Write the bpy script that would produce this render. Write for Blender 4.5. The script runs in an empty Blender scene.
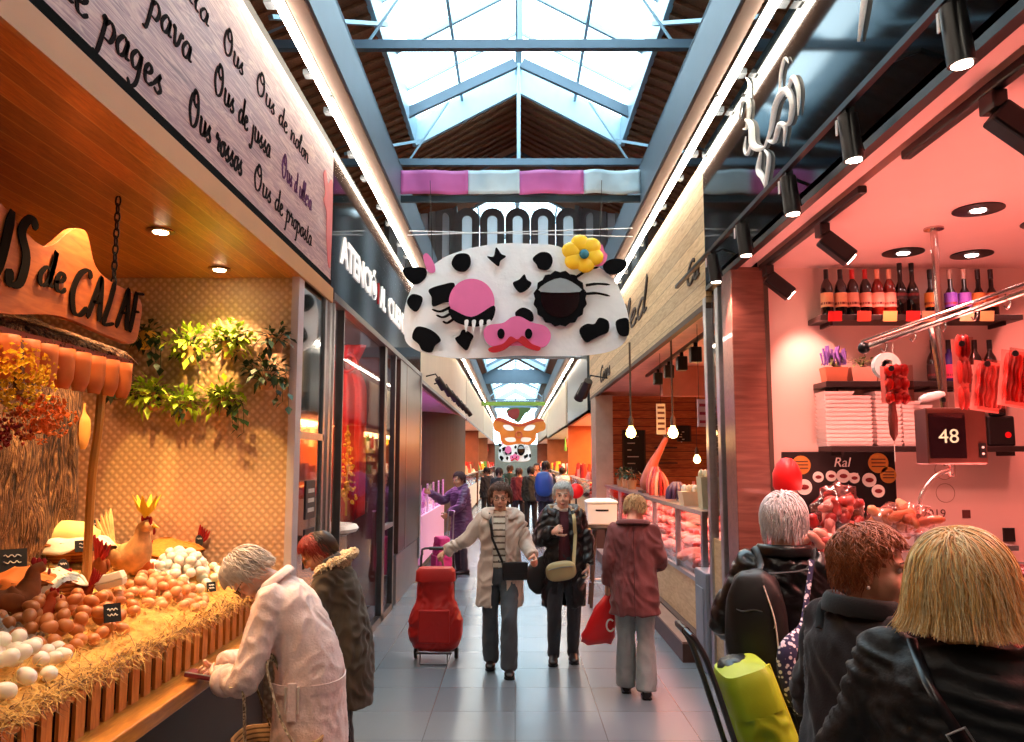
import bpy, math, random
from mathutils import Vector as V, Matrix as M, noise, geometry
SC = bpy.context.scene
COL = SC.collection
R = random.Random(11)
PI = math.pi
F, CX, CY, H = 800.0, 512.0, 371.0, 1.8
TH = math.atan((460 - 371) / F)
PSI = math.atan(3 / F)


def ray(px, py):
    x = (px - CX) / F
    u = (CY - py) / F
    y = math.cos(TH) - u * math.sin(TH)
    z = math.sin(TH) + u * math.cos(TH)
    return V((x * math.cos(PSI) - y * math.sin(PSI), x * math.sin(PSI) + y * math.cos(PSI), z))


def PY(px, py, Y):
    r = ray(px, py)
    return V((0, 0, H)) + r * (Y / r.y)


def hexc(s):
    s = s.lstrip('#')
    c = [int(s[i:i + 2], 16) / 255 for i in (0, 2, 4)]
    return tuple(x / 12.92 if x <= .04045 else ((x + .055) / 1.055) ** 2.4 for x in c) + (1,)


# ---------------------------------------------------------------- materials
MATS = {}


class NT:
    def __init__(s, name):
        s.m = bpy.data.materials.new(name)
        s.m.use_nodes = True
        s.t = s.m.node_tree
        s.b = s.t.nodes['Principled BSDF']
        s.co = None

    def n(s, kind, **kw):
        nd = s.t.nodes.new(kind)
        for k, v in kw.items():
            if hasattr(nd, k):
                setattr(nd, k, v)
            else:
                nd.inputs[k].default_value = v
        return nd

    def l(s, a, b):
        s.t.links.new(a, b)

    def coord(s, scale=(1, 1, 1), rot=(0, 0, 0), kind='Object'):
        tc = s.n('ShaderNodeTexCoord')
        mp = s.n('ShaderNodeMapping')
        mp.inputs['Scale'].default_value = scale
        mp.inputs['Rotation'].default_value = rot
        s.l(tc.outputs[kind], mp.inputs['Vector'])
        return mp.outputs['Vector']

    def ramp(s, fac, stops):
        r = s.n('ShaderNodeValToRGB')
        e = r.color_ramp.elements
        e[0].position, e[0].color = stops[0]
        e[1].position, e[1].color = stops[-1]
        for p, c in stops[1:-1]:
            x = e.new(p)
            x.color = c
        s.l(fac, r.inputs['Fac'])
        return r.outputs['Color']

    def bump(s, h, strength=.3, dist=.01):
        b = s.n('ShaderNodeBump')
        b.inputs['Strength'].default_value = strength
        b.inputs['Distance'].default_value = dist
        s.l(h, b.inputs['Height'])
        s.l(b.outputs['Normal'], s.b.inputs['Normal'])


def shade(c, k):
    return (min(1, c[0] * k), min(1, c[1] * k), min(1, c[2] * k), 1)


def mat(name, col, rough=.5, metal=0., var=.12, vs=6., bump=0., bs=40., emit=None, es=0., alpha=1., spec=.5, trans=0., sheen=0., dist=.004, sc=(1, 1, 1), coat=0., sss=0.):
    if name in MATS:
        return MATS[name]
    c = hexc(col) if isinstance(col, str) else col
    t = NT(name)
    b = t.b
    b.inputs['Roughness'].default_value = rough
    b.inputs['Metallic'].default_value = metal
    b.inputs['Specular IOR Level'].default_value = spec
    b.inputs['Base Color'].default_value = c
    b.inputs['Alpha'].default_value = alpha
    b.inputs['Transmission Weight'].default_value = trans
    b.inputs['Sheen Weight'].default_value = sheen
    b.inputs['Coat Weight'].default_value = coat
    if sss:
        b.inputs['Subsurface Weight'].default_value = sss
        b.inputs['Subsurface Radius'].default_value = (.02, .008, .004)
        b.inputs['Subsurface Scale'].default_value = .5
    co = t.coord(sc)
    if var:
        nz = t.n('ShaderNodeTexNoise')
        nz.inputs['Scale'].default_value = vs
        nz.inputs['Detail'].default_value = 4
        t.l(co, nz.inputs['Vector'])
        t.l(t.ramp(nz.outputs['Fac'], [(.25, shade(c, 1 - var)), (.75, shade(c, 1 + var))]), b.inputs['Base Color'])
    if bump:
        nb = t.n('ShaderNodeTexNoise')
        nb.inputs['Scale'].default_value = bs
        nb.inputs['Detail'].default_value = 5
        t.l(co, nb.inputs['Vector'])
        t.bump(nb.outputs['Fac'], bump, dist)
    if emit:
        b.inputs['Emission Color'].default_value = hexc(emit)
        b.inputs['Emission Strength'].default_value = es
    MATS[name] = t.m
    return t.m


def wood(name, c1, c2, sc=(1, 1, 1), rough=.5, boards=None, bcol='2a1608', bump=.2, grain=12., bw=.02, coat=0.):
    """wood grain; sc stretches it (small along the grain); boards=(axis, pitch) draws board joints"""
    if name in MATS:
        return MATS[name]
    t = NT(name)
    co = t.coord(sc)
    nz = t.n('ShaderNodeTexNoise')
    nz.inputs['Scale'].default_value = grain
    nz.inputs['Detail'].default_value = 6
    nz.inputs['Distortion'].default_value = 1.2
    t.l(co, nz.inputs['Vector'])
    col = t.ramp(nz.outputs['Fac'], [(.3, hexc(c1)), (.5, tuple((a + b) / 2 for a, b in zip(hexc(c1), hexc(c2)))), (.7, hexc(c2))])
    h = nz.outputs['Fac']
    if boards:
        tc = t.n('ShaderNodeTexCoord')
        sp = t.n('ShaderNodeSeparateXYZ')
        t.l(tc.outputs['Object'], sp.inputs[0])
        d = t.n('ShaderNodeMath', operation='DIVIDE')
        t.l(sp.outputs[boards[0]], d.inputs[0])
        d.inputs[1].default_value = boards[1]
        fl = t.n('ShaderNodeMath', operation='FLOOR')
        t.l(d.outputs[0], fl.inputs[0])
        wn = t.n('ShaderNodeTexWhiteNoise', noise_dimensions='1D')
        t.l(fl.outputs[0], wn.inputs['W'])
        fr = t.n('ShaderNodeMath', operation='FRACT')
        t.l(d.outputs[0], fr.inputs[0])
        gt = t.n('ShaderNodeMath', operation='GREATER_THAN')
        t.l(fr.outputs[0], gt.inputs[0])
        gt.inputs[1].default_value = bw / boards[1]
        hs = t.n('ShaderNodeHueSaturation')
        mr = t.n('ShaderNodeMapRange')
        mr.inputs['To Min'].default_value = .78
        mr.inputs['To Max'].default_value = 1.18
        t.l(wn.outputs['Value'], mr.inputs['Value'])
        t.l(mr.outputs[0], hs.inputs['Value'])
        t.l(col, hs.inputs['Color'])
        mx = t.n('ShaderNodeMix', data_type='RGBA')
        t.l(gt.outputs[0], mx.inputs['Factor'])
        mx.inputs[6].default_value = hexc(bcol)
        t.l(hs.outputs[0], mx.inputs[7])
        col = mx.outputs[2]
        ad = t.n('ShaderNodeMath', operation='ADD')
        t.l(h, ad.inputs[0])
        mu = t.n('ShaderNodeMath', operation='MULTIPLY')
        t.l(gt.outputs[0], mu.inputs[0])
        mu.inputs[1].default_value = 2
        t.l(mu.outputs[0], ad.inputs[1])
        h = ad.outputs[0]
    t.l(col, t.b.inputs['Base Color'])
    t.b.inputs['Roughness'].default_value = rough
    t.b.inputs['Coat Weight'].default_value = coat
    t.bump(h, bump, .004)
    MATS[name] = t.m
    return t.m


def glass(name, tint='ffffff', refl=.12, rough=.02, op=0.):
    """thin clear pane: light passes, a share is reflected"""
    if name in MATS:
        return MATS[name]
    t = NT(name)
    tr = t.n('ShaderNodeBsdfTransparent')
    tr.inputs[0].default_value = hexc(tint)
    gl = t.n('ShaderNodeBsdfGlossy')
    gl.inputs['Roughness'].default_value = rough
    fr = t.n('ShaderNodeLayerWeight')
    fr.inputs['Blend'].default_value = .3
    mr = t.n('ShaderNodeMapRange')
    mr.inputs['To Min'].default_value = refl * .4
    mr.inputs['To Max'].default_value = min(1, refl * 4)
    t.l(fr.outputs['Facing'], mr.inputs['Value'])
    mx = t.n('ShaderNodeMixShader')
    t.l(mr.outputs[0], mx.inputs[0])
    t.l(tr.outputs[0], mx.inputs[1])
    t.l(gl.outputs[0], mx.inputs[2])
    out = t.t.nodes['Material Output']
    t.l(mx.outputs[0], out.inputs['Surface'])
    MATS[name] = t.m
    return t.m


def stripes(name, ca, cb, axis, pitch, duty=.5, rough=.7, rot=(0, 0, 0), bump=.3, soft=.05):
    if name in MATS:
        return MATS[name]
    t = NT(name)
    co = t.coord((1, 1, 1), rot)
    sp = t.n('ShaderNodeSeparateXYZ')
    t.l(co, sp.inputs[0])
    d = t.n('ShaderNodeMath', operation='DIVIDE')
    t.l(sp.outputs[axis], d.inputs[0])
    d.inputs[1].default_value = pitch
    fr = t.n('ShaderNodeMath', operation='FRACT')
    t.l(d.outputs[0], fr.inputs[0])
    nz = t.n('ShaderNodeTexNoise')
    nz.inputs['Scale'].default_value = 60
    t.l(co, nz.inputs['Vector'])
    ad = t.n('ShaderNodeMath', operation='MULTIPLY_ADD')
    t.l(nz.outputs['Fac'], ad.inputs[0])
    ad.inputs[1].default_value = .25
    t.l(fr.outputs[0], ad.inputs[2])
    a, b = hexc(ca), hexc(cb)
    col = t.ramp(ad.outputs[0], [(.1, a), (duty + .1 - soft, a), (duty + .1 + soft, b), (1, b)])
    t.l(col, t.b.inputs['Base Color'])
    t.b.inputs['Roughness'].default_value = rough
    t.bump(ad.outputs[0], bump, .004)
    MATS[name] = t.m
    return t.m


# ---------------------------------------------------------------- mesh builder
def frame(d, up=V((0, 0, 1))):
    d = V(d).normalized()
    if abs(d.dot(up)) > .95:
        up = V((1, 0, 0)) if abs(d.x) < .9 else V((0, 1, 0))
    x = up.cross(d).normalized()
    return x, d.cross(x).normalized(), d


def fmat(o, d, up=V((0, 0, 1))):
    """matrix whose Z is d and origin is o"""
    x, y, z = frame(d, up)
    return M.Translation(V(o)) @ M((x, y, z)).transposed().to_4x4()


def cr(pts, n=6, closed=False):
    """Catmull-Rom through the points"""
    P = [V(p) for p in pts]
    k = len(P)
    out = []
    rng = range(k if closed else k - 1)
    for i in rng:
        if closed:
            a, b, c, d = P[i - 1], P[i], P[(i + 1) % k], P[(i + 2) % k]
        else:
            b, c = P[i], P[i + 1]
            a = P[i - 1] if i else b * 2 - c
            d = P[i + 2] if i + 2 < k else c * 2 - b
        for j in range(n):
            t = j / n
            out.append(.5 * (2 * b + (c - a) * t + (2 * a - 5 * b + 4 * c - d) * t * t + (3 * b - a - 3 * c + d) * t ** 3))
    if not closed:
        out.append(P[-1].copy())
    return out


def wpar(o):
    m = M.Identity(4)
    while o is not None:
        m = o.matrix_basis @ m
        o = o.parent
    return m


class MB:
    def __init__(s, m=None):
        s.v, s.f, s.mi, s.k = [], [], [], 0
        s.m = m.copy() if m else M.Identity(4)

    def add(s, vs, fs, mi=None):
        o = len(s.v)
        s.v += [s.m @ V(p) for p in vs]
        s.f += [tuple(i + o for i in f) for f in fs]
        s.mi += [s.k if mi is None else mi] * len(fs)

    def box(s, c, d, rot=None):
        m = M.Translation(V(c))
        if rot is not None:
            m = m @ (rot if isinstance(rot, M) else M.Rotation(rot, 4, 'Z'))
        vs = [m @ V((x * d[0] / 2, y * d[1] / 2, z * d[2] / 2)) for x in (-1, 1) for y in (-1, 1) for z in (-1, 1)]
        s.add(vs, [(0, 1, 3, 2), (4, 6, 7, 5), (0, 4, 5, 1), (2, 3, 7, 6), (0, 2, 6, 4), (1, 5, 7, 3)])
        return s

    def bb(s, x0, x1, y0, y1, z0, z1):
        return s.box(((x0 + x1) / 2, (y0 + y1) / 2, (z0 + z1) / 2), (abs(x1 - x0), abs(y1 - y0), abs(z1 - z0)))

    def bar(s, a, b, w, h, up=V((0, 0, 1))):
        a, b = V(a), V(b)
        m = fmat((a + b) / 2, b - a, up)
        return s.box((0, 0, 0), (0, 0, 0)) if (b - a).length < 1e-6 else s._bx(m, w, h, (b - a).length)

    def _bx(s, m, w, h, l):
        vs = [m @ V((x * w / 2, y * h / 2, z * l / 2)) for x in (-1, 1) for y in (-1, 1) for z in (-1, 1)]
        s.add(vs, [(0, 1, 3, 2), (4, 6, 7, 5), (0, 4, 5, 1), (2, 3, 7, 6), (0, 2, 6, 4), (1, 5, 7, 3)])
        return s

    def loft(s, rings, caps=True, closed=False):
        n = len(rings[0])
        vs = [p for r in rings for p in r]
        fs = []
        k = len(rings)
        for i in range(k if closed else k - 1):
            for j in range(n):
                a, b = i * n, ((i + 1) % k) * n
                fs.append((a + j, a + (j + 1) % n, b + (j + 1) % n, b + j))
        if caps and not closed:
            fs.append(tuple(reversed(range(n))))
            fs.append(tuple((k - 1) * n + j for j in range(n)))
        s.add(vs, fs)
        return s

    def tube(s, pts, r, n=8, caps=True, closed=False, flat=1., up=V((0, 0, 1))):
        P = [V(p) for p in pts]
        rs = r if isinstance(r, (list, tuple)) else [r] * len(P)
        rings = []
        px = None
        for i, p in enumerate(P):
            a = P[i - 1] if (i or closed) else P[0]
            b = P[(i + 1) % len(P)] if (i + 1 < len(P) or closed) else P[-1]
            d = (b - a)
            if d.length < 1e-9:
                d = V((0, 0, 1))
            d.normalize()
            if px is None:
                x, y, _ = frame(d, up)
            else:
                x = px - d * px.dot(d)
                if x.length < 1e-6:
                    x, y, _ = frame(d, up)
                x.normalize()
                y = d.cross(x)
            px = x
            rings.append([p + (x * math.cos(t) + y * math.sin(t) * flat) * rs[i] for t in [2 * PI * j / n for j in range(n)]])
        return s.loft(rings, caps, closed)

    def cyl(s, a, b, r, r2=None, n=16):
        return s.tube([a, b], [r, r if r2 is None else r2], n)

    def lathe(s, prof, m=None, n=20):
        m = m or M.Identity(4)
        rings = [[m @ V((r * math.cos(t), r * math.sin(t), z)) for t in [2 * PI * j / n for j in range(n)]] for r, z in prof]
        return s.loft(rings, True)

    def ell(s, c, r, m=None, nu=16, nv=10, fn=None):
        m = (m or M.Identity(4))
        c = V(c)
        if not isinstance(r, (list, tuple)):
            r = (r, r, r)
        vs, fs = [], []
        for i in range(1, nv):
            a = PI * i / nv
            for j in range(nu):
                b = 2 * PI * j / nu
                vs.append(V((math.sin(a) * math.cos(b), math.sin(a) * math.sin(b), math.cos(a))))
        vs += [V((0, 0, 1)), V((0, 0, -1))]
        if fn:
            vs = [fn(p) for p in vs]
        vs = [m @ (c + V((p.x * r[0], p.y * r[1], p.z * r[2]))) for p in vs]
        for i in range(nv - 2):
            for j in range(nu):
                fs.append((i * nu + j, (i + 1) * nu + j, (i + 1) * nu + (j + 1) % nu, i * nu + (j + 1) % nu))
        t, b = len(vs) - 2, len(vs) - 1
        for j in range(nu):
            fs.append((t, j, (j + 1) % nu))
            fs.append((b, (nv - 2) * nu + (j + 1) % nu, (nv - 2) * nu + j))
        s.add(vs, fs)
        return s

    def prism(s, poly, m, th, bev=0.):
        """2-D outline extruded along local z by th"""
        P = [V((p[0], p[1])) for p in poly]
        n = len(P)
        ar = sum(P[i].x * P[(i + 1) % n].y - P[(i + 1) % n].x * P[i].y for i in range(n))
        if ar < 0:
            P.reverse()
        lv = [(0, 0), (th, 0)]
        vs = [m @ V((p.x, p.y, z)) for z, _ in lv for p in P]
        tri = geometry.tessellate_polygon([[V((p.x, p.y, 0)) for p in P]])
        fs = []
        for t in tri:
            a, b, c = t
            if (P[b] - P[a]).x * (P[c] - P[a]).y - (P[b] - P[a]).y * (P[c] - P[a]).x < 0:
                a, c = c, a
            fs.append((c, b, a))
            fs.append((a + n, b + n, c + n))
        fs += [(i, (i + 1) % n, (i + 1) % n + n, i + n) for i in range(n)]
        s.add(vs, fs)
        return s

    def sheet(s, fn, nu, nv, cu=False):
        vs = [fn(i / nu, j / nv) for j in range(nv + 1) for i in range(nu + 1)]
        fs = [(j * (nu + 1) + i, j * (nu + 1) + i + 1, (j + 1) * (nu + 1) + i + 1, (j + 1) * (nu + 1) + i) for j in range(nv) for i in range(nu)]
        s.add(vs, fs)
        return s

    def build(s, name, mats, parent=None, world=True, smooth=35, bevel=0., solid=0., loc=None):
        me = bpy.data.meshes.new(name)
        vs = s.v
        if parent is not None and world:
            im = wpar(parent).inverted()
            vs = [im @ p for p in vs]
        ob = bpy.data.objects.new(name, me)
        if loc is not None:
            loc = V(loc)
            vs = [p - loc for p in vs]
            ob.location = loc
        me.from_pydata([tuple(p) for p in vs], [], s.f)
        if not isinstance(mats, (list, tuple)):
            mats = [mats]
        for m in mats:
            me.materials.append(m)
        me.polygons.foreach_set('material_index', [min(i, len(mats) - 1) for i in s.mi])
        if smooth:
            me.polygons.foreach_set('use_smooth', [True] * len(me.polygons))
            if smooth < 180:
                me.set_sharp_from_angle(angle=math.radians(smooth))
        me.update()
        COL.objects.link(ob)
        ob.parent = parent
        if bevel:
            b = ob.modifiers.new('Bevel', 'BEVEL')
            b.width = bevel
            b.segments = 2
            b.limit_method = 'ANGLE'
        if solid:
            b = ob.modifiers.new('Solidify', 'SOLIDIFY')
            b.thickness = solid
            b.offset = 0
        return ob


def tag(o, label=None, cat=None, group=None, kind=None):
    if label:
        o['label'] = label
    if cat:
        o['category'] = cat
    if group:
        o['group'] = group
    if kind:
        o['kind'] = kind
    return o


def thing(name, label, cat, loc=(0, 0, 0), rz=0., group=None):
    o = bpy.data.objects.new(name, None)
    o.empty_display_size = .1
    COL.objects.link(o)
    o.location = loc
    o.rotation_euler = (0, 0, rz)
    return tag(o, label, cat, group)


def st(o, label=None):
    return tag(o, label, None, None, 'structure')


def dup(o, loc=None, rot=None, label=None, group=None, sc=None, par=None):
    c = o.copy()
    COL.objects.link(c)
    if par is not None:
        c.parent = par
    if loc is not None:
        c.location = loc
    if rot is not None:
        c.rotation_euler = rot
    if sc is not None:
        c.scale = sc if isinstance(sc, (tuple, list)) else (sc,) * 3
    if label:
        c['label'] = label
    if group:
        c['group'] = group
    for ch in list(o.children):
        dup(ch, par=c)
    return c


def ev_mesh(ob):
    bpy.context.view_layer.update()
    dg = bpy.context.evaluated_depsgraph_get()
    return bpy.data.meshes.new_from_object(ob.evaluated_get(dg))


def text(name, body, size, mt, m, parent=None, ext=.004, shear=0., width=None, align='CENTER', off=0.):
    cu = bpy.data.curves.new('lettering', 'FONT')
    cu.body = body
    cu.size = size
    cu.extrude = ext
    cu.shear = shear
    cu.offset = off
    cu.align_x = align
    cu.align_y = 'CENTER'
    cu.resolution_u = 3
    ob = bpy.data.objects.new('lettering', cu)
    COL.objects.link(ob)
    me = ev_mesh(ob)
    bpy.data.objects.remove(ob)
    bpy.data.curves.remove(cu)
    vs = [v.co.copy() for v in me.vertices]
    if width and vs:
        w = max(v.x for v in vs) - min(v.x for v in vs)
        for v in vs:
            v.x *= width / w
    fs = [tuple(p.vertices) for p in me.polygons]
    bpy.data.meshes.remove(me)
    mb = MB(m)
    mb.add(vs, fs)
    return mb.build(name, mt, parent, smooth=0)


# plain stroke alphabet of a brush hand: each letter = width, strokes
SCR = {
    'O': (.95, [[(.5, 1.05), (.2, .85), (.12, .4), (.35, .0), (.62, .1), (.72, .5), (.6, .95), (.38, 1.08), (.3, .8), (.5, .62), (.62, .72)]]),
    'C': (.8, [[(.75, .85), (.6, 1.0), (.3, .85), (.12, .45), (.25, .05), (.5, 0), (.75, .2)]]),
    'u': (.52, [[(.0, .42), (.06, .5), (.06, .12), (.2, .0), (.36, .15), (.38, .5), (.38, .08), (.52, .1)]]),
    's': (.42, [[(.0, .1), (.25, .5), (.2, .32), (.34, .14), (.22, .0), (.06, .06)]]),
    'd': (.55, [[(.4, .42), (.22, .5), (.05, .25), (.15, 0), (.33, .12), (.42, .5), (.44, 1.0), (.4, .12), (.55, .08)]]),
    'e': (.42, [[(.0, .2), (.22, .28), (.3, .42), (.18, .5), (.06, .3), (.12, .04), (.28, 0), (.42, .12)]]),
    'p': (.52, [[(.0, .4), (.1, .5), (.08, 0), (.02, -.42), (-.12, -.45)], [(.08, .3), (.26, .5), (.42, .32), (.34, .04), (.14, .02)]]),
    'a': (.52, [[(.36, .42), (.2, .5), (.04, .22), (.14, 0), (.3, .1), (.38, .48), (.38, .08), (.52, .08)]]),
    'g': (.52, [[(.36, .42), (.2, .5), (.05, .26), (.16, .04), (.32, .14), (.38, .5), (.36, -.2), (.2, -.45), (.02, -.35)]]),
    'v': (.5, [[(.0, .42), (.08, .5), (.16, .02), (.3, .12), (.4, .5), (.5, .42)]]),
    'r': (.42, [[(.0, .36), (.1, .55), (.14, .38), (.3, .44), (.24, .08), (.42, .08)]]),
    'o': (.46, [[(.3, .48), (.12, .42), (.05, .15), (.2, 0), (.36, .2), (.3, .48), (.46, .44)]]),
    'n': (.56, [[(.0, .4), (.06, .5), (.06, 0), (.12, .34), (.28, .5), (.38, .36), (.4, .06), (.56, .08)]]),
    'j': (.3, [[(.1, .5), (.12, -.2), (.0, -.45), (-.15, -.35)]]),
    'l': (.3, [[(.0, .2), (.2, .8), (.16, 1.0), (.06, .7), (.08, .1), (.26, .06)]]),
    't': (.34, [[(.14, .85), (.1, .1), (.22, 0), (.34, .12)], [(.0, .56), (.28, .58)]]),
    'i': (.26, [[(.0, .4), (.08, .5), (.08, .1), (.26, .08)]]),
    'L': (.6, [[(.3, 1), (.18, .5), (.05, .0), (.5, .06)]]),
    'U': (.75, [[(.12, 1), (.05, .3), (.25, 0), (.5, .2), (.62, 1.0)]]),
    'S': (.6, [[(.58, .9), (.38, 1.02), (.18, .78), (.4, .45), (.34, .08), (.1, .0), (.0, .2)]]),
    'A': (.68, [[(.0, 0), (.2, .5), (.38, 1)], [(.38, 1), (.46, .5), (.5, 0)], [(.12, .38), (.5, .4)]]),
    'F': (.5, [[(.1, 1), (.08, .5), (.0, 0)], [(.05, .95), (.5, 1.02)], [(.08, .52), (.36, .54)]]),
    ' ': (.4, []),
}


def script(name, body, size, mt, m, parent=None, w=.075, slant=.18, width=None, ext=.004, pen=.9):
    adv = sum(SCR.get(c, SCR['n'])[0] for c in body) * size
    kx = (width / adv) if width else 1.
    mb = MB(m)
    x = 0.
    for c in body:
        wd, strokes = SCR.get(c, SCR['n'])
        for stq in strokes:
            P = cr([((x + (p[0] + slant * p[1]) * size) * kx, p[1] * size, 0) for p in stq], 5)
            L, Rr = [], []
            for i, p in enumerate(P):
                a, b = P[max(0, i - 1)], P[min(len(P) - 1, i + 1)]
                d = (b - a).normalized() if (b - a).length > 1e-9 else V((0, 1, 0))
                nn = V((-d.y, d.x, 0))
                ww = size * w * (.35 + pen * abs(d.y)) * (.55 if i in (0, len(P) - 1) else 1)
                L.append(p + nn * ww / 2)
                Rr.append(p - nn * ww / 2)
            mb.loft([[l + V((0, 0, ext)), r + V((0, 0, ext)), r, l] for l, r in zip(L, Rr)])
        x += wd * size
    return mb.build(name, mt, parent, smooth=0)


def lamp(name, kind, loc, energy, col, size=.1, rot=None, spot=None, blend=.5, to=None, sy=None):
    l = bpy.data.lights.new(name, kind)
    l.energy = energy
    l.color = hexc(col)[:3]
    if kind == 'AREA':
        l.size = size
        if sy:
            l.shape = 'RECTANGLE'
            l.size_y = sy
    else:
        l.shadow_soft_size = size
    if kind == 'SPOT':
        l.spot_size = math.radians(spot or 60)
        l.spot_blend = blend
    o = bpy.data.objects.new(name, l)
    COL.objects.link(o)
    o.location = loc
    if to is not None:
        o.rotation_euler = (V(to) - V(loc)).to_track_quat('-Z', 'Y').to_euler()
    elif rot:
        o.rotation_euler = rot
    return o


# axes of the two shop fronts: text and reliefs on them
def face_right_of_left_wall(x, y, z):
    """frame on the left-hand front (faces +X): local x runs away from the camera, y up, z towards the aisle"""
    return M.Translation((x, y, z)) @ M(((0, 0, 1), (1, 0, 0), (0, 1, 0))).to_4x4()


def face_left_of_right_wall(x, y, z):
    """frame on the right-hand front (faces -X): local x runs towards the camera"""
    return M.Translation((x, y, z)) @ M(((0, 0, -1), (-1, 0, 0), (0, 1, 0))).to_4x4()


def face_cam(x, y, z):
    """frame facing -Y"""
    return M.Translation((x, y, z)) @ M(((1, 0, 0), (0, 0, -1), (0, 1, 0))).to_4x4()
# ================================================================ camera, world
cd = bpy.data.cameras.new('camera')
cd.sensor_width = 36
cd.lens = F / 1024 * 36
cd.clip_start = .05
cd.clip_end = 300
cam = bpy.data.objects.new('camera', cd)
COL.objects.link(cam)
cam.location = (0, 0, H)
cam.rotation_euler = (PI / 2 + TH, 0, PSI)
SC.camera = cam
vs_ = SC.view_settings
vs_.view_transform = 'Standard'
vs_.look = 'None'
vs_.gamma = 1
vs_.use_curve_mapping = False
vs_.exposure = 0.5
w = bpy.data.worlds.new('world')
SC.world = w
w.use_nodes = True
nt = w.node_tree
bg = nt.nodes['Background']
bg.inputs[0].default_value = (.80, .94, 1.0, 1)
bg.inputs[1].default_value = 5.5

# ================================================================ shared materials
m_beam = mat('painted_steel_blue_grey', '5f6f7c', .45, .2, .06, 3, .05)
m_dark = mat('dark_metal', '15171a', .4, .6, .1)
m_steel = mat('brushed_steel', 'a9adb0', .3, .9, .1, 20, .05, 200)
m_white = mat('white_paint', 'e8e8e6', .5, 0, .04)
m_black = mat('black_satin', '0b0b0d', .35, 0, .1)
m_bglass = mat('black_glossy_panel', '05090c', .07, 0, 0, spec=.35)
m_glass = glass('clear_glass')
m_tube = mat('white_led_tube', 'ffffff', .5, var=0, emit='fff1dc', es=32)
m_straw = mat('dry_straw', 'd9a955', .8, 0, .35, 30)
m_straw2 = mat('dark_straw', '6f4a30', .9, 0, .4, 30)
m_chalk = mat('chalk_white', 'e8e4da', .9, 0, .05)
m_red = mat('red_plastic', 'c40f14', .4)
m_roofwood = wood('roof_boards', '5e351e', '9c6038', (1, 8, 8), .75, boards=None)
m_brown = mat('brown_paint', '4a3527', .6)

# ================================================================ floor
t = NT('polished_grey_stone_tiles')
co = t.coord()
br = t.n('ShaderNodeTexBrick')
br.offset = 0
br.inputs['Scale'].default_value = 1
br.inputs['Mortar Size'].default_value = .004
br.inputs['Brick Width'].default_value = .6
br.inputs['Row Height'].default_value = .6
br.inputs['Color1'].default_value = hexc('5b6870')
br.inputs['Color2'].default_value = hexc('687680')
br.inputs['Mortar'].default_value = hexc('4a545a')
t.l(co, br.inputs['Vector'])
nz = t.n('ShaderNodeTexNoise')
nz.inputs['Scale'].default_value = 140
nz.inputs['Detail'].default_value = 3
t.l(co, nz.inputs['Vector'])
rp = t.ramp(nz.outputs['Fac'], [(.35, (.85, .85, .85, 1)), (.65, (1.08, 1.08, 1.08, 1))])
mx = t.n('ShaderNodeMix', data_type='RGBA', blend_type='MULTIPLY')
mx.inputs['Factor'].default_value = 1
t.l(br.outputs['Color'], mx.inputs[6])
t.l(rp, mx.inputs[7])
t.l(mx.outputs[2], t.b.inputs['Base Color'])
n2 = t.n('ShaderNodeTexNoise')
n2.inputs['Scale'].default_value = .8
t.l(co, n2.inputs['Vector'])
mr = t.n('ShaderNodeMapRange')
mr.inputs['To Min'].default_value = .24
mr.inputs['To Max'].default_value = .32
t.l(n2.outputs['Fac'], mr.inputs['Value'])
t.b.inputs['Roughness'].default_value = .27
t.b.inputs['Specular IOR Level'].default_value = .55
st(MB().bb(-9, 9, -3, 88, -.1, 0).build('floor', t.m, smooth=0))

# ================================================================ hall roof, skylights, trusses
XC = .07
SK, ZS, ZR = 2.03, 8.0, 9.1           # skylight half width, eave, ridge
m_sky = glass('skylight_glass', 'f2fbff', .05, .1)
m_frame = mat('skylight_frame_pale_blue', '9fb9c6', .4, .2, .06)
SEG = [(4.0, 15.2), (20.6, 56), (57.5, 87)]
for side, sx in (('left', -1), ('right', 1)):
    # roof slopes, with ribs lying across them
    slope = V((sx * 1.0, 0, -.42))
    a = XC + sx * SK
    mb = MB()
    mb.loft([[V((a, y, ZS)), V((a + sx * 7, y, ZS - 2.94)), V((a + sx * 7, y, ZS - 2.84)), V((a, y, ZS + .1))] for y in (-3, 88)])
    st(mb.build('roof_' + side, m_roofwood, smooth=0))
    mb = MB()
    y = 4.2
    while y < 19:
        mb.bar((a + sx * .05, y, ZS - .05), (a + sx * 5, y, ZS - 2.15), .08, .05)
        y += .3
    st(mb.build('trim_roof_ribs_' + side, m_roofwood, smooth=0))
    st(MB().bb(sx * 9, sx * 9.1, -3, 88, 0, 5.3).build('wall_' + side, mat('hall_wall_dark', '2b2723', .8), smooth=0))
    # rafters
    mb = MB()
    for y in (6, 10, 14.1, 18.3, 38, 54, 72):
        mb.bar((XC + sx * .06, y, ZR + .0), (a + sx * 6, y, ZS - 2.75), .09, .18)
    st(mb.build('trim_rafters_' + side, m_beam, smooth=0))
# closed ridge between skylights
for y0, y1 in ((-3, 4.0), (15.2, 20.6), (56, 57.5), (87, 88)):
    for sx in (-1, 1):
        mb = MB()
        mb.loft([[V((XC, y, ZR)), V((XC + sx * SK, y, ZS)), V((XC + sx * SK, y, ZS + .08)), V((XC, y, ZR + .08))] for y in (y0, y1)])
        n_ = int((y1 - y0) / .3)
        if y0 == 15.2:
            for k in range(n_ // 2):
                yy = y0 + .15 + k * .3
                mb.bar((XC + sx * .03, yy, ZR - .05), (XC + sx * SK, yy, ZS - .05), .08, .05)
        st(mb.build('roof_ridge', m_roofwood, smooth=0))
st(MB().bb(-9, 9, -3.1, -3, 0, 9.2).build('wall_back', mat('hall_wall_dark', '2b2723'), smooth=0))

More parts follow.
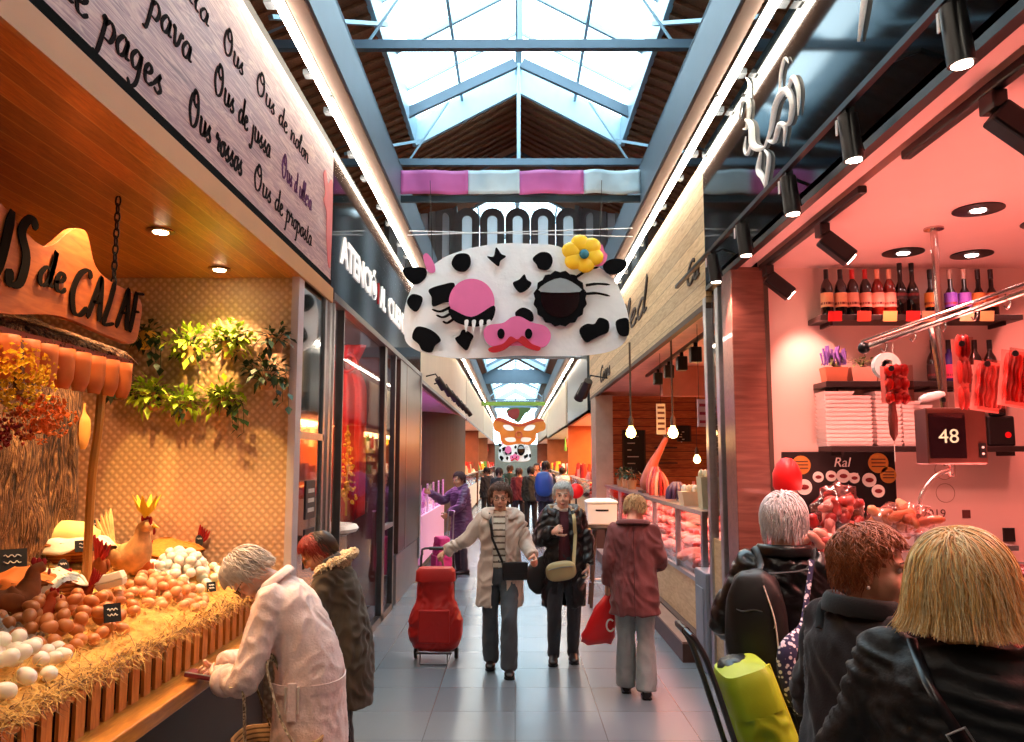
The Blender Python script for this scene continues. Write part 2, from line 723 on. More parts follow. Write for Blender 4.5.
for q, (y0, y1) in enumerate(SEG):
    sk = thing('skylight', ['pitched glass skylight nearest over the aisle, between the grey beams', 'second pitched skylight, seen under the big cow mask', 'third skylight farthest down the hall'][q], 'skylight', (XC, y0, ZS), group='skylights along the roof ridge')
    bays = 4 if q == 0 else 6
    for sx in (-1, 1):
        up = .45  # upstand
        for k in range(bays):
            a0, a1 = y0 + (y1 - y0) * k / bays, y0 + (y1 - y0) * (k + 1) / bays
            mb = MB()
            mb.loft([[V((XC, y, ZR + up)), V((XC + sx * SK, y, ZS + up)), V((XC + sx * SK, y, ZS + up + .01)), V((XC, y, ZR + up + .01))] for y in (a0, a1)])
            mb.build('glass_pane', m_sky, sk, smooth=0)
            mb = MB()
            mb.bar((XC, a1, ZR + up), (XC + sx * SK, a1, ZS + up), .07, .12)
            mb.build('glazing_bar', m_frame, sk, smooth=0)
            mb = MB()
            mb.bar((XC, (a0 + a1) / 2, ZR + up), (XC + sx * SK, (a0 + a1) / 2, ZS + up), .035, .05)
            mb.build('glazing_bar', m_frame, sk, smooth=0)
        MB().bb(XC + sx * (SK - .02), XC + sx * (SK + .06), y0, y1, ZS - .05, ZS + up + .05).build('side_curb', m_frame, sk, smooth=0)
        MB().bar((XC + sx * SK * .55, y0, ZS + up + .5 - .05), (XC + sx * SK * .55, y1, ZS + up + .5 - .05), .05, .07).build('purlin', m_frame, sk, smooth=0)
    MB().bb(XC - .06, XC + .06, y0, y1, ZR + up - .14, ZR + up).build('ridge_bar', m_frame, sk, smooth=0)
    for y in (y0, y1):
        mb = MB()
        mb.loft([[V((XC - SK, y + d, ZS - .05)), V((XC, y + d, ZR - .05)), V((XC, y + d, ZR + up)), V((XC - SK, y + d, ZS + up))] for d in (-.05, .05)])
        mb.loft([[V((XC, y + d, ZR - .05)), V((XC + SK, y + d, ZS - .05)), V((XC + SK, y + d, ZS + up)), V((XC, y + d, ZR + up))] for d in (-.05, .05)])
        mb.build('end_curb', m_frame, sk, smooth=0)

for k, y in enumerate((9.95, 14.1, 38, 72)):
    tr = thing('roof_truss', ['steel roof truss nearest the camera, crossing the skylight', 'steel roof truss just above the pink and white banner', 'steel roof truss under the second skylight', 'steel roof truss farthest down the hall'][k], 'truss', (XC, y, 7.2), group='roof trusses')
    MB().bar((-7, y, 7.2), (7, y, 7.2), .1, .12).build('tie_beam', m_beam, tr, smooth=0)
    MB().cyl((XC, y, 7.2), (XC, y, ZR), .035, n=8).build('king_rod', m_frame, tr)
    for sx in (-1, 1):
        MB().cyl((XC + sx * 2.0, y, 7.24), (XC + sx * 1.3, y, 8.35), .02, n=6).build('brace_rod', m_frame, tr)
        MB().bar((XC + sx * 2.9, y - 1.2, 6.9), (XC + sx * 1.9, y + .8, 7.95), .07, .05).build('knee_strut', m_frame, tr, smooth=0)

# ---- arched screen wall closing the first hall
m_arch = mat('grey_arch_moulding', '8f8b87', .6, 0, .1)
m_ahead = mat('hall_arch_wall', 'b9b6b2', .7, 0, .08)
m_apane = NT('frosted_white_glazing')
tl_ = m_apane.n('ShaderNodeBsdfTranslucent')
tl_.inputs[0].default_value = (.95, .95, .95, 1)
df_ = m_apane.n('ShaderNodeBsdfDiffuse')
df_.inputs[0].default_value = (.85, .85, .86, 1)
mx_ = m_apane.n('ShaderNodeMixShader')
mx_.inputs[0].default_value = .4
m_apane.l(tl_.outputs[0], mx_.inputs[1])
m_apane.l(df_.outputs[0], mx_.inputs[2])
m_apane.l(mx_.outputs[0], m_apane.t.nodes['Material Output'].inputs['Surface'])
m_apane = m_apane.m
scr = thing('arched_screen', 'grey screen of tall round-headed windows high behind the big cow mask', 'window screen', (XC, 20, 4.6))


def facet(p0, p1, n, first):
    p0, p1 = V(p0), V(p1)
    d = (p1 - p0)
    L = d.length
    d.normalize()
    nrm = V((d.y, -d.x, 0))
    m = M.Translation(p0) @ M((d, V((0, 0, 1)), nrm)).transposed().to_4x4()
    pw = L / n
    for i in range(n):
        cx = (i + .5) * pw
        r0, r1 = pw * .49, pw * .2
        zt = 3.3
        arc = lambda r, z0: [(cx - r, z0)] + [(cx - r * math.cos(a), zt + r * math.sin(a)) for a in [PI * k / 12 for k in range(13)]] + [(cx + r, z0)]
        o, q = arc(r0, 0), arc(r1, 0)
        mb = MB(m)
        for a in range(len(o) - 1):
            mb.loft([[V((*o[a], z)), V((*o[a + 1], z)), V((*q[a + 1], z)), V((*q[a], z))] for z in (0, .1)])
        fr = mb.build('arch_frame', m_arch, scr, smooth=0)
        mb = MB(m)
        mb.prism(q, M.Translation((0, 0, .03)), .01)
        mb.build('arch_pane', m_apane, fr, smooth=0)
    mb = MB(m)
    mb.prism([(0, 3.95), (L, 3.95), (L, 4.12), (0, 4.12)], M.Identity(4), .12)
    mb.build('top_rail', m_beam, scr, smooth=0)
    MB(m).prism([(-.07, 0), (.07, 0), (.07, 4.1), (-.07, 4.1)], M.Translation((0, 0, -.05)), .2).build('post', m_arch, scr, smooth=0)


facet((XC - 1.62, 20, 4.6), (XC + 1.62, 20, 4.6), 5, 0)
facet((XC - 3.1, 18.6, 4.6), (XC - 1.62, 20, 4.6), 3, 0)
facet((XC + 1.62, 20, 4.6), (XC + 3.1, 18.6, 4.6), 3, 0)
MB().bb(XC - 3.2, XC + 3.2, 19.8, 20.2, 4.35, 4.6).build('sill_beam', m_beam, scr, smooth=0)

# cross girders closing each hall
for k, (y, z0, z1) in enumerate(((56.4, 7.2, 8.2), (86.5, 7.4, 8.2))):
    st(MB().bb(-9, 9, y, y + .4, z0, z1).build('trim_cross_girder', m_beam, smooth=0))
st(MB().bb(-9, 9, 88, 88.1, 0, 3.4).build('wall_end', mat('far_wall_cream', 'cdb9a0', .7), smooth=0))
st(MB().bb(-9, -2.6, 88, 88.1, 3.4, 9).build('wall_end_upper_left', mat('far_wall_cream', 'cdb9a0'), smooth=0))
st(MB().bb(2.7, 9, 88, 88.1, 3.4, 9).build('wall_end_upper_right', mat('far_wall_cream', 'cdb9a0'), smooth=0))
w1 = st(MB().bb(-2.6, 2.7, 88.03, 88.05, 3.4, 9.3).build('window_1', m_sky, smooth=0))
mb = MB()
for x in (-2.6, -1.3, 0.05, 1.4, 2.7):
    mb.bb(x - .05, x + .05, 87.98, 88.08, 3.4, 8.6)
for z in (3.4, 5.2, 7.0):
    mb.bb(-2.6, 2.7, 87.98, 88.08, z, z + .1)
mb.build('window_frame', m_frame, w1, smooth=0)

# ---- long beams over both shop fronts, LED tubes under them
for side, xi, xo in (('left', -1.24, -1.44), ('right', 1.36, 1.56)):
    s_ = -1 if side == 'left' else 1
    mb = MB()
    mb.bb(xi, xi - s_ * -.02, -1, 56, 4.55, 4.98)
    mb.bb(xi, xo + s_ * .1, -1, 56, 4.96, 4.99)
    mb.bb(xi + s_ * .02, xi + s_ * .03, -1, 56, 4.55, 4.6)
    st(mb.build('trim_long_beam_' + side, m_beam, smooth=0))
    st(MB().bb(xi + s_ * .02, xi + s_ * .13, -1, 56, 4.53, 4.56).build('trim_beam_soffit_' + side, mat('rust_brown_steel', '5a3d2c', .6), smooth=0))
XT = {-1: -1.41, 1: 1.55}
k = 0
for s_ in (-1, 1):
    y = -1.82
    while y < 54:
        L = 1.5 if y < 14 else 4.5
        tb = thing('tube_light', 'white fluorescent strip, one of the unbroken row over the %s shop signs' % ('left-hand' if s_ < 0 else 'right-hand'), 'strip light', (XT[s_], y, 4.52), group='strip lights over the %s shop signs' % ('left' if s_ < 0 else 'right'))
        MB().cyl((XT[s_], y, 4.5), (XT[s_], y + L, 4.5), .022, n=8).build('tube', m_tube, tb)
        mb = MB()
        mb.bb(XT[s_] - .03, XT[s_] + .03, y + .02, y + L - .02, 4.53, 4.56)
        mb.build('batten', m_steel, tb, smooth=0)
        for d in (.3, L - .3):
            MB().bb(min(XT[s_], XT[s_] + s_ * .1), max(XT[s_], XT[s_] + s_ * .1), y + d - .04, y + d + .04, 4.53, 4.57).build('bracket', mat('grey_bracket', '8b9097', .4, .5), tb, smooth=0)
        y += L + .02
        k += 1
# ================================================================ LEFT: egg stall
XL = -1.5
m_soffit = wood('honey_soffit_boards', '9a531c', 'c27730', (6, .6, 6), .35, boards=(0, .1), bw=.006, bcol='c89050')
m_trim = mat('varnished_trim', 'b98148', .5, 0, .08, 3)
st(MB().bb(-4.3, XL, -1, 5.5, 3.07, 3.12).build('ceiling_egg_stall', m_soffit, smooth=0))
st(MB().bb(XL, XL + .02, -1, 6.4, 3.07, 3.19).build('trim_egg_stall_soffit', m_trim, smooth=0))
st(MB().bb(-4.35, -4.3, -1, 5.5, 0, 3.1).build('wall_egg_stall_back', mat('dark_brown_wall', '2a170e', .8), smooth=0))
# quilted end wall
t = NT('beige_quilted_wall')
hs = []
for a in (.785, -.785):
    co = t.coord((1, 1, 1), (0, a, 0))
    wv = t.n('ShaderNodeTexWave', wave_type='BANDS', bands_direction='X', wave_profile='SIN')
    wv.inputs['Scale'].default_value = 7.5
    wv.inputs['Distortion'].default_value = .25
    t.l(co, wv.inputs['Vector'])
    hs.append(wv.outputs['Fac'])
mm = t.n('ShaderNodeMath', operation='MULTIPLY')
t.l(hs[0], mm.inputs[0])
t.l(hs[1], mm.inputs[1])
t.l(t.ramp(mm.outputs[0], [(0, hexc('b8957a')), (.6, hexc('d3b294'))]), t.b.inputs['Base Color'])
t.b.inputs['Roughness'].default_value = .42
t.bump(mm.outputs[0], .45, .012)
st(MB().bb(-4.3, XL - .05, 5.5, 5.56, 0, 3.07).build('wall_egg_stall_end', t.m, smooth=0))
st(MB().bb(XL - .05, XL + .0, 5.46, 5.6, 0, 3.07).build('trim_egg_stall_corner', mat('pale_lilac_grey_trim', 'b9aeb0', .5), smooth=0))

# ---- the long egg sign
sg = thing('shop_sign', 'long pinkish wood-grain sign with black handwriting above the egg stall', 'sign', (XL, 2.8, 3.25))
t = NT('printed_pink_wood')
co = t.coord((9, .45, 9))
wv = t.n('ShaderNodeTexNoise')
wv.inputs['Scale'].default_value = 2.4
wv.inputs['Detail'].default_value = 5
wv.inputs['Distortion'].default_value = 2.5
t.l(co, wv.inputs['Vector'])
c1 = t.ramp(wv.outputs['Fac'], [(.3, hexc('6e484e')), (.42, hexc('9c7074')), (.5, hexc('c29a8e')), (.56, hexc('8c626a')), (.7, hexc('b08684'))])
t.l(c1, t.b.inputs['Base Color'])
t.b.inputs['Roughness'].default_value = .4
t.bump(wv.outputs['Fac'], .15, .004)
MB().bb(XL - .05, XL, -1, 6.38, 3.25, 4.32).build('board', t.m, sg, smooth=0)
MB().bb(XL - .05, XL + .005, -1, 6.38, 3.19, 3.25).build('edge_strip', mat('matt_black_edge', '0a0a0b', .95, spec=.05), sg, smooth=0)
m_ink = mat('black_brown_ink', '140e10', .95, spec=.05)
m_inkv = mat('violet_ink', '5a3458', .95, spec=.05)
rows = [('Ous de pages', 3.33, 1.95, 3.24, .17, m_ink), ('Ous rossos', 3.345, 3.5, 4.24, .17, m_ink), ('Ous de proposta', 3.36, 4.42, 5.75, .15, m_ink),
        ('Ous de pava', 3.62, 2.3, 3.52, .165, m_ink), ('Ous de jussa', 3.63, 3.78, 4.72, .16, m_ink), ('Ous d ullera', 3.62, 4.95, 5.72, .15, m_inkv),
        ('Ous de guatlla', 3.9, 2.2, 3.7, .14, m_ink), ('Ous', 3.9, 3.88, 4.2, .14, m_ink), ('Ous de colom', 3.93, 4.4, 5.6, .14, m_ink)]
for body, z, y0, y1, s_, mm_ in rows:
    script('lettering', body, s_, mm_, face_right_of_left_wall(XL, y0, z), sg, w=.12, width=(y1 - y0), ext=.003)
# pink hen outline at the sign's far end
hen = cr([(6.05, 4.02), (6.12, 4.08), (6.2, 4.0), (6.36, 4.05), (6.36, 3.42), (6.28, 3.36), (6.2, 3.55), (6.18, 3.75), (6.08, 3.82), (6.12, 3.9)], 4, True)
MB().prism([(p.x, p.y) for p in hen], face_right_of_left_wall(XL, 0, 0), .004).build('hen_picture', mat('coral_print', 'cf5a58', .5), sg, smooth=0)
st(MB().bb(XL - .12, XL - .07, -1, 56, 3.2, 4.5).build('wall_left_fascia', mat('fascia_back', '2c2a28', .7), smooth=0))
st(MB().bb(-4.4, XL - .1, -1, 56, 4.2, 4.3).build('ceiling_left_stall_tops', mat('fascia_back', '2c2a28', .7), smooth=0))

# ---- recessed ceiling spots
def downlight(x, y, z, r, ring, label, group, col, energy, spot=75, es=30, tilt=(0, 0, 0), cname='ffe2b0', lr=.6):
    d = thing('recessed_spotlight', label, 'spotlight', (x, y, z), group=group)
    MB().lathe([(r * lr, 0), (r, -.002), (r, -.008), (r * (lr + .02), -.012), (r * lr, -.004)], M.Translation((x, y, z)), 24).build('trim_ring', ring, d)
    MB().lathe([(.0, -.006), (r * (lr - .05), -.006), (r * (lr - .1), -.016), (0, -.018)], M.Translation((x, y, z)), 16).build('lens', mat('glowing_lens_' + cname, 'ffffff', var=0, emit=cname, es=es), d)
    lamp('spot_beam', 'SPOT', (x, y, z - .04), energy, col, .05, (tilt[0], tilt[1], 0), spot, .7)
    return d


WARM = 'ff9a3c'
for y, e, lb in ((2.4, 120, 'bare lamp added over the near end of the egg counter'), (3.4, 130, 'bare lamp added to light the hanging name board'), (4.33, 130, 'round recessed spot in slatted wooden ceiling, right of the chain'), (5.22, 85, 'round recessed spot in slatted wooden ceiling nearest the quilted wall')):
    if y > 4:
        downlight(-1.97, y, 3.07, .075, mat('bronze_ring', '8a5a2c', .3, .8), lb, 'recessed spots in the egg stall ceiling', 'ffc68c', e * 1.6, 100, 40)
    else:
        lamp('spot_beam', 'SPOT', (-1.8, y, 3.05), e * .5, 'ffc890', .05, (0, 0, 0), 100, .7)  # no fitting: lamps added to light the name board from the aisle side
for y in (1.5, 3.0, 4.5):
    lamp('spot_beam', 'SPOT', (-3.0, y, 3.02), 65, 'ffac68', .08, (0, 0, 0), 120, .8)  # warm lamps added deeper in the stall, without fittings
# narrow accent beams grazing the quilted wall
for x, tx, tz, e in ((-2.0, -2.1, 2.35, 110), (-2.2, -2.55, 1.7, 70), (-1.75, -1.75, 1.7, 60), (-2.0, -2.2, 1.75, 60)):
    lamp('accent_beam', 'SPOT', (x, 4.3, 3.03), e, 'ffd070', .015, None, 17, .4, to=(tx, 5.5, tz))

# ---- counter
m_slat = wood('orange_pine', 'b4682a', 'd98c42', (8, 8, 1.2), .5, grain=6)
m_rail = wood('golden_rail', 'a55f1d', 'd18a33', (5, .8, 5), .35, grain=8, coat=.4)
ct = thing('display_counter', 'long wooden egg counter fronted by upright slats on a golden rail', 'counter', (-2.3, 2.6, 0))
MB().bb(-2.9, XL - .12, -.4, 5.35, 0, .72).build('base_cabinet', mat('dark_counter_base', '3a281c', .5, 0, .2, 4), ct, bevel=.01)
MB().bb(XL - .16, XL + .04, -.4, 5.3, .72, .79).build('rail', m_rail, ct, smooth=0, bevel=.008)
MB().bb(-2.95, XL - .16, -.4, 5.35, .72, .8).build('shelf_board', m_slat, ct, smooth=0)
MB().bb(XL - .13, XL - .115, -.4, 5.3, .8, .93).build('inner_board', mat('painted_gap_shade', '2a140a', .9), ct, smooth=0)  # dark colour stands for the shade in the gaps between slats
y = -.3
while y < 5.25:
    MB().box((XL - .1, y, .885), (.014, .066, .19), M.Rotation(R.uniform(-.02, .02), 4, 'X')).build('slat', m_slat, ct, smooth=0)
    y += .108
MB().bb(XL - .13, XL - .1, -.4, 5.3, .93, .95).build('top_batten', m_slat, ct, smooth=0)
MB().loft([[V((XL - .13, y, .8)), V((XL - .13, y, .955)), V((-2.9, y, 1.3)), V((-2.9, y, .8))] for y in (-.4, 5.35)]).build('sloping_shelf', m_brown, ct, smooth=0)


def sz(x, y):
    s = .985 + (XL - .12 - x) * .29
    return s + .025 * math.sin(y * 5.1) * math.sin(x * 6) + .012 * noise.noise(V((x * 9, y * 9, 0)))


mb = MB()
mb.sheet(lambda u, v: V((XL - .1 - u * 1.3, -.3 + v * 5.6, (sz(XL - .1 - u * 1.3, -.3 + v * 5.6) + .012 * noise.noise(V((u * 40, v * 160, 3)))) - (.05 if u == 0 else 0))), 50, 200)
tag(mb.build('straw_bed', m_straw, smooth=180), 'bed of yellow straw covering the egg counter', 'straw', kind='stuff')
mb = MB()
for i in range(15000):
    y = R.uniform(1.6, 5.3)
    x = XL - .08 - abs(R.gauss(0, .55))
    edge = R.random() < .3
    if edge:
        x = XL - .1 + R.uniform(-.06, .03)
    if x < -2.75:
        continue
    z = (sz(x, y) if not edge else .975) + R.uniform(-.01, .03)
    L = R.uniform(.04, .11)
    a = R.uniform(0, 2 * PI)
    d = V((math.cos(a), math.sin(a), R.uniform(-.5, .4) if not edge else R.uniform(-.65, .5))) * L
    p = V((x, y, z))
    q = p + d / 2 + V((R.uniform(-.01, .01), R.uniform(-.01, .01), .008))
    wv_ = V((-math.sin(a), math.cos(a), 0)) * R.uniform(.0012, .0022)
    mb.k = 1 if (edge and R.random() < .5) else 0
    mb.add([p - wv_, p + wv_, q + wv_, q - wv_, p + d], [(0, 1, 2, 3), (3, 2, 4)])
tag(mb.build('loose_straw', [m_straw, m_straw2], smooth=0), 'loose straw stalks spilling over the counter edge', 'straw', kind='stuff')

# ---- eggs
m_wegg = mat('white_eggshell', 'f3ede0', .45, 0, .04, sss=.2)
m_begg = mat('brown_eggshell', 'c67a45', .4, 0, .18, 8)
m_pegg = mat('pale_brown_eggshell', 'd9996a', .4, 0, .14, 8)


def egg_mesh(m, name):
    mb = MB()
    mb.ell((0, 0, 0), (.0225, .0225, .029), nu=14, nv=10, fn=lambda p: V((p.x * (1 - .14 * p.z), p.y * (1 - .14 * p.z), p.z)))
    return mb.build(name, m, None, smooth=180)


eggs = {}


def pile(cx, cy, rx, ry, n, mt, colour, where, layers=2, s=1.):
    lab = '%s egg in the pile %s' % (colour, where)
    cnt = 0
    for L in range(layers):
        pts = []
        k = max(.4, 1 - .38 * L)
        tries = 0
        want = n if L == 0 else int(n * .45)
        while len(pts) < want and tries < 4000:
            tries += 1
            a, r = R.uniform(0, 2 * PI), math.sqrt(R.random())
            x, y = cx + rx * k * r * math.cos(a), cy + ry * k * r * math.sin(a)
            if all((x - p[0]) ** 2 + (y - p[1]) ** 2 > (.047 * s) ** 2 for p in pts):
                pts.append((x, y))
        for x, y in pts:
            dd = max(0, 1 - ((x - cx) / rx) ** 2 - ((y - cy) / ry) ** 2)
            z = sz(x, y) + .02 * s + L * .036 * s + dd * .03
            if mt.name not in eggs:
                e = egg_mesh(mt, 'egg')
                eggs[mt.name] = e
            else:
                e = eggs[mt.name].copy()
                COL.objects.link(e)
            e.location = (x, y, z)
            e.scale = (s,) * 3
            e.rotation_euler = (R.uniform(.9, 2.2), R.uniform(-.3, .3), R.uniform(0, 6))
            tag(e, lab, 'egg', lab.replace('egg in', 'eggs in'))
            cnt += 1


pile(-1.84, 2.72, .2, .6, 52, m_wegg, 'white', 'at the near end of the counter', 2, 1.25)
pile(-1.95, 3.58, .2, .45, 46, m_begg, 'brown', 'beside the near white eggs', 2, 1.2)
pile(-1.9, 4.4, .22, .36, 46, m_pegg, 'light brown', 'in front of the far white eggs', 2, 1.15)
pile(-2.0, 4.9, .2, .34, 40, m_wegg, 'white', 'at the far end under the quilted wall', 3, 1.2)
# cardboard egg tray between the piles
tr = thing('egg_tray', 'grey moulded egg tray lying on straw behind the near white eggs', 'egg tray', (-2.06, 3.22, sz(-2.06, 3.22)))
mb = MB()


def trayf(u, v):
    x, y = -2.17 + u * .24, 3.08 + v * .3
    return V((x, y, sz(x, y) + .03 + .016 * math.sin(u * 10 * PI) * math.sin(v * 12 * PI)))


mb.sheet(trayf, 40, 48)
mb.build('cup_sheet', mat('pulp_grey', '9c9184', .9), tr, solid=.003)
# closed carton
cx_, cy_ = -1.98, 4.02
cz_ = sz(cx_, cy_) + .07
ec = thing('egg_carton', 'closed cream egg carton with two openings in its lid', 'egg carton', (cx_, cy_, cz_))
m_cart = mat('cream_pulp', 'e3d6bd', .85, 0, .05, 30, .15, 120)
mm_ = M.Translation((cx_, cy_, cz_)) @ M.Rotation(-.25, 4, 'Y') @ M.Rotation(.35, 4, 'Z')
mb = MB(mm_)
mb.loft([[V((x * a, y * b, z)) for x, y in ((-1, -1), (1, -1), (1, 1), (-1, 1))] for a, b, z in ((.055, .085, 0), (.063, .095, .03))])
mb.build('tray', m_cart, ec, smooth=0, bevel=.004)
mb = MB(mm_)
mb.loft([[V((x * a, y * b, z)) for x, y in ((-1, -1), (1, -1), (1, 1), (-1, 1))] for a, b, z in ((.064, .096, .032), (.056, .086, .07))])
mb.build('lid', m_cart, ec, smooth=0, bevel=.006)
for dy in (-.035, .035):
    MB(mm_).lathe([(0, .07), (.017, .07), (.017, .0715), (0, .0715)], M.Translation((0, dy, 0)) @ M.Diagonal((1, 1.5, 1, 1)), 16).build('lid_opening', mat('painted_opening_shade', '2a2018', .9), ec)  # openings are flat dark discs, their shade is painted


def chalk_card(px, py, X, w, h, label, oval=False, tilt=.3, words=''):
    r = ray(px, py)
    p = V((0, 0, H)) + r * (X / r.x)
    o = thing('chalk_label', label, 'price label', p - V((0, 0, h / 2)))
    m = M.Translation(p) @ M.Rotation(.75, 4, 'Z') @ M.Rotation(PI / 2 - tilt, 4, 'X')
    mb = MB(m)
    poly = [(w / 2 * math.cos(a), h / 2 * math.sin(a)) for a in [2 * PI * k / 24 for k in range(24)]] if oval else [(-w / 2, -h / 2), (w / 2, -h / 2), (w / 2, h / 2), (-w / 2, h / 2)]
    mb.prism(poly, M.Identity(4), .008)
    mb.build('board', mat('slate_black', '18191c', .7), o, smooth=0)
    MB(m).tube([(0, -h / 2 + .01, -.004), (0, -h / 2 - .1, -.004)], .004, 6).build('stake', m_slat, o)
    mb = MB(m @ M.Translation((0, 0, .009)))
    for k in range(2 if not oval else 1):
        yy = h * (.18 - .3 * k)
        mb.tube(cr([(-w * .3 + w * .6 * j / 8, yy + h * .06 * math.sin(j * 2.2 + k), 0) for j in range(9)], 3), .0022, 4)
    mb.build('chalk_writing', m_chalk, o, smooth=0)
    return o


chalk_card(112, 613, -1.78, .07, .08, 'square black chalk label in front of the closed egg carton')
chalk_card(63, 567, -2.25, .05, .08, 'oval black label behind the spotted cloth basket', True)
chalk_card(85, 546, -2.3, .1, .06, 'black chalk label between the yellow loaf bag and the straw hen')
chalk_card(99, 527, -2.55, .1, .09, 'black chalk label at the back by the foot of the bark hut')
chalk_card(199, 541, -2.1, .05, .08, 'oval black label at the far end by the quilted wall', True)
chalk_card(211, 587, -1.78, .05, .055, 'small black label among the far white eggs')
chalk_card(12, 560, -2.35, .12, .1, 'black chalk label at the left behind the spotted cloth basket')

# ---- baskets with cloth
m_wick = stripes('wicker', '8a4a1c', 'b8743a', 2, .018, .4, .7, bump=.8)
m_spot = mat('cream_spotted_cloth', 'f0e6cd', .85, 0, .1, 60)
t = NT('cream_cloth_brown_dots')
co = t.coord((1, 1, 1))
vo = t.n('ShaderNodeTexVoronoi')
vo.inputs['Scale'].default_value = 42
t.l(co, vo.inputs['Vector'])
t.l(t.ramp(vo.outputs['Distance'], [(.22, hexc('b5a05a')), (.3, hexc('f1e8d2'))]), t.b.inputs['Base Color'])
t.b.inputs['Roughness'].default_value = .9
m_dots = t.m


def basket(px, py, X, r, h, label, cloth, fill=None):
    rr = ray(px, py)
    p = V((0, 0, H)) + rr * (X / rr.x)
    p.z = sz(p.x, p.y) - .01
    o = thing('wicker_basket', label, 'basket', p)
    mb = MB(M.Translation(p))
    mb.lathe([(r * .75, 0), (r * .95, h * .5), (r, h), (r * .92, h), (r * .85, h * .5), (r * .65, .01)], None, 28)
    mb.build('bowl', m_wick, o)
    mb = MB(M.Translation(p))
    mb.tube([(r * 1.0 * math.cos(a), r * 1.0 * math.sin(a), h + .004 * math.sin(a * 14)) for a in [2 * PI * k / 60 for k in range(60)]], .012, 6, closed=True)
    mb.build('rim', m_wick, o)

    def cf(u, v):
        a = u * 2 * PI
        q = v
        rad = r * (.2 + 1.0 * q) + r * .08 * math.sin(a * 5 + 1) * q
        z = h + .02 + .05 * (1 - q) ** 2 - max(0, q - .75) * h * (1.6 + 1.2 * math.sin(a * 3)) + .01 * math.sin(a * 7) * q
        return V((rad * math.cos(a), rad * math.sin(a), z))
    mb = MB(M.Translation(p))
    mb.sheet(cf, 48, 14)
    mb.build('cloth_lining', cloth, o, solid=.003, smooth=180)
    if fill:
        mb = MB(M.Translation(p + V((0, 0, h + .03))))
        mb.ell((0, 0, 0), (r * .8, r * .7, .09), fn=lambda q: q * (1 + .12 * noise.noise(q * 2.2)))
        mb.build('filled_bag', fill, o, smooth=180)
    return o


basket(52, 590, -2.2, .13, .09, 'small wicker basket lined with a cream dotted cloth', m_dots)
basket(68, 553, -2.5, .2, .1, 'broad wicker basket heaped with a pale yellow cloth bag', m_spot, mat('pale_yellow_cloth', 'efe08a', .85, 0, .06))
basket(165, 553, -2.3, .2, .07, 'flat far basket of orange straw beside the quilted wall', mat('orange_dried_grass', 'd98a34', .9, 0, .3, 50, .5, 90))
basket(20, 600, -2.3, .15, .08, 'orange-lined basket at the left edge of the egg counter', mat('orange_cloth', 'c96a20', .8))


# ---- decorative straw hens
def hen_(px, py, X, s, label, body, comb, rz=0., flower=False):
    rr = ray(px, py)
    p = V((0, 0, H)) + rr * (X / rr.x)
    p.z = sz(p.x, p.y) + .06 * s
    o = thing('hen_figure', label, 'hen figure', (p.x, p.y, p.z - .06 * s))
    m = M.Translation(p) @ M.Rotation(rz, 4, 'Z') @ M.Diagonal((s, s, s, 1))
    mb = MB(m)
    # body and neck in one skin: loft along a bent spine, beak end forward (+x)
    spine = cr([(-.13, 0, .09), (-.1, 0, .04), (-.03, 0, 0), (.05, 0, .02), (.08, 0, .09), (.09, 0, .14), (.13, 0, .16)], 5)
    rad = [.012, .03, .06, .078, .06, .036, .03, .026]
    rs = []
    for i in range(len(spine)):
        f_ = i / (len(spine) - 1) * (len(rad) - 1)
        a = int(min(f_, len(rad) - 2))
        rs.append(rad[a] + (rad[a + 1] - rad[a]) * (f_ - a))
    mb.tube(spine, rs, 12)
    mb.build('body', body, o, smooth=180)
    MB(m).cyl((.15, 0, .155), (.185, 0, .145), .01, .001, 8).build('beak', mat('beak_yellow', 'e0a020', .5), o)
    mb = MB(m)
    for k in range(3):
        mb.ell((.085 + .022 * k, 0, .185 - .004 * k), (.013, .006, .02), nu=8, nv=6)
    mb.ell((.155, 0, .13), (.008, .005, .016), nu=8, nv=6)
    mb.build('comb', comb, o)
    for sy in (-1, 1):
        MB(m).ell((-.02, sy * .065, .01), (.07, .014, .04), M.Rotation(.2, 4, 'Y'), nu=12, nv=8).build('wing', body, o)
    mb = MB(m)
    for k in range(5):
        a = -.5 + .25 * k
        mb.tube([(-.11, a * .02, .06), (-.16, a * .06, .1 + .02 * k), (-.18, a * .1, .16 + .015 * k)], [.014, .016, .004], 6)
    mb.build('tail', comb if not flower else body, o)
    if flower:
        mb = MB(m)
        for k in range(6):
            a = k * PI / 3
            mb.tube([(.1, 0, .19), (.1 + .03 * math.cos(a), .03 * math.sin(a), .23), (.1 + .06 * math.cos(a), .06 * math.sin(a), .29)], [.01, .02, .003], 6, flat=.4)
        mb.build('yellow_petals', mat('tulip_yellow', 'f4c81c', .5), o)
    return o


m_hb = mat('brown_felt', '8f4a1e', .9, 0, .3, 20, .4)
m_hc = mat('cream_felt', 'd9a66a', .9, 0, .3, 20, .4)
m_hr = mat('red_felt', 'a3161c', .8)
hen_(127, 565, -2.2, 1.25, 'straw hen figure crowned with yellow petals, wearing a cream scarf', m_hc, m_hr, -.4, True)
hen_(95, 575, -2.25, .85, 'small dark brown hen figure behind the closed egg carton', m_hb, m_hr, 2.2)
hen_(143, 582, -2.12, .7, 'little orange hen figure standing above the light brown eggs', mat('orange_felt', 'c8601c', .9), m_hr, -1.2)
hen_(190, 556, -2.2, .8, 'orange hen figure with dark crest beside the far basket', mat('orange_felt', 'c8601c', .9), m_hr, 2.6)
hen_(12, 590, -2.15, .9, 'brown hen figure at the left edge near the dotted basket', m_hb, m_hr, .8)
hen_(38, 612, -2.05, .55, 'reddish hen figure crouching behind the brown eggs', mat('rust_felt', 'b8481c', .9), m_hr, .3)
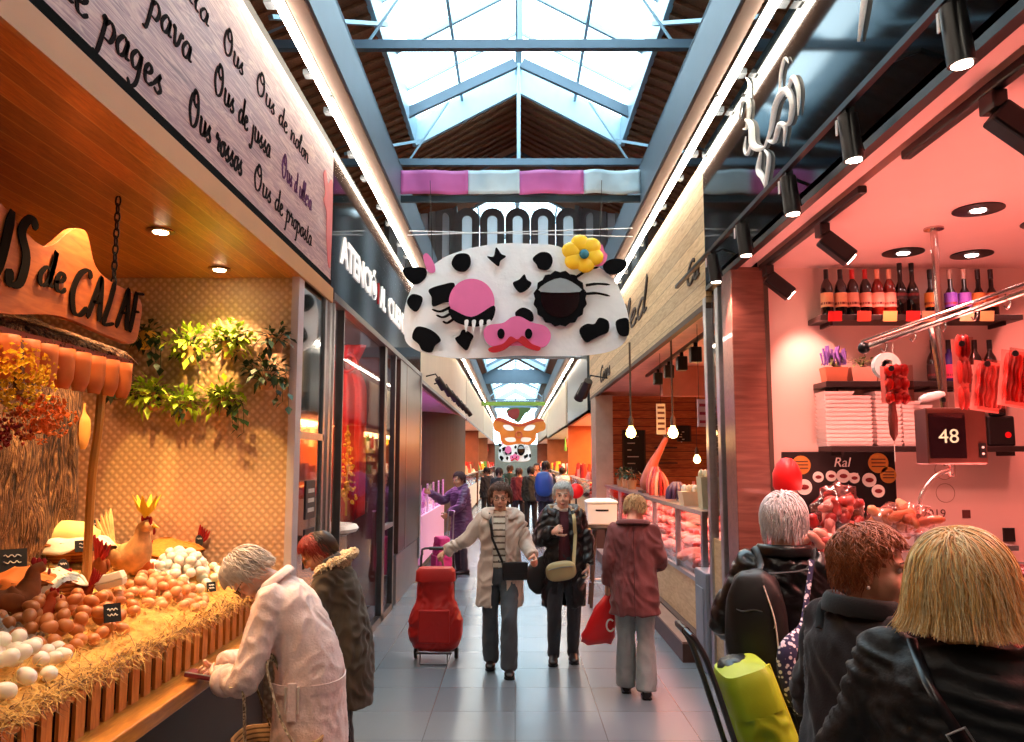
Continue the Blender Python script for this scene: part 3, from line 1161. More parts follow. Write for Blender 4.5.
hen_(78, 596, -2.1, .6, 'tiny rust hen figure on straw left of the closed carton', mat('rust_felt', 'b8481c', .9), m_hr, 2.9)

# ---- bark hut with tiled eave
m_bark = NT('rough_bark')
co = m_bark.coord((6, 6, 1.2))
n1 = m_bark.n('ShaderNodeTexNoise')
n1.inputs['Scale'].default_value = 6
n1.inputs['Detail'].default_value = 8
n1.inputs['Distortion'].default_value = 2
m_bark.l(co, n1.inputs['Vector'])
m_bark.l(m_bark.ramp(n1.outputs['Fac'], [(.35, hexc('23120a')), (.52, hexc('6b4324')), (.7, hexc('b08350'))]), m_bark.b.inputs['Base Color'])
m_bark.b.inputs['Roughness'].default_value = .95
m_bark.bump(n1.outputs['Fac'], 1., .05)
m_bark = m_bark.m
hut = thing('bark_hut', 'rustic bark-clad hut with thatched eave and clay tiles behind the eggs', 'hut', (-2.6, 3.2, 1.25))
mb = MB()
mb.sheet(lambda u, v: V((-2.55 + .05 * noise.noise(V((u * 14, v * 5, 1))) - .25 * (1 - min(1, abs(u - .5) * 8 + .0)) * 0, 1.4 + u * 3.25, 1.2 + v * 1.25)), 120, 40)
mb.build('bark_wall', m_bark, hut, solid=.05, smooth=180)
mb = MB()
mb.sheet(lambda u, v: V((-1.96 - v * .75, 1.6 + u * 2.42, 2.3 + .30 * v + .025 * noise.noise(V((u * 30, v * 6, 7))))), 140, 16)
mb.build('bark_roof', m_bark, hut, solid=.04, smooth=180)
mb = MB()
for k in range(150):
    y = 1.6 + R.random() * 2.45
    mb.tube([(-2.3, y, 2.45), (-2.0, y + R.uniform(-.03, .03), 2.34), (-1.93, y + R.uniform(-.03, .03), 2.29 + R.uniform(-.02, .02))], [.012, .014, .006], 5)
tag(mb.build('bark_strips', m_bark, hut, smooth=180), kind='stuff')
m_clay = mat('terracotta', 'c8641e', .6, 0, .15, 10)
for k in range(14):
    y = 2.22 + .128 * k
    mb = MB()
    n = 8
    prof = []
    for ring in range(5):
        z = 2.27 - ring * .042
        sc_ = 1. if ring < 3 else (.93 if ring == 3 else .6)
        prof.append([V((-1.93 - .0 + .045 * math.sin(PI * j / n) * sc_, y - .052 * math.cos(PI * j / n) * sc_, z)) for j in range(n + 1)])
    vs = [p for r_ in prof for p in r_]
    mb.add(vs, [(i * (n + 1) + j, i * (n + 1) + j + 1, (i + 1) * (n + 1) + j + 1, (i + 1) * (n + 1) + j) for i in range(4) for j in range(n)])
    mb.build('clay_tile', m_clay, hut, solid=.012, smooth=180)
MB().bb(-2.0, -1.93, 1.7, 4.0, 2.25, 2.3).build('eave_board', mat('red_brown_wood', '7c2f14', .6), hut, smooth=0)
MB().tube(cr([(-1.98, 3.82, 2.26), (-2.0, 3.84, 1.95), (-2.06, 3.92, 1.7), (-2.1, 4.0, 1.2)], 5), .021, 8).build('prop_pole', mat('bare_branch', 'c98a3c', .6, 0, .15), hut)
m = face_right_of_left_wall(-2.47, 3.25, 1.62)
script('chalk_lettering', 'Ous', .1, m_chalk, face_right_of_left_wall(-2.44, 3.3, 1.66), hut, w=.09)
script('chalk_lettering', 'd', .07, m_chalk, face_right_of_left_wall(-2.44, 3.42, 1.57), hut, w=.09)
script('chalk_lettering', 'Calaf'.replace('f', 't'), .1, m_chalk, face_right_of_left_wall(-2.44, 3.2, 1.45), hut, w=.09)
# spatula hanging on the hut
sp = thing('hanging_wooden_ladle', 'small wooden scoop hanging at the right side of the bark hut', 'scoop', (-2.47, 4.5, 1.85))
MB().tube(cr([(-2.44, 4.52, 2.12), (-2.44, 4.52, 2.06), (-2.44, 4.53, 2.0), (-2.44, 4.53, 1.92), (-2.44, 4.53, 1.86)], 3), [.012, .012, .014, .02, .04, .05, .055, .055, .055, .05, .045, .035, .02], 10, flat=.4, up=V((1, 0, 0))).build('blade', mat('bare_branch', 'c98a3c', .6, 0, .15), sp)

# hanging name board
nb = thing('name_board', 'shaped orange wooden board lettered OUS de CALAF, hung on a chain', 'name board', (-1.92, 3.3, 2.4))
out = cr([(2.3, 2.5), (2.42, 2.78), (2.62, 2.86), (2.9, 2.74), (3.16, 2.66), (3.34, 2.78), (3.42, 2.81), (3.48, 2.8), (3.56, 2.68), (3.7, 2.64), (3.9, 2.63), (4.02, 2.6), (4.02, 2.5), (3.96, 2.38), (3.7, 2.38), (3.3, 2.4), (2.9, 2.34), (2.5, 2.36), (2.34, 2.4)], 4, True)
m_board = wood('orange_board', 'a04a1a', 'c46a2e', (6, 1, 6), .6, grain=5)
MB().prism([(p.x, p.y) for p in out], face_right_of_left_wall(-1.94, 0, 0), .03).build('board', m_board, nb, smooth=0, bevel=.005)
bl = mat('burnt_black', '120804', .95, spec=.1)
for body, y0, z, s_, wd in (('OUS', 2.55, 2.46, .28, .52), ('de', 3.12, 2.5, .16, .2), ('CALAF', 3.34, 2.43, .21, .66)):
    script('lettering', body, s_, bl, face_right_of_left_wall(-1.905, y0, z), nb, w=.15, width=wd, slant=.15)
for y in (3.75, 2.6):
    mb = MB()
    z = 3.07
    k = 0
    while z > 2.62:
        a = k % 2 * PI / 2
        mb.tube([(-1.92 + .012 * math.cos(q) * math.cos(a), y + .012 * math.cos(q) * math.sin(a), z - .024 + .026 * math.sin(q)) for q in [2 * PI * j / 10 for j in range(10)]], .0045, 5, closed=True)
        z -= .04
        k += 1
    mb.build('chain', m_dark, nb)

# dried flower bunch
fl = thing('dried_flower_bunch', 'hanging bunch of yellow and orange dried flowers under the tiled eave', 'dried flowers', (-1.9, 3.05, 2.0))
for nm, c_, r_, n_, col in (('yellow_flowers', (-1.9, 3.02, 2.12), (.12, .2, .13), 420, 'f0b824'), ('orange_flowers', (-1.9, 3.2, 1.97), (.1, .18, .1), 300, 'e8742c'), ('red_leaves', (-1.95, 2.95, 1.9), (.1, .2, .08), 160, '8a1a10')):
    mb = MB()
    for i in range(n_):
        d = V((R.gauss(0, 1), R.gauss(0, 1), R.gauss(0, 1))).normalized()
        rr_ = R.uniform(.4, 1)
        p = V(c_) + V((d.x * r_[0], d.y * r_[1], d.z * r_[2])) * rr_
        x, y, zz = frame(d)
        s_ = R.uniform(.006, .014)
        mb.add([p, p + x * s_ + d * s_, p + y * s_ + d * s_, p - x * s_ + d * s_, p - y * s_ + d * s_], [(0, 1, 2), (0, 2, 3), (0, 3, 4), (0, 4, 1)])
    tag(mb.build(nm, mat('dry_' + nm, col, .9, 0, .3, 30), fl, smooth=0), kind='stuff')
MB().tube([(-1.92, 3.05, 2.26), (-1.9, 3.05, 2.05)], .02, 6).build('stems', m_straw2, fl)


# ---- potted plants on the quilted wall
def leaf(mb, p, d, L, w, droop=.3):
    x, y, z = frame(d)
    a = p
    b = p + d * L * .5 + x * w / 2
    c = p + d * L * .5 - x * w / 2
    m_ = p + d * L * .5 - V((0, 0, .12 * w))
    e = p + d * L - V((0, 0, droop * L))
    mb.add([a, b, m_, c, e], [(0, 1, 2), (0, 2, 3), (1, 4, 2), (2, 4, 3)])


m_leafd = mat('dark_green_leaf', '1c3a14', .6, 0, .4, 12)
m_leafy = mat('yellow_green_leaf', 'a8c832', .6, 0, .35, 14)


def foliage(name, c, r, n, L, mt, par, rr=R):
    mb = MB()
    for i in range(n):
        d = V((rr.gauss(0, 1), rr.gauss(0, 1), rr.gauss(.15, .8))).normalized()
        p = V(c) + V((d.x * r[0], d.y * r[1], d.z * r[2])) * rr.uniform(.15, 1)
        d2 = (d + V((rr.gauss(0, .5), rr.gauss(0, .5), rr.gauss(0, .4)))).normalized()
        l_ = L * rr.uniform(.6, 1.3)
        leaf(mb, p, d2, l_, l_ * .55, rr.uniform(0, .5))
        if i % 6 == 0:
            mb.tube([V(c) + V((0, 0, -r[2] * .6)), p], .003, 4)
    return mb.build(name, mt, par, smooth=180)


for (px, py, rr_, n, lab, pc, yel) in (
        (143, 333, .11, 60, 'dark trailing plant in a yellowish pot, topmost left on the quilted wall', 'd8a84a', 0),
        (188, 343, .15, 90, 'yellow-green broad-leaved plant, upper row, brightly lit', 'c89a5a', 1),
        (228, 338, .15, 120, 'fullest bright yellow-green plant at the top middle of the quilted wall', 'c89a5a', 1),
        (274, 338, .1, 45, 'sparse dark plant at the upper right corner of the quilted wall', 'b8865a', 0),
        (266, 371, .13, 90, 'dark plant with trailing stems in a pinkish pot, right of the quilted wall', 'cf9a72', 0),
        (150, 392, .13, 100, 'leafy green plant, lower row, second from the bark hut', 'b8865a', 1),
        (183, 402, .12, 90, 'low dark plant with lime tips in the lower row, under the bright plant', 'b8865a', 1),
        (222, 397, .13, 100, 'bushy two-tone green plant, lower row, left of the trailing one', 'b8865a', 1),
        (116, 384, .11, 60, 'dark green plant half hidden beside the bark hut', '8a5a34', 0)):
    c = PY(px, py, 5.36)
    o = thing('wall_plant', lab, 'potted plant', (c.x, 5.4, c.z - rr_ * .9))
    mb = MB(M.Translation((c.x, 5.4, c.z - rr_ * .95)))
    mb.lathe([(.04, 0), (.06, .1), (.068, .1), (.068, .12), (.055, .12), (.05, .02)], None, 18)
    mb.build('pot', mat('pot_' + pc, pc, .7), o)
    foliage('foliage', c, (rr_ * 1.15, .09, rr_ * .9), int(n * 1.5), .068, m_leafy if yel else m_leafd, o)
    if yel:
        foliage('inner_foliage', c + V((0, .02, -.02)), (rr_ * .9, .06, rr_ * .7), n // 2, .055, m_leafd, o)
    if 'trailing' in lab:
        mb = MB()
        for k in range(3):
            q = c + V((rr_ * (.4 + .3 * k), -.02, -.02))
            P = cr([q, q + V((.03, -.02, -.06)), q + V((.04, -.02, -.16 - .03 * k))], 4)
            mb.tube(P, .003, 4)
            for pp in P[2::2]:
                leaf(mb, pp, V((R.uniform(-1, 1), -.5, -.6)).normalized(), .06, .05)
        mb.build('trailing_stem', m_leafd, o)
# ================================================================ LEFT beyond the egg stall
m_bronze = mat('bronze_brown_cladding', '4b3c36', .3, .5, .15, 3, .03)
m_greyw = mat('grey_painted_wall', '6f6862', .6, 0, .08, 1.5)
m_mir = mat('smoky_glass', '1a2226', .08, 0, 0, coat=1)
# narrow glass bay with posts
gb = thing('glass_screen', 'dark glass strip with small posters between the egg stall and red window', 'glass screen', (XL, 5.9, 0))
MB().bb(XL - .03, XL - .02, 5.6, 6.3, .1, 3.15).build('pane', m_mir, gb, smooth=0)
for y, w_ in ((6.28, .06), (6.45, .07), (6.58, .05)):
    MB().bb(XL - .07, XL, y - w_ / 2, y + w_ / 2, 0, 3.18).build('post', m_steel, gb, smooth=0, bevel=.004)
MB().bb(XL - .05, XL - .0, 5.6, 6.3, 1.95, 2.0).build('rail', m_steel, gb, smooth=0)
for z, c_ in ((1.5, 'c9c4bd'), (1.15, 'b8b2aa')):
    MB().bb(XL - .02, XL - .012, 5.85, 6.12, z - .13, z + .15).build('poster', mat('poster_grey', '2b2d30', .5), gb, smooth=0)
    mb = MB()
    for k in range(3):
        mb.bb(XL - .012, XL - .008, 5.9, 6.07, z - .08 + k * .07, z - .05 + k * .07)
    mb.build('poster_print', mat('poster_' + c_, c_, .7), gb, smooth=0)
# customer-service fascia
fa = thing('shop_sign', 'black glossy fascia with white letters ATENCIÓ AL CLIENT', 'sign', (XL, 9.5, 3.15))
MB().bb(XL - .05, XL, 6.4, 12.6, 3.14, 4.35).build('board', m_bglass, fa, smooth=0)
MB().bb(XL - .05, XL + .03, 6.4, 12.6, 3.1, 3.16).build('lower_trim', m_bronze, fa, smooth=0)
m_let = mat('white_lettering_glow', 'f4f2ee', .5, var=0, emit='ffffff', es=.25)  # letters also glow faintly by added emission
for wd, y0, y1 in (('ATENCIÓ', 6.72, 8.5), ('AL', 8.75, 9.1), ('CLIENT', 9.32, 10.8)):
    text('letters', wd, .34, m_let, face_right_of_left_wall(XL, (y0 + y1) / 2, 3.6), fa, .012, 0, y1 - y0, off=.012)
text('accent_letter', 'I', .34, mat('red_letter', 'c01820', .5), face_right_of_left_wall(XL, 8.62, 3.6), fa, .012)
# door frames and panes
df = thing('glazed_storefront', 'glazed shop front with dark posts and red drapes behind it', 'shop front', (XL, 8.5, 0))
MB().bb(XL - .03, XL - .02, 6.6, 9.2, .1, 3.1).build('window_pane', glass('shop_window_glass', 'ffffff', .05), df, smooth=0)
for y, w_ in ((6.9, .03), (9.2, .16), (9.95, .1)):
    MB().bb(XL - .06, XL + .01, y - w_ / 2, y + w_ / 2, 0, 3.12).build('post', mat('grey_metal_post', '4e5356', .35, .7), df, smooth=0)
MB().bb(XL - .03, XL - .02, 9.28, 9.9, .1, 3.1).build('door_pane', m_glass, df, smooth=0)
MB().bb(XL - .05, XL + .01, 6.6, 10.0, 0, .08).build('threshold', mat('grey_metal_post', '4e5356'), df, smooth=0)
MB().bb(XL - .05, XL + .01, 9.28, 9.9, 1.0, 1.05).build('push_bar', m_steel, df, smooth=0)
cl = thing('clad_pillar', 'glossy brown clad pillar between red window and the pink showcase', 'pillar', (XL, 11.4, 0))
MB().bb(XL - .3, XL + .02, 10.3, 12.6, .62, 3.12).build('cladding', m_bronze, cl, smooth=0, bevel=.01)
MB().bb(XL - .3, XL + .0, 10.3, 12.6, 0, .6).build('base_panel', mat('grey_base', '6f7275', .35, .3), cl, smooth=0)
MB().bb(XL - .3, XL + .03, 12.5, 12.62, .3, 3.12).build('steel_edge', m_steel, cl, smooth=0)
MB().bb(XL - .3, XL + .022, 10.9, 11.02, .62, 3.12).build('cover_strip', mat('rosy_bronze', '6b5149', .3, .6), cl, smooth=0)
# inside the red shop
st(MB().bb(-4.3, XL - .06, 10.25, 10.32, 0, 3.2).build('wall_red_shop', mat('dark_red_wall', '4a1a1a', .7), smooth=0))
st(MB().bb(-4.3, XL - .06, 5.57, 10.3, 3.12, 3.18).build('ceiling_red_shop', mat('shop_dark_ceiling', '2a1f1e', .7), smooth=0))
dr = thing('red_drape', 'red cloth drape gathered with a bow in the shop window', 'drape', (-1.85, 8.3, 1.3))


def drf(u, v):
    x = -2.1 + u * .55
    y = 8.3 + .06 * math.sin(u * 26) * (.3 + .7 * v)
    pinch = 1 - .35 * math.exp(-((v - .12) / .08) ** 2)
    return V((-1.83 + (x + 1.83) * pinch, y, 3.0 - v * 1.75 - .12 * math.sin(u * PI) * v))


mb = MB()
mb.sheet(drf, 60, 20)
mb.build('cloth', mat('scarlet_cloth', 'b30d12', .6, 0, .1), dr, solid=.01, smooth=180)
mb = MB()
for s_ in (-1, 1):
    mb.tube(cr([(-1.83, 8.2, 2.78), (-1.83 + s_ * .14, 8.18, 2.88), (-1.83 + s_ * .2, 8.2, 2.78), (-1.83 + s_ * .1, 8.18, 2.7), (-1.83, 8.2, 2.78)], 5), .035, 8, flat=.5)
mb.build('bow', mat('scarlet_cloth', 'b30d12'), dr)
gt = thing('gold_tree_ornament', 'slim golden tree decoration in front of the red drape', 'ornament', (-1.68, 8.05, 1.25))
MB().tube([(-1.68, 8.05, 1.25), (-1.68, 8.05, 2.15)], .012, 6).build('trunk', mat('gold', 'd8a63a', .3, .9), gt)
mb = MB()
for k in range(90):
    z = R.uniform(1.35, 2.1)
    w_ = .13 * (2.2 - z)
    mb.ell((-1.68 + R.uniform(-w_, w_), 8.05 + R.uniform(-w_, w_), z), R.uniform(.01, .022), nu=6, nv=5)
mb.build('baubles', mat('gold', 'd8a63a'), gt)
tag(gt.children[-1], kind='stuff')
wc = thing('round_counter', 'white round-topped counter standing in the customer service window', 'counter', (-1.72, 7.6, 0))
m_wl = mat('white_laminate', 'e6e1da', .35)
MB().lathe([(.33, .1), (.33, 1.1), (.36, 1.12)], M.Translation((-1.9, 7.55, 0)), 32).build('body', mat('grey_marbled_panel', 'a49c90', .4, 0, .2, 9), wc)
MB().lathe([(.3, 1.14), (.42, 1.14), (.44, 1.17), (.42, 1.2), (.0, 1.2)], M.Translation((-1.9, 7.55, 0)), 36).build('top', m_wl, wc)
MB().lathe([(.0, 0), (.3, 0), (.3, .1), (0, .1)], M.Translation((-1.9, 7.55, 0)), 24).build('plinth', m_dark, wc)
for k, (dx, dy, hh, c_) in enumerate(((-.1, 0, .22, 'c8a860'), (.03, -.12, .16, 'e8e2d4'), (.1, .06, .2, 'b0121a'), (-.02, .14, .12, 'd9c7a0'))):
    x, y = -1.9 + dx, 7.55 + dy
    g_ = MB(M.Translation((x, y, 1.2)) @ M.Rotation(.4 * k, 4, 'Z')).box((0, 0, hh / 2), (.09, .06, hh)).build('gift_box', mat('gift_' + c_, c_, .5), None, smooth=0, bevel=.004)
    tag(g_, ['tall tan gift box on the round counter', 'low cream gift box at the front of the round counter', 'red gift box on the round counter', 'short beige gift box at the back of the round counter'][k], 'gift box')
lamp('red_shop_light', 'POINT', (-2.2, 7.4, 2.7), 60, 'ffd0b0', .1)
lamp('red_shop_light', 'POINT', (-2.4, 9.2, 2.6), 30, 'ffb0b8', .1)

# lilac stall
st(MB().bb(-4.3, XL - .1, 12.62, 24, 3.0, 3.08).build('ceiling_lilac_stall', mat('lilac_ceiling', 'd8a6cf', .6), smooth=0))
mb = MB()
P = cr([(XL - .0, 24.2, 0), (XL - .02, 21.6, 0), (-1.9, 20.3, 0), (-2.7, 19.7, 0), (-4.3, 19.6, 0)], 6)
mb.loft([[p, p + V((0, 0, 3.0))] for p in P], caps=False)
st(mb.build('wall_lilac_stall', m_greyw, smooth=180))
lamp('lilac_stall_light', 'AREA', (-2.6, 15.5, 2.95), 130, 'ff9cf0', 1.0, (0, 0, 0), sy=4)
sc_ = thing('glass_showcase', 'pink-lit glass showcase on a white panel beside the brown pillar', 'showcase', (XL, 14.8, 0))
m_pk = mat('pale_pink_panel_glow', 'f2c9e4', .4, var=.02, emit='ff9ae0', es=.15)  # faint pink glow added to the panel, which is no lamp
MB().bb(-2.2, XL + .03, 12.75, 16.8, .16, .92).build('front_panel', m_pk, sc_, smooth=0, bevel=.01)
MB().bb(-2.2, XL - .05, 12.8, 16.75, 0, .16).build('plinth', m_dark, sc_, smooth=0)
MB().bb(XL, XL + .01, 12.75, 16.8, .92, 1.36).build('front_glass', m_glass, sc_, smooth=0)
MB().bb(-2.1, XL + .02, 12.75, 16.8, 1.36, 1.38).build('glass_top', m_glass, sc_, smooth=0)
for y in (12.77, 13.8, 14.8, 15.8, 16.78):
    MB().bb(XL - .01, XL + .02, y - .02, y + .02, .9, 1.4).build('corner_bar', mat('pink_bar', 'f0c8e8', .3, .4), sc_, smooth=0)
for k in range(12):
    y = 13 + .31 * k
    o = MB(M.Translation((-1.75 - .1 * (k % 2), y, .93))).lathe([(.0, 0), (.09, 0), (.11, .1), (.05, .16), (.02, .3), (.0, .31)], None, 12).build('pastry_cone', mat('pink_wrap', 'e8a8d8', .5), None)
    tag(o, 'pink wrapped cone standing in a row inside the glass showcase', 'wrapped sweet', 'pink wrapped cones in the showcase')
# cream sign boards further along the left front
m_cream = mat('cream_board', 'cbbfa9', .6, 0, .05, 2)
for y0, y1, lb, c_ in ((12.65, 24.4, 'plain cream fascia board after the black customer service sign', m_cream), (24.6, 38, 'far beige fascia board on the left, past the grey wall', mat('beige_board', 'b8ab9a', .6)), (38.2, 56, 'farthest left fascia board near the second cow mask', m_cream)):
    fb = thing('fascia_board', lb, 'fascia', (XL, (y0 + y1) / 2, 3.1))
    MB().bb(XL - .06, XL, y0, y1, 3.08, 4.35).build('board', c_, fb, smooth=0)
    MB().bb(XL - .06, XL + .02, y0, y1, 3.02, 3.08).build('lower_trim', m_bronze, fb, smooth=0)
for k in range(7):
    y = 13.4 + 1.35 * k
    o = thing('arm_spotlight', 'small black spotlight on an arm below the plain cream fascia', 'spotlight', (XL + .0, y, 3.1), group='black spotlights along the cream fascia')
    MB().tube([(XL, y, 3.2), (XL + .16, y, 3.24), (XL + .24, y, 3.12)], .014, 6).build('arm', m_dark, o)
    MB().cyl((XL + .2, y - .06, 3.16), (XL + .3, y + .06, 3.0), .055, .065, 12).build('head', m_black, o)


# generic distant stall, both sides: counter with glass, goods, canopy, lights
def far_stall(side, y0, y1, body, goods, light, label, sign=None, e=90, hz=3.0, wallc='6b3a20', n=34):
    s_ = -1 if side == 'left' else 1
    xf = XL if s_ < 0 else 1.65
    xb = xf + s_ * 2.6
    o = thing('market_stall', label, 'stall', (xf, (y0 + y1) / 2, 0))
    MB().bb(xf + s_ * .05, xf + s_ * .9, y0 + .2, y1 - .2, .1, .9).build('counter', body, o, smooth=0)
    MB().bb(xf + s_ * .1, xf + s_ * .9, y0 + .25, y1 - .25, 0, .1).build('plinth', m_dark, o, smooth=0)
    MB().bb(xf + s_ * .05, xf + s_ * .06, y0 + .2, y1 - .2, .9, 1.3).build('front_glass', m_glass, o, smooth=0)
    MB().bb(xf + s_ * .0, xf + s_ * .5, y0 + .2, y1 - .2, 1.3, 1.34).build('counter_top', m_steel, o, smooth=0)
    MB().bb(min(xb, xb + .1), max(xb, xb + .1), y0, y1, 0, hz + .1).build('back_wall', mat('stall_wall_' + wallc, wallc, .6, 0, .2, 3), o, smooth=0)
    MB().bb(min(xf, xb), max(xf, xb), y1 - .08, y1, 0, hz + .1).build('end_wall', mat('stall_wall_' + wallc, wallc), o, smooth=0)
    MB().bb(min(xf, xb), max(xf, xb), y0, y1, hz, hz + .08).build('stall_ceiling', mat('stall_ceiling_cream', 'd8c8b4', .6), o, smooth=0)
    if sign:
        MB().bb(min(xf, xf + s_ * .08), max(xf, xf + s_ * .08), y0, y1, hz, 4.35).build('fascia', sign, o, smooth=0)
    for zz in (1.7, 2.1, 2.5):
        MB().bb(min(xb, xb - s_ * .35), max(xb, xb - s_ * .35), y0 + .2, y1 - .2, zz, zz + .03).build('back_shelf', m_brown, o, smooth=0)
        mb = MB()
        y = y0 + .3
        while y < y1 - .4:
            h_ = R.uniform(.12, .3)
            mb.k = R.randrange(len(goods))
            mb.cyl((xb - s_ * .18, y, zz + .03), (xb - s_ * .18, y, zz + .03 + h_), .06, .04, 8)
            y += R.uniform(.14, .24)
        tag(mb.build('shelf_goods', goods, o), kind='stuff')
    mb = MB()
    for k in range(n * 5):
        mb.k = R.randrange(len(goods))
        mb.ell((xf + s_ * R.uniform(.12, .8), R.uniform(y0 + .3, y1 - .3), R.uniform(.92, 1.12)), (R.uniform(.05, .12), R.uniform(.08, .16), R.uniform(.04, .08)), nu=8, nv=6)
    for k in range(n):
        mb.k = R.randrange(len(goods))
        x, y = xf + s_ * R.uniform(.1, .45), R.uniform(y0 + .3, y1 - .3)
        h_ = R.uniform(.12, .4)
        mb.cyl((x, y, 1.34), (x + R.uniform(-.03, .03), y, 1.34 + h_), R.uniform(.05, .11), R.uniform(.03, .09), 8)
    tag(mb.build('counter_goods', goods, o), kind='stuff')
    mb = MB()
    for k in range(n // 2):
        mb.k = R.randrange(len(goods))
        x, y = xf + s_ * R.uniform(.5, 1.4), R.uniform(y0 + .3, y1 - .3)
        h_ = R.uniform(.3, .7)
        mb.tube([(x, y, hz), (x, y, hz - h_ * .5), (x, y, hz - h_)], [.01, .05, .07], 7)
    tag(mb.build('hanging_goods', goods, o), kind='stuff')
    lamp('stall_light', 'AREA', (xf + s_ * 1.2, (y0 + y1) / 2, hz - .05), e, light, 1.2, (0, 0, 0), sy=(y1 - y0) * .8)
    return o


g_or = [mat('goods_orange', 'd8562a', .6), mat('goods_red', 'a82018', .6), mat('goods_cream', 'e8c89a', .6), mat('goods_brown', '6a3018', .6), mat('goods_pink', 'e08a80', .6)]
g_gr = [mat('goods_green', '4a7a2a', .6), mat('goods_yellow', 'e0b030', .6), mat('goods_red', 'a82018'), mat('goods_white', 'e6e0d8', .6)]
wht = mat('stall_white_panel', 'd8d2c8', .4)
far_stall('left', 25, 33, wht, g_or, 'ffb080', 'busy orange-lit stall on the left beyond the lilac coated woman', e=500)
far_stall('left', 34, 44, wht, g_gr, 'ffc890', 'distant warm-lit stall on the left, two beyond the grey wall', e=500)
far_stall('left', 45, 60, wht, g_or, 'ffc0a0', 'last stall visible on the left side of the hall', e=600)
# long-distance cross stalls closing the view
far_stall('right', 42, 60, wht, g_or, 'ffb080', 'last stall visible on the right side of the hall', sign=m_cream, e=600)
# ================================================================ RIGHT: deli stall in front
XR, ZC, YE = 1.65, 3.27, 6.05
m_pinkc = mat('pink_tinted_white_ceiling', 'e8c4bc', .55, 0, .02)  # white ceiling with part of the lamps' pink mixed into its colour
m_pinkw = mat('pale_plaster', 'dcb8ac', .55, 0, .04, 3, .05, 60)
m_rw = wood('red_brown_panel', '6a3e34', '8c5a4c', (.8, 8, 8), .3, grain=3, coat=.3)
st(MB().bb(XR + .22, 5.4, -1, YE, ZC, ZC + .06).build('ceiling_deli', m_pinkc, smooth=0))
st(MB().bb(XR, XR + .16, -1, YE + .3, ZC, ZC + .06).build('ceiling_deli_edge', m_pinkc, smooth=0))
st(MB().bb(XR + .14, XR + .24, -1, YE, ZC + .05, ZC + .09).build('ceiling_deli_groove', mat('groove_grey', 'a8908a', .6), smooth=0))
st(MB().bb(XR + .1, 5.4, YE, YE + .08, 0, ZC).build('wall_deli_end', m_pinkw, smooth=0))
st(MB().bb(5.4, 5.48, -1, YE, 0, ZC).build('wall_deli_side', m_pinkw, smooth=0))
cp = thing('clad_pillar', 'red-brown wood clad pillar at the end of the deli stall', 'pillar', (XR + .1, YE, 0))
MB().bb(XR + .0, XR + .26, YE - .04, YE + .25, 0, ZC).build('cladding', m_rw, cp, smooth=0, bevel=.006)
MB().bb(XR + .25, XR + .28, YE - .05, YE - .02, 0, ZC).build('dark_joint', m_brown, cp, smooth=0)
pp = thing('glazed_post_pair', 'pair of silver posts with glass between deli and butcher stalls', 'door frame', (XR, 6.7, 0))
for y in (6.45, 6.85):
    MB().bb(XR - .01, XR + .06, y - .045, y + .045, 0, 3.2).build('post', m_steel, pp, smooth=0, bevel=.006)
MB().bb(XR + .02, XR + .03, 6.48, 6.82, .3, 3.2).build('pane', m_glass, pp, smooth=0)
MB().bb(XR + .01, XR + .04, 6.49, 6.81, 0, 1.15).build('lower_panel', wood('pale_birch', 'b59468', 'd4b98c', (6, 1, 6), .5, grain=4), pp, smooth=0)
MB().bb(XR + .03, XR + .09, 6.28, 6.4, 0, 3.2).build('side_jamb', mat('jamb_grey', '5c5652', .4, .5), pp, smooth=0)

# black glossy fascia with baroque ornament
fb = thing('shop_sign', 'black mirror-gloss fascia with a white scroll ornament above the deli', 'sign', (XR, 3, 3.3))
MB().bb(XR, XR + .04, -1, 6.8, ZC, 4.5).build('panel', m_bglass, fb, smooth=0)
MB().bb(XR - .004, XR + .05, -1, 6.8, ZC - .02, ZC + .02).build('lower_edge', m_black, fb, smooth=0)
m_orn = mat('white_plaster_added_glow', 'f2efe8', .5, emit='ffffff', es=.1)  # faint glow added to the plaster, which is no lamp
mo = lambda y, z: V((XR - .012, y, z))


def scroll(mb, pts, r):
    P = cr([mo(*p) for p in pts], 5)
    n = len(P)
    mb.tube(P, [r * .6 * (.35 + 1.0 * math.sin(PI * min(1, (i + 1) / n))) for i in range(n)], 8)


mb = MB()
for pts, r in (([(5.62, 4.28), (5.5, 4.36), (5.36, 4.28), (5.42, 4.14), (5.52, 4.16)], .022), ([(5.45, 4.2), (5.32, 4.1), (5.3, 3.96), (5.18, 3.88), (5.06, 3.84)], .035),
               ([(5.06, 3.84), (4.92, 3.9), (4.8, 4.02), (4.62, 4.02), (4.52, 3.9), (4.58, 3.8), (4.7, 3.84)], .03), ([(5.0, 3.86), (4.86, 3.8), (4.76, 3.86), (4.66, 3.8), (4.7, 3.7)], .024),
               ([(4.74, 4.02), (4.7, 4.16), (4.62, 4.22), (4.56, 4.16)], .015), ([(5.14, 3.84), (5.2, 3.74), (5.12, 3.66), (5.06, 3.56)], .028), ([(5.06, 3.82), (4.98, 3.74), (5.04, 3.62), (5.1, 3.54)], .02),
               ([(5.3, 4.02), (5.42, 3.94), (5.5, 4.0), (5.46, 4.08)], .018), ([(4.62, 3.98), (4.5, 4.04), (4.42, 3.92), (4.44, 3.78)], .02), ([(5.36, 4.3), (5.34, 4.42), (5.42, 4.5)], .012)):
    scroll(mb, pts, r)
mb.build('scroll_ornament', m_orn, fb, smooth=180)
mb = MB()
scroll(mb, [(3.62, 3.78), (3.56, 3.9), (3.5, 4.05), (3.48, 4.3)], .02)
scroll(mb, [(3.48, 4.3), (3.4, 4.4), (3.3, 4.3)], .018)
mb.build('second_scroll', m_orn, fb, smooth=180)
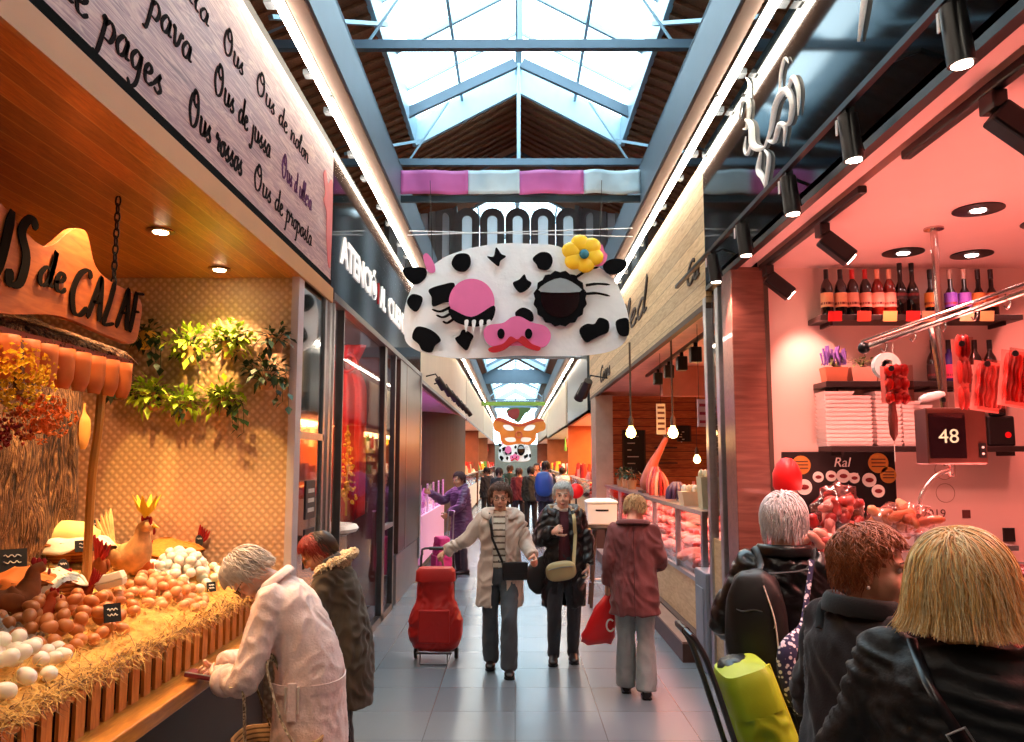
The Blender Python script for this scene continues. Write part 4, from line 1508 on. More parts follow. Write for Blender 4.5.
st(MB().bb(XR + .05, XR + .1, -1, 60, 3.33, 4.5).build('wall_right_fascia', mat('fascia_back', '2c2a28', .7), smooth=0))
st(MB().bb(XR + .1, 6.6, -1, 60, 4.2, 4.3).build('ceiling_right_stall_tops', mat('fascia_back', '2c2a28', .7), smooth=0))

# timber shop sign
m_tim = wood('light_timber_planks', 'b08a5a', 'd8b988', (8, .8, 8), .5, boards=(2, .15), bw=.006, bcol='6b4d2c', grain=5)
ts = thing('shop_sign', 'pale timber plank fascia with brown brush lettering above the butcher stall', 'sign', (XR, 12, 3.2))
MB().bb(XR, XR + .05, 6.8, 17.6, 3.15, 4.42).build('boards', m_tim, ts, smooth=0)
MB().bb(XR - .004, XR + .06, 6.8, 17.6, 3.1, 3.155).build('lower_edge', m_brown, ts, smooth=0)
m_bl = mat('dark_brown_letters', '2e1c12', .6)
mf = face_left_of_right_wall(XR, 0, 0)
for name, pts in (('brush_letters', [(-13.2, 3.5, -12.9, 4.0), (-12.6, 3.55, -12.4, 3.85)]),):
    pass
for body, y0, y1, z, s_ in (('Ulled', 13.4, 9.55, 3.66, .42), ('Ca', 7.55, 6.95, 3.44, .2), ('Carns', 15.4, 13.6, 3.28, .28)):
    script('lettering', body, s_, m_bl, face_left_of_right_wall(XR, y0, z), ts, w=.2, width=abs(y1 - y0) * .92, ext=.015)

# ---- track with cylindrical spots in front of the black fascia
tk = thing('track_rail', 'long black lighting rail running in front of the glossy fascia', 'track', (1.5, 3, 3.4))
MB().bb(1.485, 1.515, 1.0, 7.3, 3.38, 3.41).build('rail', m_dark, tk, smooth=0)
for y in (1.6, 3.1, 4.6, 6.2):
    MB().bar((1.5, y, 3.4), (XR, y, 3.46), .015, .015).build('bracket', m_dark, tk, smooth=0)
m_gl = mat('glowing_spot_lens', 'ffffff', var=0, emit='ffe0c8', es=25)
for y, lb in ((2.62, 'black cylinder spotlight nearest the camera on the fascia rail'), (3.5, 'second black cylinder spotlight on the fascia rail, right of the scroll ornament'), (4.3, 'middle black cylinder spotlight on the fascia rail'), (5.2, 'fourth black cylinder spotlight on the fascia rail, near the posts'), (6.0, 'last black cylinder spotlight on the fascia rail, at the timber sign edge')):
    o = thing('cylinder_spotlight', lb, 'spotlight', (1.5, y, 3.38), group='cylinder spotlights on the fascia rail')
    x0, z0, x1, z1 = 1.515, 3.36, 1.535, 3.15
    MB().cyl((x0, y, z0), (x1, y, z1), .043, .046, 20).build('housing', m_black, o)
    MB().bb(x0 - .02, x0 + .02, y - .03, y + .03, 3.33, 3.39).build('adapter', m_dark, o, smooth=0)
    MB().cyl((x1, y, z1 + .004), (x1, y, z1 - .004), .035, n=16).build('lens', m_gl, o)
    MB().box((x0 - .052, y - .0, 3.3), (.006, .014, .07)).build('label_stripe', m_white, o, smooth=0)
    MB().tube([(x0 + .05, y + .03, 3.34), (x1 + .055, y + .02, 3.2)], .006, 5).build('cooling_fin', m_dark, o)
    lamp('spot_beam', 'SPOT', (x1 + .01, y, z1 - .02), 80, 'ffb8a8', .04, None, 80, .6, to=(2.0, y + .1, .9))
# two short ceiling tracks with heads
for k, (ya, yb, ys) in enumerate(((2.3, 3.7, (3.0,)), (4.17, 5.95, (4.75, 5.8)))):
    o = thing('ceiling_track', ['short black ceiling track nearest the camera in the deli', 'black ceiling track in the deli next to the end wall'][k], 'track', (1.87, (ya + yb) / 2, ZC))
    MB().bb(1.845, 1.895, ya, yb, ZC - .045, ZC).build('rail', m_black, o, smooth=0, bevel=.01)
    for y in ys:
        h_ = thing('track_spotlight', {3.0: 'square black track head nearest the camera under the pink ceiling', 4.75: 'black track head in the middle of the second ceiling track', 5.8: 'black track head at the end of the ceiling track by the wood pillar'}[y], 'spotlight', (1.87, y, ZC - .05), group='track heads under the deli ceiling')
        MB().bb(1.84, 1.9, y - .05, y + .05, ZC - .12, ZC - .045).build('driver_box', m_black, h_, smooth=0, bevel=.006)
        a, b = V((1.86, y - .02, ZC - .13)), V((2.02, y - .04, ZC - .27))
        MB().bar(a, b, .1, .1).build('head', m_black, h_, smooth=0, bevel=.012)
        MB().cyl(b, b + (b - a).normalized() * .006, .036, n=16).build('lens', m_gl, h_)
        lamp('spot_beam', 'SPOT', b + (b - a).normalized() * .03, 70, 'ffa898', .04, None, 90, .7, to=(2.8, y + .3, .9))
# recessed black round lights
SAL = 'ff8f84'
for x, y, lb in ((2.73, 4.59, 'black-rimmed recessed light nearest the camera in the pink ceiling'), (2.76, 5.57, 'black-rimmed recessed light nearest the bottle shelf, left one'), (3.28, 5.63, 'black-rimmed recessed light above the right-hand bottles'), (3.3, 4.85, 'black-rimmed recessed light cut by the right edge of the view')):
    downlight(x, y, ZC, .14, m_black, lb, 'black-rimmed recessed lights in the deli ceiling', SAL, 44, 120, 25, cname='ffd0c8', lr=.36)
for x, y in ((2.75, 3.6), (3.3, 3.8), (2.75, 2.4), (3.9, 4.6), (3.9, 5.5), (2.2, 1.6), (4.0, 3.0)):
    lamp('spot_beam', 'SPOT', (x, y, ZC - .03), 43, SAL, .06, (0, 0, 0), 130, .8)
lamp('added_customer_fill', 'SPOT', (3.2, 3.1, 3.2), 170, 'ffb0a0', .08, None, 50, .7, to=(1.15, 2.4, 1.4))  # unseen lamp added to brighten the customers' faces
lamp('added_deli_uplight', 'AREA', (2.35, 3.9, 1.5), 40, 'ff8a7c', .3, (PI, 0, 0), sy=3)  # bare upward-facing lamp, added above the counter without a fitting
# ceiling duct grille and pole
gr = thing('ceiling_grille', 'grey air grille and cable loop at the right of the pink ceiling', 'grille', (3.0, 4.0, ZC))
MB(M.Translation((2.95, 4.15, ZC - .01)) @ M.Rotation(.0, 4, 'Z')).bb(-.12, .3, -.12, .12, -.02, .01).build('plate', mat('grille_grey', 'a88a84', .5), gr, smooth=0)
mb = MB()
mb.tube(cr([(2.9, 3.95, ZC - .02), (2.93, 3.93, ZC - .12), (3.08, 3.92, ZC - .13), (3.2, 3.93, ZC - .02)], 6), .005, 5)
mb.build('cable', m_dark, gr)

# ---- shelves on the end wall
m_shelf = mat('black_brown_shelf', '1c100e', .45)
shf = []
for z, x0, x1, lb in ((2.86, 2.24, 3.72, 'upper dark shelf carrying the wine bottles'), (2.37, 2.26, 3.3, 'middle dark shelf carrying flower pots'), (1.9, 2.28, 3.72, 'lower dark shelf carrying stacked white trays')):
    o = thing('wall_shelf', lb, 'shelf', ((x0 + x1) / 2, YE, z))
    MB().bb(x0, x1, YE - .26, YE, z - .04, z).build('board', m_shelf, o, smooth=0, bevel=.003)
    for x in (x0 + .1, x1 - .1):
        MB().bb(x - .01, x + .01, YE - .2, YE, z - .07, z - .04).build('bracket', m_shelf, o, smooth=0)


def bottle(x, y, z, h, r, bodyc, labc, capc, label, group, lz=(.15, .45), shoulder=.62, lbl2=None):
    o = thing('wine_bottle', label, 'bottle', (x, y, z), group=group)
    m = M.Translation((x, y, z))
    MB(m).lathe([(0, .004), (r * .9, 0), (r, h * .02), (r, h * shoulder * .85), (r * .85, h * shoulder), (r * .38, h * (shoulder + .12)), (r * .33, h * .97), (r * .36, h * .975), (r * .36, h), (0, h)], None, 20).build('glass_body', mat('bottle_' + bodyc, bodyc, .1, 0, 0, coat=.6), o)
    MB(m).lathe([(r * 1.01, h * lz[0]), (r * 1.02, h * lz[0]), (r * 1.02, h * lz[1]), (r * 1.01, h * lz[1])], None, 20).build('label', mat('label_' + labc, labc, .6), o)
    MB(m).lathe([(r * .39, h * .8), (r * .4, h * .8), (r * .4, h * 1.003), (0, h * 1.003)], None, 16).build('capsule', mat('capsule_' + capc, capc, .4), o)
    MB(m).lathe([(r * 1.025, h * (lz[0] + .05)), (r * 1.03, h * (lz[0] + .05)), (r * 1.03, h * (lz[0] + .1)), (r * 1.025, h * (lz[0] + .1))], None, 16).build('label_band', mat('label_' + (lbl2 or '6a1a1a'), lbl2 or '6a1a1a', .6), o)
    return o


zb = 2.86
bx = [(827, '0c0808', 'e8a878', '0c0808', 'first from the left on the upper shelf, cream shield label'), (841, '0c0808', 'e8a878', '140a0a', 'second from the left on the upper shelf, cream shield label'),
      (853, '1a0506', 'e09a80', 'b01a18', 'third on the upper shelf, tall pale label, red capsule'), (866, '1a0506', 'e09a80', 'b01a18', 'fourth on the upper shelf, tall pale label, dark red capsule'),
      (878, '7a1a10', 'f0a890', 'e09070', 'fifth on the upper shelf, reddish glass'), (890, '7a1a10', 'f0a890', 'e8a080', 'sixth on the upper shelf, reddish glass'),
      (901, '080505', '1a0c0c', '080505', 'seventh, tall and all black, on the upper shelf'), (913, '080505', '1a0c0c', '0a0606', 'eighth, tall and all black, left of the steel pole'),
      (931, '0a0606', 'd88a3a', '0c0808', 'just left of the steel pole, small orange label'),
      (951, '0a0606', '5a3aa0', 'c8a090', 'first right of the pole, violet label'), (965, '0a0606', '7a4ab0', 'd8b0a0', 'second right of the pole, violet label'), (979, '0a0606', 'd8803a', '2a1010', 'third right of the pole, orange label'), (992, '0a0606', 'b8502a', '2a1010', 'last at the right of the upper shelf, rust label')]
for k, (px, bc, lc, cc, lb) in enumerate(bx):
    p = PY(px, 300, YE - .15)
    tall = k in (6, 7)
    bottle(p.x, YE - .15, zb, .44 if tall else .36, .044, bc, lc, cc, 'dark wine bottle, ' + lb, 'wine bottles on the upper shelf', (.2, .5) if not tall else (.3, .36), .68 if k < 6 else .5)
for px, c_, w_ in ((835, 'c81410', 0), (864, 'd8402a', 0), (890, 'f0c070', 0), (913, 'd01814', 0), (929, 'e8906a', 0), (967, 'f4e0a8', 0), (987, 'e8b070', 0)):
    p = PY(px, 321, YE - .27)
    o = MB(M.Translation((p.x, YE - .275, zb - .015)) @ M.Rotation(.2, 4, 'X')).box((0, 0, 0), (.1, .006, .075)).build('price_tag', mat('tag_' + c_, c_, .6), None, smooth=0)
    tag(o, '%s price ticket on the upper shelf edge below the bottles' % {'c81410': 'bright red leftmost', 'd8402a': 'orange-red', 'f0c070': 'yellow', 'd01814': 'deep red', 'e8906a': 'salmon', 'f4e0a8': 'pale cream', 'e8b070': 'tan rightmost'}[c_], 'price ticket')
# pots on the middle shelf
for px, w_, c_, lf, lb in ((834, .17, 'b86a4a', 'lavender', 'pot of purple lavender at the left of the middle shelf'), (862, .2, 'd89a84', 'green', 'pale pot of green plants beside the lavender'), (885, .17, 'd8a890', 'green', 'low pale planter at the right of the middle shelf')):
    p = PY(px, 378, YE - .14)
    o = thing('shelf_planter', lb, 'potted plant', (p.x, YE - .14, 2.37))
    MB(M.Translation((p.x, YE - .14, 2.37))).loft([[V((a * w_ / 2 * s_, b * .06 * s_, z)) for a, b in ((-1, -1), (1, -1), (1, 1), (-1, 1))] for s_, z in ((.85, 0), (1, .11), (.9, .11), (.8, .03))]).build('pot', mat('pot_' + c_, c_, .7), o, smooth=0)
    foliage('foliage', (p.x, YE - .14, 2.52), (w_ * .5, .05, .05), 60, .035, mat('shelf_leaf', '5a6a30', .5, 0, .3), o)
    if lf == 'lavender':
        mb = MB()
        for i in range(34):
            x, y = p.x + R.uniform(-.08, .08), YE - .14 + R.uniform(-.04, .04)
            mb.tube([(x, y, 2.5), (x + R.uniform(-.03, .03), y, 2.6 + R.uniform(-.02, .05))], [.004, .009], 5)
        mb.build('flower_spikes', mat('lavender', '6a4a9a', .7), o)
# stacks of white foam trays on the lower shelf
for k, (px, n, w_, h_) in enumerate(((835, 13, .22, .4), (856, 12, .16, .37), (883, 13, .19, .4), (906, 11, .14, .33), (917, 10, .14, .3))):
    p = PY(px, 420, YE - .14)
    o = thing('tray_stack', ['wide stack of white foam trays, leftmost on the lower shelf', 'narrow stack of white foam trays, second on the lower shelf', 'wide stack of white foam trays in the middle of the lower shelf', 'white foam tray stack partly behind the hanging sausages', 'white foam tray stack beside the ticket display'][k], 'tray stack', (p.x, YE - .14, 1.9))
    for j in range(n):
        z = 1.9 + h_ * j / n
        MB(M.Translation((p.x, YE - .14, z))).loft([[V((a * w_ / 2 * s_, b * .1 * s_, zz)) for a, b in ((-1, -1), (1, -1), (1, 1), (-1, 1))] for s_, zz in ((.88, 0), (1, h_ / n * .9), (.96, h_ / n * .9), (.84, .006))]).build('tray', mat('white_foam', 'f0ded8', .7, var=.02), o, smooth=0)
p = PY(930, 380, YE - .1)
for k, (px, c1, c2, lb) in enumerate(((933, '1a0a0a', '2a1414', 'dark bottle standing on the middle shelf behind the sausages'), (949, '2a1a6a', 'c82a5a', 'blue and magenta bottle on the middle shelf'), (975, '0a0606', 'e8d8d0', 'black bottle with white label on the middle shelf'), (990, '140808', '3a1a1a', 'small dark bottle at the right end of the middle shelf'))):
    q = PY(px, 380, YE - .1)
    bottle(q.x, YE - .12, 2.35, .34, .045, c1, c2, '180a0a', lb, None)
st_ = thing('wall_shelf', 'short dark shelf behind the hanging meat packs, right of the flower pots', 'shelf', (3.4, YE, 2.35))
MB().bb(3.02, 3.75, YE - .24, YE, 2.31, 2.35).build('board', m_shelf, st_, smooth=0)
mc = thing('card_machine', 'small black machine with a red light on the lower shelf', 'machine', (3.5, YE - .15, 1.9))
MB().bb(3.42, 3.62, YE - .24, YE - .06, 1.9, 2.12).build('body', m_black, mc, smooth=0, bevel=.015)
MB().cyl((3.56, YE - .245, 1.98), (3.56, YE - .25, 1.98), .022, n=12).build('button', m_red, mc)
MB().bb(3.45, 3.55, YE - .26, YE - .2, 2.12, 2.22).build('spout', m_black, mc, smooth=0, bevel=.01)

# steel pole, ticket display, hook rail
pl = thing('steel_pole', 'thin steel pole from the pink ceiling down to the deli counter', 'pole', (2.67, 4.98, 1.3))
m_st2 = mat('polished_tube', 'c4b0aa', .2, .95, .05)
MB().cyl((2.67, 4.98, 2.1), (2.67, 4.98, ZC), .022, n=12).build('tube', m_st2, pl)
MB().cyl((2.67, 4.98, ZC - .012), (2.67, 4.98, ZC), .06, n=16).build('ceiling_flange', m_st2, pl)
dp = thing('ticket_display', 'brown boxed queue display showing 48 above the deli counter', 'display', (2.15, 3.9, 1.78))
m = M.Translation((2.1, 3.92, 1.915)) @ M.Rotation(-.12, 4, 'Z')
MB(m).box((.02, 0, 0), (.27, .16, .27)).build('case', mat('bronze_case', '5a2f26', .35, .3), dp, smooth=0, bevel=.008)
MB(m).box((-.025, -.082, .0), (.165, .008, .215)).build('screen', mat('dark_screen', '1e0e12', .15, coat=1), dp, smooth=0)
text('digits', '48', .095, mat('lit_digits', 'b8c8a8', var=0, emit='b8c8a0', es=.35), m @ M.Translation((-.02, -.088, -.005)) @ M.Rotation(PI / 2, 4, 'X'), dp, .001)
MB(m).box((.13, -.083, -.07), (.03, .006, .07)).build('socket', m_black, dp, smooth=0)
for dz in (-.085, -.055):
    MB(m).cyl((.13, -.086, dz), (.13, -.09, dz), .006, n=10).build('socket_pin', m_white, dp)
MB().tube(cr([(2.1, 3.92, 2.05), (2.09, 3.92, 2.2), (2.06, 3.9, 2.38), (2.02, 3.85, 2.46)], 4), .016, 8).build('mount_arm', m_st2, dp)
rl = thing('hook_rail', 'slanting chrome rail with hooks carrying the packed meats', 'rail', (1.95, 3.6, 2.4))
ra, rb = V((1.52, 4.1, 2.36)), V((2.75, 3.1, 2.46))
ra, rb = PY(864, 348, 3.95), PY(1075, 274, 3.4)
MB().cyl(ra, rb, .014, n=10).build('bar', m_st2, rl)
MB().cyl(ra + V((.0, .03, .035)), rb + V((0, .03, .035)), .008, n=8).build('upper_bar', m_st2, rl)
MB().ell(ra, .03, nu=12, nv=8).build('end_ball', m_dark, rl)
MB().cyl(rb - (rb - ra) * .12, V((rb.x - .08, rb.y, ZC)), .012, n=8).build('hanger', m_st2, rl)
for k in range(6):
    q = ra + (rb - ra) * (.1 + .15 * k)
    MB().tube(cr([q + V((0, 0, .02)), q + V((.015, -.01, -.02)), q + V((.0, -.01, -.05)), q + V((-.015, -.01, -.035))], 4), .004, 5).build('hook', m_st2, rl)
m_meat = mat('cured_meat_red', '9c1a1a', .35, 0, .3, 25, .3, 60)
m_fat = mat('meat_fat', 'e8a8a0', .4, 0, .1)
m_bag = glass('clear_bag', 'ffe8e4', .2, .1)


def bagged(px, py, Y, w_, h_, label, n, slices=False, rot=0.):
    c = PY(px, py, Y)
    o = thing('packed_meat', label, 'packed meat', (c.x, Y, c.z - h_ / 2))
    m = M.Translation(c) @ M.Rotation(rot, 4, 'Y')
    for k in range(n):
        mb = MB(m)
        if slices:
            x = -w_ / 2 + w_ * (k + .5) / n
            mb.tube(cr([(x + .004 * math.sin(j * 1.7 + k), .004 * (k % 2), -h_ * .42 + h_ * .84 * j / 8) for j in range(9)], 3), w_ / n * .55, 8, flat=.5)
        else:
            z = h_ * .38 - h_ * .76 * (k // 3) / max(1, (n - 1) // 3)
            x = -w_ * .28 + w_ * .28 * (k % 3)
            mb.ell((x, 0, z), (w_ * .17, .022, h_ * .17), nu=12, nv=8, fn=lambda p: p * (1 + .2 * noise.noise(p * 2 + V((k, 0, 0)))))
        mb.build('meat_piece', m_meat if k % 3 else mat('bright_meat', 'c8281e', .35, 0, .3, 25), o)
    MB(m).prism([(-w_ / 2, -h_ / 2), (w_ / 2, -h_ / 2), (w_ / 2, h_ / 2), (-w_ / 2, h_ / 2)], M.Translation((0, -.028, 0)) @ M.Rotation(PI / 2, 4, 'X'), .002).build('clear_wrap', m_bag, o, smooth=0)
    MB(m).prism([(-w_ / 2, -h_ / 2), (w_ / 2, -h_ / 2), (w_ / 2, h_ / 2), (-w_ / 2, h_ / 2)], M.Translation((0, .03, 0)) @ M.Rotation(PI / 2, 4, 'X'), .002).build('backing', mat('pinkish_backing', 'd87a70', .5), o, smooth=0)
    MB(m).cyl((-w_ * .3, -.03, h_ * .4), (-w_ * .3, -.036, h_ * .4), .014, n=10).build('round_sticker', m_black, o)
    return o


bagged(897, 384, 3.85, .13, .18, 'bag of dark red sausage pieces hanging at the left of the chrome rail', 9)
bagged(964, 372, 3.7, .07, .32, 'narrow upright pack of red meat beside the ticket display', 8)
bagged(990, 386, 3.6, .13, .23, 'flat pack of sliced red cured meat, left of the last pack', 6, True, .15)
bagged(1017, 378, 3.5, .12, .25, 'flat pack of sliced red cured meat cut by the right edge', 6, True, .15)
c = PY(886, 366, 3.9)
o = thing('paper_roll', 'white paper roll ring hanging on the chrome rail beside the sausage bag', 'paper roll', c - V((0, 0, .07)))
MB(M.Translation(c) @ M.Rotation(PI / 2, 4, 'X')).lathe([(.03, -.02), (.065, -.02), (.065, .02), (.03, .02), (.03, -.02)], None, 24).build('roll', m_white, o)
c = PY(893, 420, 3.85)
o = thing('hanging_sausage', 'thin dark sausage hanging point-down on a string', 'sausage', c - V((0, 0, .09)))
MB().tube([c + V((0, 0, .11)), c + V((0, 0, .08)), c, c - V((0, 0, .07)), c - V((0, 0, .1))], [.004, .016, .022, .018, .004], 10).build('casing', mat('dark_salami', '6a241a', .5, 0, .2), o)
mb = MB()
mb.cyl(c + V((0, 0, .11)), PY(893, 343, 3.85), .002, n=4)
mb.cyl(c - V((0, 0, .1)), c - V((0, 0, .2)), .002, n=4)
mb.build('string', m_chalk, o)
# camera-shaped white thing beside display
c = PY(932, 398, 3.9)
o = thing('hand_scanner', 'white handheld device resting on top of the ticket display', 'scanner', c)
MB().tube([c + V((-.06, 0, -.01)), c + V((-.03, 0, 0)), c + V((.03, 0, .015)), c + V((.06, 0, .02))], [.012, .022, .02, .012], 10).build('body', m_white, o)
MB().cyl(c + V((.05, -.01, -.02)), c + V((.05, -.01, .0)), .01, n=8).build('knob', m_black, o)

# ---- black poster on the end wall behind the counter
ps = thing('wall_poster', 'black poster with a white title and round badges on the deli end wall', 'poster', (2.4, YE - .01, 1.4))
MB().bb(2.0, 2.84, YE - .02, YE - .005, 1.05, 1.86).build('sheet', mat('poster_black', '120c0e', .35, 0, .1, 5), ps, smooth=0)
text('title', 'Ral', .1, m_chalk, face_cam(2.44, YE - .022, 1.78), ps, .002, .25)
MB().bb(2.46, 2.56, YE - .024, YE - .02, 1.695, 1.703).build('subtitle_line', m_chalk, ps, smooth=0)
gold = mat('gold_badge', 'c88a3a', .4, .3)
for px, py, r_ in ((801, 465, .07), (878, 463, .075), (888, 475, .06)):
    p = PY(px, py, YE - .02)
    b_ = MB().cyl((p.x, YE - .028, p.z), (p.x, YE - .02, p.z), r_, n=24).build('gold_badge', gold, ps)
    mb = MB()
    for k in range(3):
        mb.bb(p.x - r_ * .7, p.x + r_ * .7, YE - .031, YE - .028, p.z - r_ * .4 + k * r_ * .36, p.z - r_ * .4 + k * r_ * .36 + .008)
    mb.build('badge_print', m_brown, b_, smooth=0)
for px, py, r_ in ((818, 477, .04), (831, 476, .04), (843, 476, .05), (854, 478, .04), (869, 480, .052), (878, 491, .048), (804, 487, .058)):
    p = PY(px, py, YE - .02)
    b_ = MB().cyl((p.x, YE - .028, p.z), (p.x, YE - .02, p.z), r_, n=20).build('white_badge', m_chalk, ps)
    MB().ell((p.x, YE - .03, p.z), (r_ * .6, .003, r_ * .34), nu=10, nv=6).build('animal_mark', mat('mark_red', '7a1a18', .6), b_)
# sketched lettering on plaster wall
mb = MB(face_cam(0, YE - .002, 0))
p = PY(944, 470, YE)
for k in range(3):
    a0 = [(p.x + .0 + .07 * math.cos(q), p.z + .17 - k * .17 + .07 * math.sin(q), 0) for q in [2 * PI * j / 18 for j in range(18)]]
    mb.tube(a0, .003, 4, closed=True)
st(mb.build('wall_deli_line_drawing', mat('faint_brown_line', 'b08878', .7), smooth=0))
p = PY(938, 514, YE)
t_ = text('trim_wall_year', '2019', .09, mat('wall_print_brown', '5a2a24', .6), face_cam(p.x - .03, YE - .002, p.z), None, .001)
st(t_)
p = PY(942, 514, YE)
st(MB().bb(p.x + .15, p.x + .21, YE - .004, YE, p.z - .03, p.z + .03).build('trim_wall_square_mark', mat('wall_print_brown', '5a2a24'), smooth=0))
so = MB().bb(3.62, 3.7, YE - .02, YE, 1.2, 1.3).build('wall_socket', m_black, None, smooth=0)
tag(so, 'small black wall socket low on the pink wall at the right', 'socket')

# ---- deli counter: case, tray of meats, tap, sausages, red pot
dc = thing('deli_counter', 'long deli counter with glass front and steel top behind the three women', 'counter', (2.1, 3.4, 0))
MB().bb(1.75, 2.9, 1.6, 5.6, .1, .92).build('cabinet', mat('counter_cream', 'cdb49a', .5), dc, smooth=0)
MB().bb(1.8, 2.85, 1.65, 5.55, 0, .1).build('plinth', m_dark, dc, smooth=0)
mb = MB()
mb.loft([[V((1.72, y, .92)), V((1.74, y, 1.3)), V((1.75, y, 1.3)), V((1.73, y, .92))] for y in (1.6, 5.6)])
mb.build('front_glass', m_glass, dc, smooth=0)
MB().bb(1.72, 2.05, 1.6, 5.6, 1.3, 1.32).build('top_ledge', m_steel, dc, smooth=0)
MB().loft([[V((1.8, y, .92)), V((1.8, y, .96)), V((2.9, y, 1.22)), V((2.9, y, .92))] for y in (1.6, 5.6)]).build('display_bed', m_steel, dc, smooth=0)
MB().bb(2.05, 2.9, 4.7, 5.6, 1.28, 1.31).build('work_top', m_steel, dc, smooth=0)
bed = lambda x: .96 + (x - 1.8) * .236
mtl = [m_meat, mat('fresh_meat_pink', 'c8504a', .4, 0, .3, 18), mat('pale_pork', 'e09a88', .4, 0, .2, 14), mat('dark_beef', '5a1414', .35, 0, .3, 20)]
wt = mat('white_tray', 'f0e4de', .4)
nm = 0
names = ['bright red steaks', 'pink chops', 'pale pork cuts', 'dark beef pieces']
for ix, x in enumerate((1.98, 2.3, 2.62)):
    for iy in range(9):
        y = 2.0 + iy * .33
        if x < 2.5 and y > 4.5:
            continue
        z = bed(x) + .012
        k = (ix * 2 + iy) % 4
        o = thing('meat_tray', 'white tray of %s in the deli counter, row %s the glass' % (names[k], ['next to', 'midway behind', 'farthest from'][ix]), 'meat tray', (x, y, z), group='meat trays in the deli counter')
        MB(M.Translation((x, y, z)) @ M.Rotation(-.23, 4, 'Y')).loft([[V((a * .145 * s_, b * .15 * s_, zz)) for a, b in ((-1, -1), (1, -1), (1, 1), (-1, 1))] for s_, zz in ((.9, 0), (1, .03), (.95, .03), (.88, .008))]).build('tray', wt, o, smooth=0)
        for j in range(6):
            mb = MB(M.Translation((x, y, z)) @ M.Rotation(-.23, 4, 'Y'))
            sd = V((R.random() * 9, R.random() * 9, 0))
            mb.ell((R.uniform(-.08, .08), R.uniform(-.09, .09), .035 + .01 * j / 3), (R.uniform(.035, .06), R.uniform(.04, .07), .02), M.Identity(4), nu=10, nv=7, fn=lambda p: p * (1 + .3 * noise.noise(p * 1.6 + sd)))
            mb.build('meat_piece', mtl[k], o, smooth=180)
# things on the counter ledge
pt = PY(788, 500, 4.9)
o = thing('red_topped_jar', 'jar with a bright red domed lid behind the white-haired head', 'jar', (pt.x, 4.9, 1.32))
MB(M.Translation((pt.x, 4.9, 1.32))).lathe([(0, 0), (.06, 0), (.07, .03), (.07, .26), (.05, .3), (0, .3)], None, 20).build('body', mat('frosted_jar', 'd8b8b0', .3), o)
MB(M.Translation((pt.x, 4.9, 1.62))).lathe([(.075, 0), (.085, .02), (.085, .1), (.06, .16), (.03, .19), (0, .195)], None, 20).build('lid', mat('glowing_signal_red', 'd80c10', .4, var=.02, emit='d80c10', es=.2), o)  # added emission gives the red lid a faint glow of its own


def cluster(px, py, Y, spread, n, mt, label, cat, name, r_=(.02, .035), par_name='piece', bag=True):
    c = PY(px, py, Y)
    o = thing(name, label, cat, (c.x, Y, c.z - spread[2]))
    for k in range(n):
        a = V((R.gauss(0, .45) * spread[0], R.gauss(0, .4) * spread[1], R.uniform(-1, .6) * spread[2]))
        d = V((R.uniform(-1, 1), R.uniform(-.5, .5), R.uniform(-.6, .6))).normalized() * R.uniform(.04, .09)
        MB().tube(cr([c + a - d, c + a + V((0, 0, .01)), c + a + d], 3), [R.uniform(*r_) * q for q in (.5, .9, 1, 1, 1, .9, .5)], 9).build(par_name, mt[k % len(mt)], o, smooth=180)
    if bag:
        mb = MB(M.Translation(c))
        mb.ell((0, 0, 0), (spread[0] * 1.1, spread[1] * 1.2, spread[2] * 1.5), nu=20, nv=14, fn=lambda p: p * (1 + .35 * noise.noise(p * 2.3 + V((px, 0, 0)))))
        mb.build('clear_bag', m_bag, o, smooth=60)
    return o


cluster(838, 512, 4.5, (.13, .08, .1), 18, [mtl[1], m_meat, m_fat], 'clear bag of reddish sausages on the ledge, left of the steel tap', 'bagged sausages', 'sausage_bag')
cluster(900, 520, 4.3, (.16, .08, .06), 14, [mat('tan_sausage', 'c8885a', .45, 0, .2), mat('tan_sausage_dark', 'a8603a', .45, 0, .2)], 'heap of tan sausages in a bag above the red-brown hair', 'bagged sausages', 'sausage_bag')
cluster(815, 540, 4.4, (.12, .06, .05), 10, [mtl[1], mtl[2]], 'low heap of pink meat beside the white-haired head', 'meat heap', 'meat_heap', bag=False)
for px, hh, c_ in ((845, .13, 'd8b8b0'),):
    p = PY(px - 30, 525, 4.75)
    o = MB(M.Translation((p.x + .08, 4.75, 1.32))).lathe([(0, 0), (.035, 0), (.035, .16), (.028, .19), (.028, .22), (0, .22)], None, 16).build('glass_jar', mat('frosted_jar', 'd8b8b0'), None)
    tag(o, 'slim frosted jar between the red-lidded jar and the sausage bag', 'jar')
tp = thing('steel_tap', 'tall bent steel tap rising from the deli work top', 'tap', (2.3, 4.6, 1.31))
MB().tube(cr([PY(918, 540, 4.6), PY(919, 510, 4.6), PY(923, 492, 4.6), PY(936, 476, 4.6), PY(950, 470, 4.6)], 5), .012, 10).build('spout', m_st2, tp)
q = PY(950, 468, 4.6)
MB().tube([q + V((-.03, 0, .03)), q + V((.01, 0, .03)), q + V((.01, 0, -.05))], .02, 8).build('nozzle', m_st2, tp)
MB().cyl(V((PY(918, 530, 4.6).x, 4.6, 1.31)), PY(918, 526, 4.6), .022, n=12).build('base', m_st2, tp)

